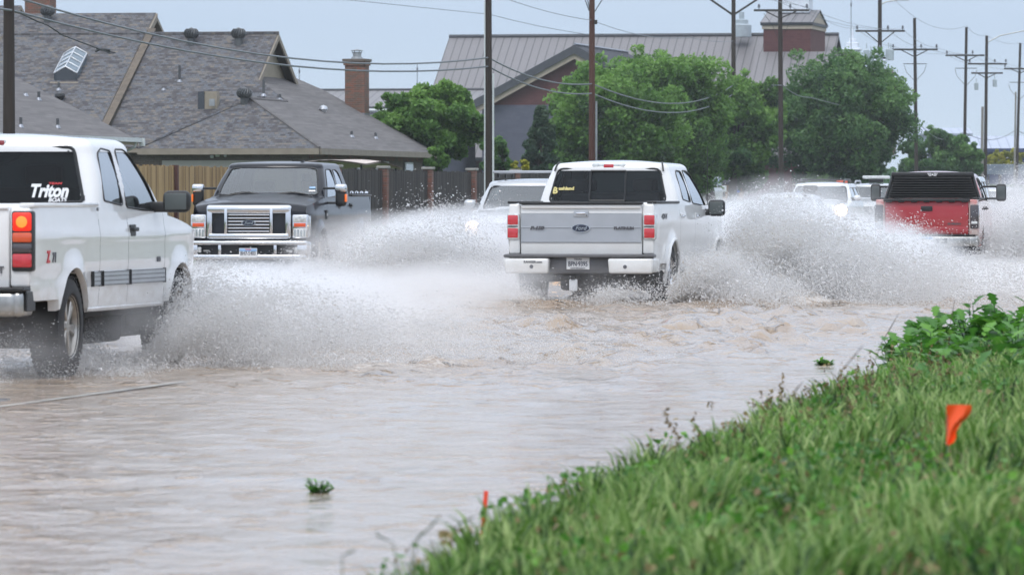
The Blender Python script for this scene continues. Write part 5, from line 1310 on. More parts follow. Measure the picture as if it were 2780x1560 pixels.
for px, D, sc in ((2314, 455, 1.0), (2383, 470, .95)):
    c = P(px, 172 if sc == 1 else 200, D); s_ = D/F*15
    m = MB(); b = D/F
    for w_, h0, h1 in ((70, -60, 0), (52, 0, 8), (44, 8, 34), (56, 34, 40), (38, 40, 56), (22, 56, 66), (8, 66, 74)):
        m.rbox(c+Vector((0, 0, (h0+h1)/2*b*sc)), (w_*b*.85*sc, w_*b*.85*sc, (h1-h0)*b*sc), 'steeple_white', .05, 1, rz=-TH)
    m.lathe([(.4*b*8, 0), (.03, .9)], 'steeple_white', c+Vector((0, 0, 72*b)), 'z', 8)
    o = m.build('steeple', None, smooth=False); tag(o, 'white tiered steeple '+('beside the brick tower, the nearer of the two' if sc == 1 else 'behind the pole with transformers, farther right'), 'steeple', 'white school steeples')
m = MB(); D = 440; a = P(2370, 190, D); b_ = P(2425, 190, D)
m.poly([P(2372, 245, D), P(2412, 245, D), P(2424, 187, D+3), P(2384, 187, D+3)], 'metal_roof'); m.poly([P(2412, 245, D), P(2432, 245, D+6), P(2424, 187, D+3)], 'brick_red'); m.poly([P(2372, 245, D), P(2412, 245, D), P(2412, 420, D), P(2372, 420, D)], 'brick_maroon'); m.poly([P(2412, 245, D), P(2432, 245, D+6), P(2432, 420, D+6), P(2412, 420, D)], 'brick_red')
m.poly([P(2384, 187, D+3), P(2424, 187, D+3), P(2432, 245, D+6), P(2372, 245, D+6)], 'metal_roof')
o = m.build('gabled_wing', SC, smooth=False, uv=True); o.location = -S0
# far right buildings
def bld(nm, label, x0, x1, ytop, yeave, ybase, D, wallm, roofm, fas=None, cat='building', dep=10):
    e = empty(nm, P((x0+x1)/2, ybase, D), label=label, cat=cat); E0 = e.location.copy()
    def bb(m, n_, **k): o = m.build(n_, e, smooth=False, uv=True, **k); o.location = -E0
    A, B = P(x0, yeave, D), P(x1, yeave, D); d = Vector((0, dep, 0)); h = A.z-P(0, ybase, D).z
    m = MB(); m.prism([A-Vector((0, 0, h)), B-Vector((0, 0, h)), B-Vector((0, 0, h))+d, A-Vector((0, 0, h))+d], (0, 0, h), wallm); bb(m, 'wall', normals=True)
    rz_ = Vector((0, dep/2, P(0, ytop, D).z-A.z)); o_ = Vector((0, -.4, 0))
    m = MB(); slab(m, [A+o_, B+o_, B+rz_, A+rz_], .2, roofm, fas or roofm); slab(m, [A+d-o_, B+d-o_, B+rz_, A+rz_], .2, roofm, fas or roofm); bb(m, 'roof')
    if fas: m = MB(); m.prism([A+o_*1.1, B+o_*1.1, B+o_*1.1-Vector((0, 0, .35)), A+o_*1.1-Vector((0, 0, .35))], (0, .2, 0), fas); bb(m, 'fascia', normals=True)
    for q in range(int((x1-x0)/70)):
        xx = x0+35+q*70; m = MB(); m.prism([P(xx, yeave+(ybase-yeave)*.3, D-.05), P(xx+18, yeave+(ybase-yeave)*.3, D-.05), P(xx+18, yeave+(ybase-yeave)*.7, D-.05), P(xx, yeave+(ybase-yeave)*.7, D-.05)], (0, .1, 0), 'window_dark'); bb(m, 'window', normals=True)
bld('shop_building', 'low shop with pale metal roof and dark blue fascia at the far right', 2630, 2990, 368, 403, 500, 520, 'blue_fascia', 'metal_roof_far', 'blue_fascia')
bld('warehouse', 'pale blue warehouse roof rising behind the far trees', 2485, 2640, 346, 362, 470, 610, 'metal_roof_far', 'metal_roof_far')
bld('office_building', 'low tan building with signboards beyond the street trees', 2015, 2175, 462, 482, 532, 420, 'wall_tan', 'fascia_dark')
bld('brown_shed', 'brown timber building behind the signs on the lawn', 1890, 2018, 478, 494, 545, 372, 'board_brown', 'shingle_dark', dep=6)
def board(label, x0, y0, x1, y1, D, mat, txt=None, tm='ink_grey', ts=.4, ypost=None):
    e = MB(); A = P(x0, y0, D); B = P(x1, y1, D); c = (A+B)/2
    e.rbox(c, (B.x-A.x, .12, A.z-B.z), mat, .03, 1); o = e.build('signboard', None); tag(o, label, 'sign')
    if ypost:
        p = MB(); zb = P(0, ypost, D).z
        for x in (A.x+.15, B.x-.15): p.box((x, D+.08, (B.z+zb)/2+.1), (.12, .1, B.z-zb+.3), 'crossarm_wood')
        p.build('post', o)
    if txt: text_mb(txt, ts, tm, facing(c+Vector((0, -.065, 0)), '-y'), .01, parent=o, name='sign_lettering')
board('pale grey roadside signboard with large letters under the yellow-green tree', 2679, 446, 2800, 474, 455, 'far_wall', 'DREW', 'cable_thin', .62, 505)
board('small white signboard on the brown building between two tree trunks', 1942, 504, 1972, 521, 360, 'sign_white', 'RENTAL', 'ink_grey', .14, 532)
board('small blue signboard right of the second tree trunk', 1992, 505, 2009, 523, 360, 'sign_blue', 'OPEN', 'decal_white', .13, 532)
board('small tan signboard left of the first tree trunk', 1900, 504, 1923, 520, 360, 'sign_tan', None, ypost=532)
m = MB(); c = P(2286, 506, 230); s_ = 230/F
m.rbox(c, (30*s_, .05, 34*s_), 'mesh_orange', .02, 1); m.tube([c+Vector((0, .05, .2)), c+Vector((0, .05, -1.4))], .03, 'dark_steel'); tag(m.build('work_zone_sign'), 'orange mesh roadwork sign between the two white SUVs', 'sign')
# ---------------------------------------------------------------- fences
def fence(nm, label, U, posts, z1, mat, postw=.42, wall=False):
    e = empty(nm, UT(U, posts[0], 0), label=label, cat='fence'); E0 = e.location.copy()
    for a, b in zip(posts[:-1], posts[1:]):
        m = MB(); z0 = float(zg(U, a))-.05; n = int((b-a)/.145)
        for q in range(n):
            ta = a+(b-a)*q/n; tb = a+(b-a)*(q+1)/n-.008; h = z1+random.uniform(-.02, .03)+(.0)
            off = random.uniform(0, .012)
            m.add([UT(U+off, ta, z0), UT(U+off, tb, z0), UT(U+off, tb, h), UT(U+off, ta, h), UT(U-.03, ta, h), UT(U-.03, tb, h), UT(U-.03, ta, z0), UT(U-.03, tb, z0)], [(0, 1, 2, 3), (3, 2, 5, 4), (1, 7, 5, 2), (0, 3, 4, 6)], mat)
        m.prism([UT(U-.03, a, z1-.35), UT(U-.03, b, z1-.35), UT(U-.08, b, z1-.35), UT(U-.08, a, z1-.35)], (0, 0, .09), mat)
        o = m.build('panel', e, smooth=False, uv=True, normals=True); o.location = -E0
    for p in posts:
        z0 = float(zg(U, p))-.1
        m = MB()
        if postw < .2: m.box(UT(U+.03, p, (z0+z1+.03)/2), (postw, postw, z1+.03-z0), 'post_maroon', rz=-TH)
        else: m.box(UT(U, p, (z0+z1+.06)/2), (postw, postw, z1+.06-z0), 'brick_post', rz=-TH); m.rbox(UT(U, p, z1+.10), (postw+.10, postw+.10, .09), 'concrete', .02, 1, rz=-TH)
        o = m.build('fence_post' if postw < .2 else 'brick_pillar', e, smooth=False, uv=True); o.location = -E0
fence('wooden_fence', 'tan cedar board fence with thin maroon posts behind the black pickup', -38.0, [125, 132.5, 139.6, 147, 154.3, 161.2, 166.0], 2.25, 'fence_cedar', .15)
fence('wooden_fence', 'dark weathered board fence with brick pillars, right of the black pickup', -38.0, [166.9, 173.8, 180.8, 188.2, 196.2, 204.5, 213], 2.25, 'fence_grey', .30)
# patio canopy behind the dark fence
m = MB(); G = []
for i in range(13):
    row = []
    for j in range(7):
        x = i/12; y = j/6; row.append(UT(-43.6+y*2.4, 185.5+x*6.2, 2.55+.12*math.sin(PI*x)+.10*math.sin(PI*y)-.14*x+.02*math.sin(9*x+4*y)))
    G.append(row)
m.grid(G, 'canopy_cloth'); m.grid([[p-Vector((0, 0, .05)) for p in r] for r in G], 'canopy_cloth', flip=True)
e = empty('patio_canopy', UT(-42.4, 188.5, .5), label='cream fabric patio canopy just above the fence top, right of the black pickup', cat='canopy'); o = m.build('fabric_top', e); o.location = -e.location
m = MB()
for a, b in ((-43.4, 185.8), (-41.4, 185.8), (-43.4, 191.4), (-41.4, 191.4)): m.tube([UT(a, b, .3), UT(a, b, 2.52)], .04, 'dark_steel')
o = m.build('frame', e); o.location = -e.location
# ---------------------------------------------------------------- poles and wires
POLES = []
def pole(px, D, ytop, w, mat='pole_wood', label='', xb=None, arms=(), lamp=None, extra=None):
    base = P(px if xb is None else xb, 0, D); base.z = float(zg(*toUT(base.x, D)))-.3
    top = P(px, ytop, D); s_ = D/F
    e = empty('utility_pole', Vector((base.x, D, base.z)), label=label, cat='utility pole', group='utility poles along the street'); E0 = e.location.copy()
    def pb(m, n_, par=None, **k):
        o = m.build(n_, par or e, **k)
        if par is None: o.location = -E0
        return o
    r = w*s_/2
    m = MB(); m.tube([base, (base+top)/2, top], [r*1.08, r, r*.86], mat, 12); pb(m, 'post')
    for (yy, xl, xr, brace, ins) in arms:
        c = P(px, yy, D-.15); A = P(xl, yy, D-.18); B = P(xr, yy, D-.18)
        m = MB(); m.box((A+B)/2, ((B-A).length, .11, .12), 'crossarm_wood'); a = pb(m, 'crossarm', smooth=False)
        if brace:
            m = MB()
            for q in (A, B): k = c+(q-c)*.62; m.tube([k, P(px, yy+brace, D-.12)], .035, 'crossarm_wood', 5)
            m.build('brace', a)
        for q in ins:
            p = P(q, yy-1, D-.18); m = MB(); m.lathe([(.02, 0), (.02, .12), (.075, .13), (.085, .2), (.05, .22), (.07, .28), (.03, .34)], 'insulator', p, 'z', 8); m.build('insulator', a)
    if lamp:
        x1, y1, y0 = lamp; m = MB(); m.tube([P(px, y0, D), P((px*2+x1)/3, (y0*1.3+y1*1.7)/3, D), P(x1, y1, D)], .05, 'galvanised', 6); a = pb(m, 'lamp_arm')
        m = MB(); m.rbox(P(x1+12, y1-1, D), (.75, .3, .16), 'transformer_grey', .06, 2); m.build('lamp_head', a)
    if extra: extra(e, pb, base, top)
    POLES.append(e); return e
def conduit(dx, y0, D, r=.05, mat='pvc_white'):
    def f(e, pb, base, top):
        m = MB(); a = P(dx, y0, D-.12); m.tube([Vector((a.x, a.y, base.z)), a], r, mat, 8); pb(m, 'conduit')
    return f
pole(25, 125, -60, 33, label='dark wooden utility pole at the left edge rising past the roofs')
def ex2(e, pb, base, top):
    for dx, y0, r in ((1339, 200, .035), (1316, -40, .025)):
        m = MB(); a = P(dx, y0, 179-.1); m.tube([Vector((a.x, a.y, base.z)), a], r, 'pvc_white', 6); pb(m, 'conduit')
pole(1326, 179, -60, 20, label='dark wooden utility pole with white conduits beside the round tree', extra=ex2)
def ex3(e, pb, base, top):
    for a, b in (((1583, -15), (1599, 30)), ((1641, -10), (1611, 38)), ((1592, -15), (1600, 25))):
        m = MB(); m.tube([P(*a, 205), P(*b, 205)], .018, 'cable_dark', 5); pb(m, 'guy_wire')
    m = MB(); a = P(1619, 275, 204.8); m.tube([Vector((a.x, a.y, base.z)), a], .04, 'galvanised', 6); pb(m, 'conduit')
    m = MB(); m.box(P(1617, 61, 204.8), (.12, .1, .16), 'crossarm_wood'); pb(m, 'bracket')
pole(1607, 205, -60, 17, 'pole_brown', label='reddish brown utility pole in front of the brick gable', extra=ex3)
def ex4(e, pb, base, top):
    for a in ((1900, -20), (2085, -20)):
        m = MB(); m.tube([P(*a, 330), P(1990, 42, 330)], .07, 'crossarm_wood', 6); pb(m, 'brace')
pole(1991, 330, -60, 12.5, label='wooden utility pole with a wide V brace above the tallest tree', extra=ex4)
def ex5(e, pb, base, top):
    for sx_ in (-1, 1): m = MB(); m.tube([P(2118+sx_*46, 36, 314), P(2118+sx_*20, 72, 314), P(2118, 122, 314)], .012, 'cable_dark', 4); pb(m, 'jumper_wire')
pole(2117, 314, -60, 13, label='black wooden utility pole with a crossarm in front of the brick tower', xb=2121, arms=((29, 2046, 2197, 22, (2060, 2145, 2190)),), extra=ex5)
def transf(D, pts, sc=1):
    def f(e, pb, base, top):
        for x, y in pts:
            m = MB(); c = P(x, y, D-.35); m.lathe([(.001, -.35*sc), (.2*sc, -.34*sc), (.2*sc, .3*sc), (.1*sc, .38*sc), (.03, .4*sc), (.03, .75*sc), (.001, .76*sc)], 'transformer_grey', c, 'z', 12); pb(m, 'transformer')
    return f
pole(2388, 358, -60, 12, 'pole_wood', label='utility pole with transformers and a street lamp arm in front of the steeples', arms=((85, 2322, 2456, 34, (2326, 2410, 2450)), (158, 2350, 2420, 0, ())), lamp=(2440, 0, 14), extra=transf(358, ((2352, 150), (2364, 158), (2388, 155), (2412, 148), (2418, 150))))
def thin(px, D, y):
    def f(e, pb, base, top):
        m = MB(); m.box(P(px, y, D-.1), (1.6, .05, .05), 'crossarm_wood'); pb(m, 'bracket')
        for sx_ in (-1, 1): m = MB(); m.tube([P(px+sx_*30, y+3, D), P(px+sx_*24, y+22, D), P(px, y+48, D)], .015, 'cable_dark', 4); pb(m, 'jumper_wire')
    return f
pole(2482, 377, 50, 9.5, label='tall black utility pole with one crossarm beyond the last big tree', xb=2489, arms=((135, 2420, 2545, 20, (2424, 2500, 2542)),), extra=thin(2484, 377, 174))
pole(2623, 408, 75, 8.5, label='black utility pole with a crossarm, left of the pale double pole', xb=2616, arms=((151, 2566, 2672, 16, (2570, 2640)),), extra=thin(2622, 408, 186))
pole(2678, 418, 98, 9, 'pole_wood', label='utility pole with a double crossarm frame and a long street lamp arm', xb=2674, arms=((174, 2627, 2733, 0, (2632, 2700, 2730)), (199, 2636, 2722, 14, ())), lamp=(2785, 83, 117), extra=transf(418, ((2650, 235), (2700, 226)), .8))
pole(2667, 419, 290, 8, 'concrete', label='short pale concrete pole right beside the double-crossarm pole', xb=2665)
pole(2769, 446, 118, 7.5, 'pole_wood', label='rightmost utility pole with a crossarm against the sky', xb=2758, arms=((187, 2725, 2812, 12, (2728, 2790)),), extra=thin(2767, 446, 224))
pole(2757, 447, 250, 5.5, 'concrete', label='thin pale post standing beside the rightmost utility pole', xb=2753)
def wire(label, pts, r, mat='cable_grey', nm='telephone_cable', grp=None, n=14):
    """pts = (px,py,D); spans get a catenary through a mid point"""
    m = MB(); L_ = []
    for k in range(0, len(pts)-1):
        a, b = pts[k], pts[k+1]; A, B = P(*a[:3]), P(*b[:3]); sag = a[3] if len(a) > 3 else 0
        for i in range(n+(k == len(pts)-2)):
            q = i/n; L_.append(A.lerp(B, q)-Vector((0, 0, sag*4*q*(1-q))))
    m.tube(L_, r, mat, 5); return tag(m.build(nm), label, 'cable', grp)
G_ = 'overhead cables along the street'
wire('upper of the two heavy cables sagging across the house roofs', [(-150, -70, 112), (25, -12, 125, .72), (1326, 157, 179, .30), (1607, 228, 205, .9), (1990, 232, 330)], .026, grp=G_)
wire('lower of the two heavy cables sagging across the house roofs', [(-150, 5, 112), (33, 29, 125, .62), (1326, 181, 179, .30), (1607, 254, 205, .9), (1990, 256, 330)], .026, grp=G_)
m = MB()
pts = [(33, 31), (60, 36), (100, 58), (130, 66), (170, 96), (215, 110), (250, 126), (300, 142)]
m.tube([P(x, y+3*(i % 2), 125+.02*x) for i, (x, y) in enumerate(pts)], .016, 'cable_dark', 5)
m.rbox(P(281, 135, 131), (.34, .08, .06), 'cable_dark', .02, 1, ry=.12); m.rbox(P(300, 141, 131.3), (.26, .05, .03), 'cable_dark', .01, 1, ry=.2); m.rbox(P(265, 138, 130.5), (.12, .06, .05), 'cable_dark', .02, 1, ry=-.5)
tag(m.build('splice_case'), 'black lashing and splice case on the heavy cable at the upper left', 'splice case')
wire('faint thin wire crossing the open sky above the school roof', [(860, -8, 300), (1330, 40, 320, .1), (1607, 96, 330)], .018, 'cable_thin', 'power_line', G_)
wire('thin wire descending from the top edge to the reddish pole', [(1360, -8, 195, .1), (1607, 56, 205, .25), (1870, 102, 250, .1), (1990, 112, 330)], .012, 'cable_thin', 'power_line', G_)
for k, (y0, y1, y2, y3, y4, y5, x0, x1, x2, x3, x4, x5) in enumerate(((-6, 20, 78, 126, 146, 170, 2046, 2192, 2326, 2424, 2570, 2632), (-8, 22, 79, 128, 147, 171, 2145, 2192, 2410, 2500, 2640, 2700), (8, 24, 80, 130, 148, 172, 2190, 2194, 2450, 2542, 2668, 2730))):
    wire('thin power line strung over the '+('left', 'middle', 'right')[k]+' insulators of the crossarms', [(x0-130, y0-28, 290), (x1-(2, 40, 0)[k], y1, 314, .35), (x2, y2, 358, .25), (x3, y3, 377, .2), (x4, y4, 408, .2), (x5, y5, 418, .2), (2800+k*30, 192, 450)], .012, 'cable_thin', 'power_line', G_, 8)
wire('thin static wire joining the tops of the far right poles', [(2388, -40, 358, .1), (2482, 47, 377, .5), (2623, 71, 408, .3), (2678, 96, 418, .3), (2769, 117, 446, .2), (2900, 135, 480)], .012, 'cable_thin', 'power_line', G_, 8)
wire('low telephone cable swinging between the dark poles by the big tree', [(2095, 232, 313, 0), (2125, 232, 314, .2), (2200, 265, 330, .1), (2489, 328, 377, .9), (2616, 358, 408, .7), (2758, 352, 446, .3), (2850, 370, 470)], .025, grp=G_)
# roof antenna masts far off
for px, y0, y1 in ((813, 180, 225), (1133, 175, 222), (1211, 198, 222), (2310, 0, 100)):
    m = MB(); m.tube([P(px, y1+60, 430), P(px, y0, 430)], .03, 'cable_thin', 5); m.rbox(P(px, y0+14, 430), (.12, .1, .3), 'insulator', .03, 1)
    tag(m.build('antenna_mast'), {813: 'thin lightning rod mast just right of the open house gable', 1133: 'thin mast between the chimney and the school roof', 1211: 'short mast at the left end of the school roof', 2310: 'tall thin mast rising above the nearer steeple'}[px], 'mast')
# ---------------------------------------------------------------- trees
def rand_dirs(n, rng):
    v = rng.normal(size=(n, 3)); return v/np.linalg.norm(v, axis=1)[:, None]
def leaves(C, size, rng, tint, up=.35, aspect=1.0):
    """one small quad per centre C, random lie"""
    n = len(C); nrm = rand_dirs(n, rng); nrm[:, 2] += up; nrm /= np.linalg.norm(nrm, axis=1)[:, None]
    a = np.cross(nrm, rand_dirs(n, rng)); a /= np.linalg.norm(a, axis=1)[:, None]+1e-9; b = np.cross(nrm, a)
    s = size*(.6+.8*rng.random(n))[:, None]
    fold = nrm*s*.18
    V = np.stack([C-a*s, C+b*s*.55*aspect-fold, C+a*s, C-b*s*.55*aspect-fold], 1).reshape(-1, 3)
    Fc = np.arange(4*n).reshape(n, 4)
    return V, Fc, np.repeat(tint, 4)
def tree(label, px, D, ytop, ybot, x0, x1, mat='leaf_green', seed=1, nclump=90, nleaf=42000, lsize=.13, kind='round', group='street trees beyond the fence', trunk=.22, nm='tree', xoff=None, crown_lo=.12, trunks=None, gap=.0):
    rng = np.random.default_rng(seed); s_ = D/F; nleaf = int(nleaf*1.15)
    base = P(px, 0, D); base.z = float(zg(*toUT(base.x, D)))
    zt = CH+(HY-ytop)*s_; zb = CH+(HY-ybot)*s_; cx = ((x0+x1)/2-CX)*s_; rx = (x1-x0)/2*s_; rz = (zt-zb)/2; cz = (zt+zb)/2; ry = rx*.8
    e = empty(nm, base, label=label, cat='tree' if nm != 'shrub' else 'shrub', group=group); B0 = np.array(base)
    # clump centres through the crown, mostly near its surface
    d = rand_dirs(nclump*3, rng); rr = (.35+.65*rng.random(len(d))**.45)
    lob = 1+.24*fbm(d[:, 0]*1.8+seed, d[:, 1]*1.8, d[:, 2]*1.8, o=2, seed=seed)*2
    if kind == 'cone': prof = np.clip(1.05-(d[:, 2]*.5+.5), .06, 1)**.75
    else: prof = np.where(d[:, 2] < -.1, .96, 1.0)
    Cc = np.stack([cx+d[:, 0]*rx*rr*lob*prof*.92, base.y+d[:, 1]*ry*rr*prof*.92, cz+d[:, 2]*rz*(rr if kind != 'cone' else .98)*np.minimum(lob, 1.12)*.90], 1)[:nclump]
    cr = (.16+.13*rng.random(nclump))*min(rx, rz)*(1.0 if kind != 'cone' else .8)
    ct_ = rng.normal(.43, .21, nclump)
    # outer sprigs
    k = rng.choice(nclump, nclump); sp = Cc[k]+(rand_dirs(nclump, rng)+np.array([0, 0, .35]))*cr[k][:, None]*1.05
    Cc = np.concatenate([Cc, sp]); cr = np.concatenate([cr, cr[k]*.40]); ct_ = np.concatenate([ct_, ct_[k]+.12])
    w = cr**2; idx = rng.choice(len(Cc), nleaf, p=w/w.sum())
    dd = rand_dirs(nleaf, rng); rad = cr[idx]*(.45+.62*rng.random(nleaf)**.5)*(1+.35*fbm(dd[:, 0]*2+idx, dd[:, 1]*2, dd[:, 2]*2, o=2, seed=3))
    dd[:, 2] *= .8
    X = Cc[idx]+dd*rad[:, None]
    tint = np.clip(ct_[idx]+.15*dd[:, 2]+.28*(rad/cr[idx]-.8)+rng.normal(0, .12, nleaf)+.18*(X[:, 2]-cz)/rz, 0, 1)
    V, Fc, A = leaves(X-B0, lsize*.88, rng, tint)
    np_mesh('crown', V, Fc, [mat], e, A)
    # trunk and limbs
    m = MB(); tx = trunks or [(px, 1.0)]
    for q, (tp, k) in enumerate(tx):
        b0 = P(tp, 0, D)-base; b0.z = -.2; fork = Vector((b0.x*.8+(cx-base.x)*.2, b0.y, cz-rz*.45-base.z))
        m.tube([b0, b0.lerp(fork, .5)+Vector((.05, 0, 0)), fork], [trunk*k*1.25, trunk*k, trunk*k*.8], 'bark', 9)
        for j in rng.choice(nclump, 16):
            c = Vector(Cc[j]-B0); mid = fork.lerp(c, .5)+Vector((0, 0, -.12*rz*rng.random()))
            st = fork-Vector((0, 0, rng.random()*.4)); m.tube([st, mid, c], [trunk*k*.45, trunk*k*.25, .02], 'bark', 6)
    m.build('trunk', e)
    return e
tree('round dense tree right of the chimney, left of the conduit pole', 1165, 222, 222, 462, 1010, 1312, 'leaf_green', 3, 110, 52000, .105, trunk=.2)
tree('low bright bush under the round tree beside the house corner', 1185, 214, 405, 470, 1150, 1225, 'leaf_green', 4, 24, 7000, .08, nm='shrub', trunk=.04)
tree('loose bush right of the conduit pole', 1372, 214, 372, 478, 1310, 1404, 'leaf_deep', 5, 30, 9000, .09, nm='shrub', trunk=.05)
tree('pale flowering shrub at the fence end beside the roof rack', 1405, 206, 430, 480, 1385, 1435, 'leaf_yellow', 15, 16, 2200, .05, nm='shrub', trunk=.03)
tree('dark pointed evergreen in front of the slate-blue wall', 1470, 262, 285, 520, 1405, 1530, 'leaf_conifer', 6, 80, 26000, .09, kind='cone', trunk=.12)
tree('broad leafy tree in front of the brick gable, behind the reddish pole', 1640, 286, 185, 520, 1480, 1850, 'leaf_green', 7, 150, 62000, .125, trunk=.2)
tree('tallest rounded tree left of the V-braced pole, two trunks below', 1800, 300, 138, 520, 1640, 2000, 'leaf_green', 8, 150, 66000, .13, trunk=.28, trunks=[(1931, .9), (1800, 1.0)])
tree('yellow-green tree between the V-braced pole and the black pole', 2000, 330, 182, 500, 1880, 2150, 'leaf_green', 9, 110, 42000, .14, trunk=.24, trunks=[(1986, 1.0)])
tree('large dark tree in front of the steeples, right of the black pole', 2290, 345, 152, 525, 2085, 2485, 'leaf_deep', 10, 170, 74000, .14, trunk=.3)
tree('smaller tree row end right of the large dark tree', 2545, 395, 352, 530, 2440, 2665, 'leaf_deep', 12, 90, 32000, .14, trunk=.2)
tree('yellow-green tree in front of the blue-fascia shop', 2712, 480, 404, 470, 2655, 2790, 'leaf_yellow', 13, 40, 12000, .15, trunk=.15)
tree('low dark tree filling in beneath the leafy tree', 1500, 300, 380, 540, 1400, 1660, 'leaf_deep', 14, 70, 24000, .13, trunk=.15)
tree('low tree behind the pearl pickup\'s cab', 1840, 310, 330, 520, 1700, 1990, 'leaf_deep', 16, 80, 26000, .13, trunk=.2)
# far wood line at the horizon
rng = np.random.default_rng(77); n = 26000
X = rng.uniform(-80, 200, n); Y = 640+rng.uniform(0, 25, n); hgt = 3.0+2.2*(fbm(X*.05, X*0, seed=4)+.3)
Z = rng.uniform(0, 1, n)**.8*np.clip(hgt, .8, 9)+.5
V, Fc, A = leaves(np.stack([X, Y, Z], 1), .42, rng, np.clip(rng.normal(.35, .2, n), 0, 1)); tag(np_mesh('distant_trees', V, Fc, ['leaf_deep'], attr=A), 'far belt of trees at the horizon behind the traffic', 'trees', kind='stuff')
# ---------------------------------------------------------------- grass
def blades(U0, T0_, Hh, Wd, rng, tint, lean=.35, z=None):
    n = len(U0); zz = zg(U0, T0_) if z is None else z
    B = np.stack([U0*CT+T0_*ST, -U0*ST+T0_*CT, zz-.01], 1)
    a = rng.random(n)*2*PI; side = np.stack([np.cos(a), np.sin(a), 0*a], 1)*Wd[:, None]
    b = rng.random(n)*2*PI; ln = np.stack([np.cos(b)+.12, np.sin(b), 0*b], 1)*(lean*Hh*(.3+rng.random(n)))[:, None]
    up = np.array([0, 0, 1.0])[None]*Hh[:, None]
    p0 = B; p1 = B+up*.5+ln*.22; p2 = B+up*.85+ln*.62; p3 = B+up*(1-.12*lean)+ln
    V = np.stack([p0-side*.7, p0+side*.7, p1-side, p1+side, p2-side*.7, p2+side*.7, p3], 1).reshape(-1, 3)
    o = (np.arange(n)*7)[:, None]
    Fc = np.concatenate([o+np.array([[0, 1, 3]]), o+np.array([[0, 3, 2]]), o+np.array([[2, 3, 5]]), o+np.array([[2, 5, 4]]), o+np.array([[4, 5, 6]])], 1).reshape(-1, 3)
    return V, Fc, np.repeat(tint, 7)
def ue(t): return np.interp(t, [0, 14, 18, 21, 24, 30, 35, 40, 60, 120], [-3.1, -3.5, -3.85, -4.10, -4.28, -4.5, -4.7, -4.9, -5.0, -5.0])
def scatter(n, rng, t0, t1, umax=1.6, edge=.0, pw=1.0):
    t = t0+(t1-t0)*rng.random(n*3)**pw; w = rng.random(n*3)**1.1
    # only where the picture can see: between the water's edge and a little beyond the right border
    X = .10*t/CT; ur = (X*CT-t*ST)/1.0+1.5
    lo = ue(t)+edge; u = lo+(np.maximum(ur, lo+.05)-lo)*w
    ok = (ur > lo) & (u < umax)
    return u[ok][:n], t[ok][:n]
rng = np.random.default_rng(5)
u, t = scatter(235000, rng, 10.5, 62, pw=1.7)
den = fbm(u*1.6, t*.8, seed=8)*.5+.5; patch = fbm(u*.9, t*.5, seed=18)
tuft = np.clip(fbm(u*6, t*2.2, seed=66, o=2)*1.6+.35, 0, 1)
h = (.06+.14*rng.random(len(u))**1.5+.08*den+.17*tuft)*np.clip((u-ue(t))/.35+.45, .35, 1)
tint = np.clip(.38+.45*patch+.22*(tuft-.4)+rng.normal(0, .27, len(u)), 0, 1)
V1, F1, A1 = blades(u, t, h, .0035+.0065*rng.random(len(u))**2, rng, tint, .45)
gr = np_mesh('grass', V1, F1, ['grass_blade'], attr=A1); tag(gr, 'lush green grass covering the near bank', 'grass', kind='stuff')
u, t = scatter(17000, rng, 10.5, 60, pw=1.6)
V1, F1, A1 = blades(u, t, .14+.16*rng.random(len(u)), .002+.003*rng.random(len(u)), rng, rng.random(len(u)), .5)
u, t = scatter(5200, rng, 10.5, 60, pw=1.6); C = np.stack([u*CT+t*ST, -u*ST+t*CT, zg(u, t)+.14+.14*rng.random(len(u))], 1); V2, F2, A2 = leaves(C, .016, rng, .35+.65*rng.random(len(u)), .3, 1.5)
V1, F1, A1 = np.concatenate([V1, V2]), np.concatenate([F1, np.concatenate([F2[:, [0, 1, 2]], F2[:, [0, 2, 3]]])+len(V1)]), np.concatenate([A1, A2])
tag(np_mesh('dry_grass', V1, F1, ['grass_dry'], attr=A1), 'reddish dry stems scattered through the green bank grass', 'grass', kind='stuff')
# seed heads, thickest at the water's edge
def seedheads(n, t0, t1, edge0, edge1, h0, h1):
    t = rng.uniform(t0, t1, n); u = ue(t)+rng.uniform(edge0, edge1, n); z = zg(u, t); Hh = rng.uniform(h0, h1, n)
    V1, F1, A1 = blades(u, t, Hh, .0022+0*u, rng, .3+.3*rng.random(n), .25)
    tip = V1.reshape(n, 7, 3)[:, 6]
    k = 9; C = np.repeat(tip, k, 0)+rng.normal(0, 1, (n*k, 3))*np.array([.007, .007, .022]); V2, F2, A2 = leaves(C, .012, rng, rng.random(n*k))
    V2t = np.concatenate([V2]); F2t = np.concatenate([F2[:, [0, 1, 2]], F2[:, [0, 2, 3]]])
    return np.concatenate([V1, V2t]), np.concatenate([F1, F2t+len(V1)]), np.concatenate([A1, A2])
V1, F1, A1 = seedheads(360, 25.5, 55, -.04, 1.1, .22, .40)
tag(np_mesh('seed_grass', V1, F1, ['grass_dry'], attr=A1), 'brown seed heads standing along the water\'s edge of the bank', 'grass', kind='stuff')
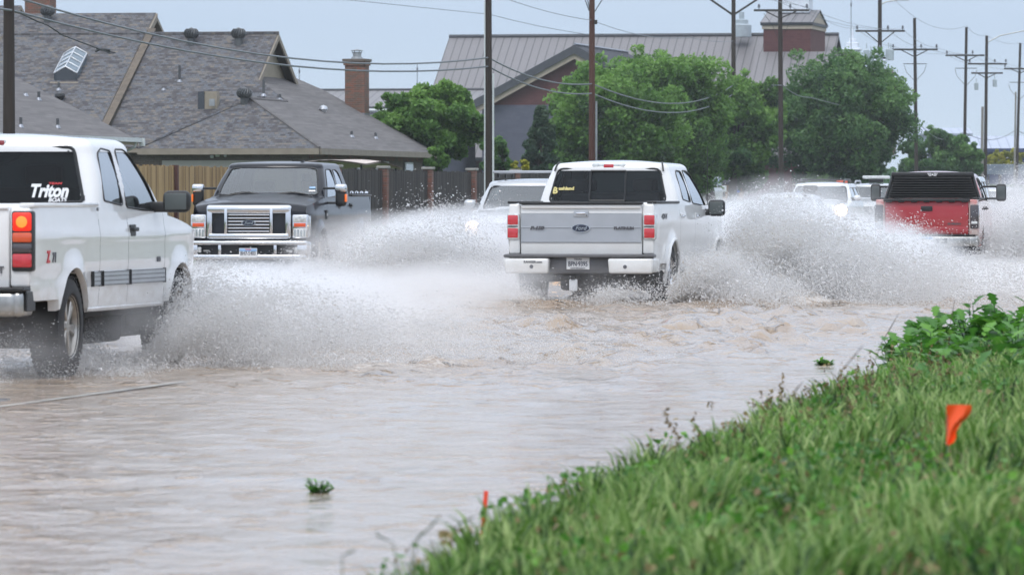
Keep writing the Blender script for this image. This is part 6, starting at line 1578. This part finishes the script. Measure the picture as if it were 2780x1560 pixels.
# ground-cover clover and broad weeds
u, t = scatter(60000, rng, 10.5, 55, pw=1.5); k = fbm(u*1.4, t*.7, seed=90)+.35*fbm(u*5, t*2, seed=91) > .02; u = u[k]; t = t[k]; C = np.stack([u*CT+t*ST, -u*ST+t*CT, zg(u, t)+.06+.24*rng.random(len(u))], 1)
V2, F2, A2 = leaves(C, .017, rng, np.clip(.45+.6*fbm(u*1.2, t*.6, seed=28)+rng.normal(0, .2, len(u)), 0, 1), .6, 1.6)
tag(np_mesh('ground_cover', V2, F2, ['weed_leaf'], attr=A2), 'small broad weed leaves mixed into the bank grass', 'weeds', kind='stuff')
def plant(label, u, t, h, spread, nst, seed, nm='weed_plant', mat='weed_leaf', lsz=.05, lpn=9, z=None, group=None, notch=True):
    """stems carrying lobed leaves"""
    r_ = random.Random(seed); base = UT(u, t, float(zg(u, t)) if z is None else z); e = empty(nm, base, label=label, cat='plant', group=group)
    m = MB(); V = []; Fq = []; A = []
    for s_ in range(nst):
        a = r_.random()*2*PI; k = r_.random()**.6*spread; hh = h*(.55+.5*r_.random())*(1-.35*k/spread)
        p0 = Vector((math.cos(a)*k*.25, math.sin(a)*k*.25, -.03)); p1 = p0+Vector((math.cos(a)*k, math.sin(a)*k, hh)); pm = p0.lerp(p1, .5)-Vector((math.cos(a), math.sin(a), 0))*k*.15
        m.tube([p0, pm, p1], [.006, .005, .003], mat, 5)
        for q in range(lpn):
            f = .25+.75*q/(lpn-1); c = p0.lerp(pm, f*2) if f < .5 else pm.lerp(p1, f*2-1)
            b = r_.random()*2*PI; L_ = lsz*(.7+.7*r_.random())*(1.25-.5*f); el = .2+.9*f*r_.random()
            d = Vector((math.cos(b)*math.cos(el), math.sin(b)*math.cos(el), math.sin(el))); sd = d.cross(Vector((0, 0, 1))).normalized(); n_ = sd.cross(d)
            ti = min(1, max(0, r_.gauss(.45, .2))); o = len(V)
            prof = [0, .32, .20, .52, .30, .50, .22, 0] if notch else [0, .10, .17, .20, .19, .15, .08, 0]
            K = len(prof)
            for i, w_ in enumerate(prof):
                x = i/(K-1); c0 = c+d*L_*2*x-n_*L_*.5*x*x
                V += [c0-sd*L_*w_*1.3+n_*L_*w_*.3, c0, c0+sd*L_*w_*1.3+n_*L_*w_*.3]; A += [ti, min(1, ti+.15), ti]
            for i in range(K-1):
                for j in (0, 1): Fq.append((o+i*3+j, o+i*3+j+1, o+i*3+j+4, o+i*3+j+3))
    m.build('stem', e)
    np_mesh('foliage', np.array([tuple(v) for v in V]), np.array(Fq), [mat], e, np.array(A), smooth=True)
    return e
def at(px, py, z=0.0):
    D = (CH-z)*F/(py-HY); u, t = toUT((px-CX)/F*D, D); return u, t
for i, (px, py, hh, sp, n_, lb) in enumerate(((2560, 1000, .62, .34, 34, 'tallest broad-leaved weed on the bank edge, holes in its leaves'), (2490, 1010, .52, .30, 26, 'dark broad-leaved weed overhanging the water at the left of the clump'), (2650, 1010, .60, .34, 30, 'broad-leaved weed right of the tallest one'), (2720, 1005, .60, .34, 30, 'leafy upright weed near the right edge'), (2770, 1000, .58, .34, 28, 'broad-leaved weed cut by the right edge'), (2600, 1040, .50, .38, 30, 'low spreading weed in front of the tallest one'), (2520, 1045, .48, .34, 28, 'dark weed lowest at the left foot of the clump'), (2680, 1075, .50, .38, 32, 'weed with large leaves above the orange flag'), (2760, 1080, .52, .36, 32, 'nearest leafy weed at the right edge'), (2600, 985, .55, .35, 24, 'weed standing just behind the tallest one'), (2540, 1110, .34, .3, 24, 'leafy weed below the left foot of the clump'), (2640, 1130, .30, .3, 24, 'low leafy weed right above the orange flag'), (2750, 1150, .38, .32, 26, 'lowest leafy weed of the clump at the right edge'))):
    u, t = at(px, py, .08); plant(lb, u, t, hh, sp, n_, 50+i, lsz=.085, lpn=9, nm='broadleaf_weed', group='weeds growing on the bank')
for i, (px, py, hh, sp, lb) in enumerate(((1475, 1440, .20, .10, 'feathery weed just right of the orange stake'), (1430, 1490, .16, .08, 'small weed behind the orange stake\'s base'), (1385, 1530, .14, .12, 'low weed at the bottom edge left of centre'), (1720, 1330, .24, .16, 'bright bushy weed in the middle of the bank'), (2010, 1240, .22, .15, 'bright leafy weed below the water\'s edge near the middle'), (2230, 1400, .26, .18, 'tall pale weed below and left of the orange flag'), (2700, 1330, .26, .18, 'leafy weed below and right of the orange flag'), (1560, 1520, .24, .18, 'bushy weed at the bottom right of the orange stake'), (2480, 1500, .26, .2, 'dark bushy weed at the bottom right'), (1225, 1545, .11, .08, 'sparse weed leaning over the water near the bottom'))):
    u, t = at(px, py, .05); plant(lb, u, t, hh, sp, 18, 80+i, lsz=.026, lpn=14, nm='fine_weed', group='weeds growing on the bank', notch=False)
G2 = 'plants poking out of the water'
for i, (px, py, hh, sp, n_, ls, lb) in enumerate(((858, 1338, .11, .085, 11, .017, 'green sprig standing alone in the open water'), (2238, 990, .085, .06, 16, .026, 'spiky sprig in the rippled water left of the bank'), (2333, 966, .035, .05, 6, .016, 'low sprig nearest the leafy bank clump'), (1822, 1092, .025, .08, 7, .014, 'flat floating sprig in mid water'), (925, 1308, .02, .03, 3, .012, 'tiny leaf drifting beside the lone sprig'))):
    u, t = at(px, py); plant(lb, u, t, hh, sp, n_, 120+i, lsz=ls, lpn=11, nm='water_weed', z=0, group=G2, notch=True)
# long bent stems close to the camera
for i, (x0, y0, x1, y1, D) in enumerate(((2230, 1130, 2345, 935, 24), (2120, 1170, 2180, 1035, 22), (2350, 1060, 2440, 850, 33), (2575, 1010, 2592, 815, 38), (1080, 1560, 1020, 1440, 14.5), (1110, 1580, 1195, 1400, 14.5), (930, 1580, 965, 1490, 14), (1220, 1500, 1290, 1400, 15.5), (1120, 1570, 1150, 1440, 15))):
    m = MB(); A, B = P(x0, y0, D), P(x1, y1, D); mid = A.lerp(B, .55)+Vector((-.02 if x1 > x0 else .02, 0, .02)); mid2 = A.lerp(B, .8)+Vector((-.006, 0, .01))
    A2 = A-(B-A)*.4; A2.z = min(A2.z, float(zg(*toUT(A2.x, A2.y)))+.0)
    m.tube([A2, A, mid, mid2, B], [.0018, .0016, .0013, .003, .001], 'grass_dry' if i < 4 else 'weed_leaf', 5); o = m.build('grass_stalk')
    tag(o, ('long seed stalk leaning right over the water below the spiky sprig', 'short seed stalk left of the long leaning one', 'thin arching stalk at the left foot of the broad-leaved clump', 'dark upright seed head above the tallest weed', 'pale bent stalk at the bottom edge over open water', 'pale stalk leaning right at the bottom edge', 'faint leftmost stalk at the bottom edge', 'arched stalk left of the orange stake', 'upright stalk between the bent ones at the bottom')[i], 'grass stalk', 'tall grass stalks on the bank')
# ---------------------------------------------------------------- survey flag and stake
D = 22.0; m = MB(); A = P(2572, 1098, D); zb = float(zg(*toUT(A.x, D)))
m.tube([Vector((A.x, D, zb)), Vector((A.x, D, A.z+.01))], .0016, 'wire_steel', 5); e = empty('marker_flag', Vector((A.x, D, zb)), label='orange survey flag on a wire in the bank grass, its cloth folded down', cat='survey flag'); o = m.build('wire_staff', e); o.location = -e.location
G = []
prof = [(1098, 66), (1108, 68), (1122, 64), (1134, 56), (1146, 42), (1158, 34), (1172, 25), (1186, 26), (1198, 20), (1207, 6)]
for (y, w_) in prof:
    G.append([P(2570+w_*q/8, y+(1.0-q/8)*0, D)+Vector((0, .010*math.sin(q*.9+y*.05)-.012*q/8, 0)) for q in range(9)])
m = MB(); m.grid(G, 'orange_flag'); m.grid([[p+Vector((0, .0015, 0)) for p in r] for r in G], 'orange_flag', flip=True); o = m.build('cloth', e); o.location = -e.location
m = MB(); A = P(1321, 1338, 23.5); m.rbox(Vector((A.x-.012, 23.5, A.z/2-.02)), (.0185, .012, A.z+.06), 'orange_stake', .002, 1, ry=.09); tag(m.build('survey_stake'), 'orange-red stake standing at the water\'s edge', 'stake')
# ---------------------------------------------------------------- spray
TET = np.array([[1, 1, 1], [1, -1, -1], [-1, 1, -1], [-1, -1, 1]])/1.732
def drops(C, size, rng, vel=None):
    """small faceted drops, stretched along the way they fly"""
    n = len(C); q = rng.normal(size=(n, 4)); q /= np.linalg.norm(q, axis=1)[:, None]
    w, x, y, z = q.T
    Rm = np.stack([1-2*(y*y+z*z), 2*(x*y-z*w), 2*(x*z+y*w), 2*(x*y+z*w), 1-2*(x*x+z*z), 2*(y*z-x*w), 2*(x*z-y*w), 2*(y*z+x*w), 1-2*(x*x+y*y)], 1).reshape(n, 3, 3)
    V = np.einsum('nij,kj->nki', Rm, TET)*size[:, None, None]
    if vel is not None:
        d = vel/(np.linalg.norm(vel, axis=1)[:, None]+1e-9); k = (V*d[:, None, :]).sum(-1); V = V+d[:, None, :]*k[..., None]*(.3+2.0*rng.random(n)**3)[:, None, None]
    V = V+C[:, None, :]
    o = (np.arange(n)*4)[:, None]
    Fc = np.concatenate([o+np.array([[0, 1, 2]]), o+np.array([[0, 3, 1]]), o+np.array([[0, 2, 3]]), o+np.array([[1, 3, 2]])], 1).reshape(-1, 3)
    return V.reshape(-1, 3), Fc
def jet(n, rng, o, fwd, side, reach, height, back, length, az=.35, sizes=(.004, .011), dens=1.0, brown=.4, clump=1.0, tau=(0, 1), tp=1.0, jit=.10):
    """water thrown from a wheel: o start, side unit throw direction, fwd truck heading; the sheet trails back along -fwd"""
    tq = tau[0]+(tau[1]-tau[0])*rng.random(n)**tp; a = rng.normal(0, az, n)
    k = rng.random(n)
    r = reach*(.35+.65*rng.random(n)**.7); h = height*(.25+.75*rng.random(n)**.8)
    # fingers: reach and height pulsate with azimuth and time of launch
    fing = 1+.38*clump*fbm(a*5, k*length*1.4, seed=int(rng.integers(99)), o=3)
    r = r*fing; h = h*fing
    dirs = side[None]*np.cos(a)[:, None]+fwd[None]*np.sin(a)[:, None]
    pos = o[None]+fwd[None]*(-k*length)[:, None]+dirs*(r*tq)[:, None]-fwd[None]*(back*tq)[:, None]
    z = 4*h*tq*(1-tq)*1.0+o[2]
    pos = np.concatenate([pos[:, :2], z[:, None]], 1)
    j = jit*(.25+tq)[:, None]*reach*.35
    P3 = pos*2.2
    tur = np.stack([fbm(P3[:, 0], P3[:, 1], P3[:, 2], o=3, seed=61+i) for i in range(3)], 1)
    pos = pos+tur*j*2.2+rng.normal(0, 1, (n, 3))*j*.45
    pos[:, 2] = np.where(pos[:, 2] < .0, np.abs(pos[:, 2])*.4, pos[:, 2])
    vel = np.concatenate([dirs[:, :2]*r[:, None], (4*h*(1-2*tq))[:, None]], 1)
    sz = (sizes[0]+(sizes[1]-sizes[0])*rng.random(n)**3.0)*np.where(rng.random(n) < .015, 2.0, .82)
    return pos, sz, vel, np.clip(rng.normal(.78-.38*brown*(1-tq), .16, n), 0, 1)
def spray(nm, label, parts, seed, group='spray thrown up by the traffic'):
    rng = np.random.default_rng(seed); C = []; Sz = []; Ve = []; Ti = []
    for p in parts:
        c, s_, v, t_ = jet(rng=rng, **p); C.append(c); Sz.append(s_); Ve.append(v); Ti.append(t_)
    C = np.concatenate(C); Sz = np.concatenate(Sz); Ve = np.concatenate(Ve); Ti = np.concatenate(Ti)
    V, Fc = drops(C, Sz, rng, Ve)
    o = np_mesh(nm, V, Fc, ['droplet'], attr=np.repeat(Ti, 4)); tag(o, label, 'water spray', group, 'stuff'); return o
def hdg(d): a = R(d); f = np.array([math.sin(a), math.cos(a), 0]); return f, np.array([math.cos(a), -math.sin(a), 0])
def G3(px, py, D): return np.array(tuple(P(px, py, D)))
def gpt(px, D, z=0.0): return np.array([(px-CX)/F*D, D, z])
QN = .80
f1, s1 = hdg(10.0); f2, s2 = hdg(11.3); f3, s3 = hdg(7.5)
n_ = lambda k: int(k*QN)
# 1. left foreground truck: front wheel fan to the right, fine wash between the wheels and behind
o1 = gpt(425, 47.6)
spray('water_spray', 'fan of spray from the front wheel of the muddy white pickup', [
    dict(n=n_(70000), o=o1, fwd=f1, side=s1, reach=2.5, height=.62, back=.2, length=1.0, az=.30, sizes=(.0035, .010), brown=.5, jit=.12),
    dict(n=n_(22000), o=o1, fwd=f1, side=s1, reach=1.3, height=.80, back=-.3, length=.4, az=.45, sizes=(.004, .012), brown=.5, jit=.15),
    dict(n=n_(40000), o=o1+s1*.8, fwd=f1, side=s1, reach=3.4, height=.42, back=-2.0, length=1.0, az=.4, sizes=(.003, .008), brown=.2, jit=.16),
    dict(n=n_(16000), o=o1-s1*.3, fwd=f1, side=s1, reach=1.2, height=.16, back=1.2, length=3.0, az=.5, sizes=(.0035, .009), brown=.6, jit=.2)], 1)
spray('water_spray', 'grey mist of drops under and behind the muddy white pickup', [
    dict(n=n_(17000), o=gpt(330, 46.2), fwd=f1, side=-s1, reach=1.8, height=.42, back=.2, length=1.5, az=.7, sizes=(.003, .006), brown=.1, jit=.35),
    dict(n=n_(9000), o=gpt(40, 42.7), fwd=f1, side=-s1, reach=1.2, height=.42, back=.5, length=1.2, az=.9, sizes=(.003, .006), brown=.1, jit=.4)], 2)
# 2. pearl pickup
o2 = gpt(1950, 77.0); o2r = gpt(1868, 73.4)
spray('water_spray', 'huge white plume bursting from the right side of the pearl pickup', [
    dict(n=n_(150000), o=o2, fwd=f2, side=s2, reach=3.6, height=.98, back=.6, length=1.8, az=.35, sizes=(.006, .016), brown=1.1, jit=.13),
    dict(n=n_(60000), o=o2, fwd=f2, side=s2, reach=2.6, height=1.35, back=-.5, length=1.2, az=.5, sizes=(.005, .014), brown=.2, jit=.22),
    dict(n=n_(50000), o=o2+s2*1.0, fwd=f2, side=s2, reach=5.0, height=.6, back=1.5, length=2.5, az=.4, sizes=(.006, .014), brown=.2, jit=.18),
    dict(n=n_(55000), o=o2r, fwd=f2, side=s2, reach=1.9, height=.62, back=.9, length=1.8, az=.5, sizes=(.006, .016), brown=1.0, jit=.18),
    dict(n=n_(3000), o=gpt(2060, 78, .6), fwd=f2, side=s2, reach=1.0, height=.9, back=.0, length=1.0, az=1.2, sizes=(.009, .018), brown=0, jit=.5)], 3)
o2l = gpt(1395, 77.5); o2b = gpt(1370, 73.5)
spray('water_spray', 'spray wall thrown up on the left of the pearl pickup towards the black truck', [
    dict(n=n_(90000), o=o2l, fwd=f2, side=-s2, reach=3.2, height=.80, back=.6, length=2.0, az=.4, sizes=(.006, .015), brown=.35, jit=.16),
    dict(n=n_(15000), o=o2l, fwd=f2, side=-s2, reach=2.4, height=1.3, back=-.4, length=1.5, az=.6, sizes=(.006, .014), brown=.1, jit=.28),
    dict(n=n_(40000), o=o2b, fwd=f2, side=-s2, reach=2.4, height=.36, back=1.2, length=2.0, az=.4, sizes=(.006, .014), brown=1.0, jit=.2),
    dict(n=n_(13000), o=gpt(1470, 72.2), fwd=f2, side=-s2, reach=1.6, height=.40, back=.6, length=1.0, az=.7, sizes=(.005, .012), brown=.7, jit=.3)], 4)
spray('water_spray', 'brown wash boiling under the pearl pickup\'s rear bumper', [
    dict(n=n_(11000), o=gpt(1640, 72.3), fwd=f2, side=s2, reach=1.3, height=.24, back=.5, length=1.2, az=1.0, sizes=(.005, .013), brown=.9, jit=.35),
    dict(n=n_(9000), o=gpt(1560, 71.8), fwd=f2, side=-s2, reach=1.4, height=.14, back=.5, length=1.0, az=1.0, sizes=(.004, .010), brown=.5, jit=.35)], 5)
# 3. black pickup coming towards the camera
f4 = -hdg(8.3)[0]; s4 = hdg(8.3)[1]
spray('water_spray', 'white drops splashing off the front wheels of the black pickup', [
    dict(n=n_(36000), o=gpt(870, 92.5), fwd=f4, side=s4, reach=1.9, height=.48, back=1.5, length=1.8, az=.5, sizes=(.006, .016), brown=.2, jit=.22),
    dict(n=n_(30000), o=gpt(985, 99.0), fwd=f4, side=s4, reach=1.9, height=.75, back=1.0, length=1.5, az=.5, sizes=(.006, .014), brown=.2, jit=.25),
    dict(n=n_(26000), o=gpt(720, 91.3), fwd=f4, side=s4, reach=1.6, height=.20, back=-.5, length=.6, az=1.2, sizes=(.006, .015), brown=.2, jit=.4),
    dict(n=n_(16000), o=gpt(600, 91.3), fwd=f4, side=-s4, reach=1.6, height=.20, back=-.5, length=.6, az=1.2, sizes=(.006, .015), brown=.2, jit=.4)], 6)
f5 = -hdg(8.5)[0]; s5 = hdg(8.5)[1]
spray('water_spray', 'curtain of spray covering the silver SUV with the roof rack', [
    dict(n=n_(50000), o=gpt(1330, 93.0), fwd=f5, side=-s5, reach=2.6, height=.72, back=.2, length=1.2, az=.8, sizes=(.006, .015), brown=.15, jit=.3),
    dict(n=n_(15000), o=gpt(1250, 93.0), fwd=f5, side=-s5, reach=1.8, height=1.3, back=.0, length=1.0, az=.9, sizes=(.006, .014), brown=.1, jit=.4)], 7)
# 4. oncoming queue behind the plume, red pickup and the vehicle ahead of it
spray('water_spray', 'white spray rising in front of the oncoming queue of cars', [
    dict(n=n_(90000), o=gpt(2110, 133.0), fwd=f5, side=-s5, reach=3.2, height=1.0, back=.0, length=1.5, az=.9, sizes=(.008, .018), brown=.1, jit=.35),
    dict(n=n_(90000), o=gpt(2230, 130.0), fwd=f5, side=s5, reach=3.2, height=.85, back=.0, length=2.5, az=.9, sizes=(.008, .018), brown=.1, jit=.35)], 8)
spray('water_spray', 'drops spattering over the left rear corner of the red pickup', [
    dict(n=n_(42000), o=gpt(2362, 108.0), fwd=f3, side=-s3, reach=2.6, height=.95, back=1.0, length=2.5, az=.5, sizes=(.007, .017), brown=.3, jit=.25),
    dict(n=n_(9000), o=gpt(2420, 103.5), fwd=f3, side=s3, reach=1.2, height=1.0, back=.3, length=1.0, az=.9, sizes=(.007, .018), brown=.1, jit=.5),
    dict(n=n_(26000), o=gpt(2420, 103.6), fwd=f3, side=-s3, reach=1.8, height=.30, back=.6, length=1.2, az=.8, sizes=(.007, .015), brown=.5, jit=.35),
    dict(n=n_(17000), o=gpt(2580, 103.8), fwd=f3, side=s3, reach=1.5, height=.25, back=.6, length=1.0, az=1.0, sizes=(.007, .015), brown=.6, jit=.35)], 9)
spray('water_spray', 'tall spray cloud at the right edge beside the red pickup', [
    dict(n=n_(90000), o=gpt(2660, 107.0), fwd=f3, side=s3, reach=3.2, height=1.0, back=.6, length=2.0, az=.5, sizes=(.007, .017), brown=.3, jit=.22),
    dict(n=n_(120000), o=gpt(2690, 124.0), fwd=f3, side=s3, reach=4.0, height=1.75, back=.3, length=2.5, az=.6, sizes=(.008, .019), brown=.1, jit=.25)], 10)
# ---------------------------------------------------------------- fine mist hanging in the spray (real scattering volumes, thin at their rims)
def mistm(name, dens, col=(.98, .985, 1.0)):
    m = bpy.data.materials.new(name); m.use_nodes = True; MATS[name] = m; nt = m.node_tree; nt.nodes.clear()
    o = nt.nodes.new('ShaderNodeOutputMaterial'); v = nt.nodes.new('ShaderNodeVolumePrincipled')
    v.inputs['Color'].default_value = (*col, 1); v.inputs['Anisotropy'].default_value = .1
    tc = nt.nodes.new('ShaderNodeTexCoord'); ln = nt.nodes.new('ShaderNodeVectorMath'); ln.operation = 'LENGTH'; L(nt, tc.outputs['Object'], ln.inputs[0])
    f = mth(nt, 'SUBTRACT', 1.0, ln.outputs['Value'], True); f = mth(nt, 'MULTIPLY', f, 1.8)
    n = noise(nt, tc.outputs['Object'], 2.6, 3, .6, .5); n = mth(nt, 'MULTIPLY', mth(nt, 'SUBTRACT', n, .30), 3.6, True)
    L(nt, mth(nt, 'MULTIPLY', mth(nt, 'MULTIPLY', f, n), dens), v.inputs['Density'])
    L(nt, v.outputs[0], o.inputs['Volume']); return m
mistm('mist_thin', .35); mistm('mist_mid', .8); mistm('mist_thick', 1.6); mistm('mist_dense', 3.4)
_bm = bmesh.new(); bmesh.ops.create_icosphere(_bm, subdivisions=3, radius=1); MISTME = {}
for k in ('mist_thin', 'mist_mid', 'mist_thick', 'mist_dense'):
    me = bpy.data.meshes.new('spray_mist'); _bm.to_mesh(me); me.materials.append(MATS[k]); MISTME[k] = me
_bm.free()
def mist(label, px, py, D, rx, ry, rz, k='mist_mid'):
    o = bpy.data.objects.new('spray_mist', MISTME[k]); COL.objects.link(o)
    o.location = P(px, py, D); o.scale = (rx, ry, rz); o.rotation_euler = (random.uniform(-.1, .1), random.uniform(-.15, .15), -TH+random.uniform(-.3, .3))
    return tag(o, label, 'spray mist', 'mist hanging over the flooded road', 'stuff')
for a in (
    ('mist beside the muddy pickup\'s front wheel', 590, 870, 50, .95, 1.4, .60, 'mist_dense'), ('mist right of the muddy pickup\'s fan of spray', 730, 870, 51.5, 1.4, 1.6, .58, 'mist_dense'), ('mist far right of the muddy pickup\'s fan of spray', 900, 895, 53, 1.6, 2.2, .42, 'mist_mid'),
    ('faint mist between the muddy pickup\'s wheels', 320, 900, 46.0, .9, 1.2, .45, 'mist_thin'), ('grey mist behind the muddy pickup', 20, 980, 43, .7, 1.0, .45, 'mist_thin'),
    ('low mist between the two white pickups', 860, 850, 60, 2.2, 3.0, .34), ('low mist left of the pearl pickup', 1080, 800, 70, 2.2, 3, .42, 'mist_mid'),
    ('mist wall left of the pearl pickup', 1210, 710, 79, 1.8, 1.6, .85, 'mist_dense'), ('mist left of the pearl pickup\'s rear wheel', 1310, 790, 75.5, 1.3, 1.8, .5, 'mist_mid'), ('mist between black pickup and pearl pickup', 1100, 700, 86, 2.0, 2.5, .8),
    ('mist over the silver SUV\'s bonnet', 1330, 660, 91.0, 1.6, 1.0, .85, 'mist_thin'), ('low mist beneath the black pickup\'s bumper', 660, 775, 90.3, 1.8, .8, .24, 'mist_thin'), ('mist beside the black pickup\'s rear wheel', 1000, 690, 96, 1.1, 2.5, .6, 'mist_thin'),
    ('brown haze of drops under the pearl pickup\'s bumper', 1590, 780, 72.2, 1.5, .8, .45, 'mist_thin'),
    ('mist inside the great plume', 2090, 700, 79.5, 1.7, 1.6, 1.0, 'mist_dense'), ('mist at the crest of the great plume', 2170, 610, 82, 1.7, 1.6, .8), ('mist at the right flank of the great plume', 2270, 735, 80, 2.1, 2.0, .80, 'mist_dense'),
    ('mist at the foot of the great plume', 2100, 795, 76, 2.2, 1.6, .50, 'mist_dense'), ('long low mist right of the pearl pickup', 2420, 800, 80, 3.2, 3.5, .55, 'mist_thick'), ('low mist at the right edge', 2720, 790, 86, 3.0, 3.5, .55, 'mist_mid'),
    ('mist behind the pearl pickup\'s rear wheel', 1900, 770, 74.5, 1.1, 1.4, .65), ('mist beside the pearl pickup\'s front wheel', 1980, 690, 77.5, 1.0, 1.4, .9),
    ('mist hiding the silver car', 2100, 680, 131, 3.0, 1.2, .8, 'mist_mid'), ('mist between the silver car and the white SUV', 2250, 680, 127, 3.0, 1.5, .8, 'mist_mid'), ('mist beside the red pickup\'s left wheels', 2270, 700, 109, 1.6, 2.2, .85, 'mist_mid'),
    ('mist at the right of the red pickup', 2740, 670, 109, 1.4, 2.5, 1.1, 'mist_mid'), ('tall mist at the right edge', 2800, 620, 120, 1.6, 2.5, 1.5, 'mist_mid'), ('low mist behind the red pickup', 2540, 765, 103.0, 2.5, .9, .40, 'mist_thin')):
    mist(*a)

# the damp air itself: one closed box of thin haze round everything
m = bpy.data.materials.new('haze_air'); m.use_nodes = True; nt = m.node_tree; nt.nodes.clear(); MATS['haze_air'] = m
o = nt.nodes.new('ShaderNodeOutputMaterial'); v = nt.nodes.new('ShaderNodeVolumePrincipled'); v.inputs['Color'].default_value = (.86, .92, 1, 1); v.inputs['Density'].default_value = .00016
L(nt, v.outputs[0], o.inputs['Volume'])
m = MB(); m.box((-100, 780, 12), (2600, 1900, 27.5), 'haze_air'); tag(m.build('haze', smooth=False), kind='stuff')
# ---------------------------------------------------------------- light, sky, camera
w = bpy.data.worlds.new('World'); S.world = w; w.use_nodes = True; nt = w.node_tree; nt.nodes.clear()
out = nt.nodes.new('ShaderNodeOutputWorld'); bg = nt.nodes.new('ShaderNodeBackground')
sky = nt.nodes.new('ShaderNodeTexSky'); sky.sky_type = 'NISHITA'; sky.sun_disc = False; sky.sun_elevation = R(52); sky.sun_rotation = R(200); sky.dust_density = 3; sky.air_density = 1.2
tc = nt.nodes.new('ShaderNodeTexCoord'); sep = nt.nodes.new('ShaderNodeSeparateXYZ'); L(nt, tc.outputs['Generated'], sep.inputs[0])
cl = ramp(nt, sep.outputs[2], [(0.0, (5.9, 7.1, 8.5)), (.03, (5.0, 6.3, 8.1)), (.10, (6.6, 7.7, 9.9)), (.4, (9.7, 10.9, 12.9)), (1, (14.2, 15.0, 16.4))])
nz = noise(nt, mapping(nt, (1, 1, 4), 'Generated'), 3, 4)
c2 = mixc(nt, mth(nt, 'MULTIPLY', nz, .16), cl.outputs[0], (7.6, 7.9, 8.4))
mx = mixc(nt, .88, sky.outputs[0], c2)
L(nt, mx, bg.inputs[0]); bg.inputs[1].default_value = .10; L(nt, bg.outputs[0], out.inputs[0])
sun = bpy.data.lights.new('sun', 'SUN'); sun.energy = .9; sun.angle = R(14); sun.color = (1, .97, .93)
so = bpy.data.objects.new('sun', sun); COL.objects.link(so); so.rotation_euler = (R(38), 0, R(-20+0))
cam = bpy.data.cameras.new('camera'); co = bpy.data.objects.new('camera', cam); COL.objects.link(co); S.camera = co
co.location = (0, 0, CH); co.rotation_euler = (R(90)-math.atan((780-HY)/F), 0, 0)
cam.sensor_width = 36; cam.lens = 36*F/2780; cam.clip_start = .5; cam.clip_end = 5000
cam.dof.use_dof = True; cam.dof.focus_distance = 78; cam.dof.aperture_fstop = 9
S.view_settings.view_transform = 'Standard'; S.view_settings.look = 'None'; S.view_settings.exposure = .22; S.view_settings.gamma = 1
S.cycles.max_bounces = 8; S.cycles.diffuse_bounces = 6; S.cycles.glossy_bounces = 3; S.cycles.transparent_max_bounces = 48; S.cycles.volume_bounces = 4
S.cycles.use_denoising = True; S.cycles.sample_clamp_indirect = 4
S.cycles.use_adaptive_sampling = True; S.cycles.adaptive_threshold = .02
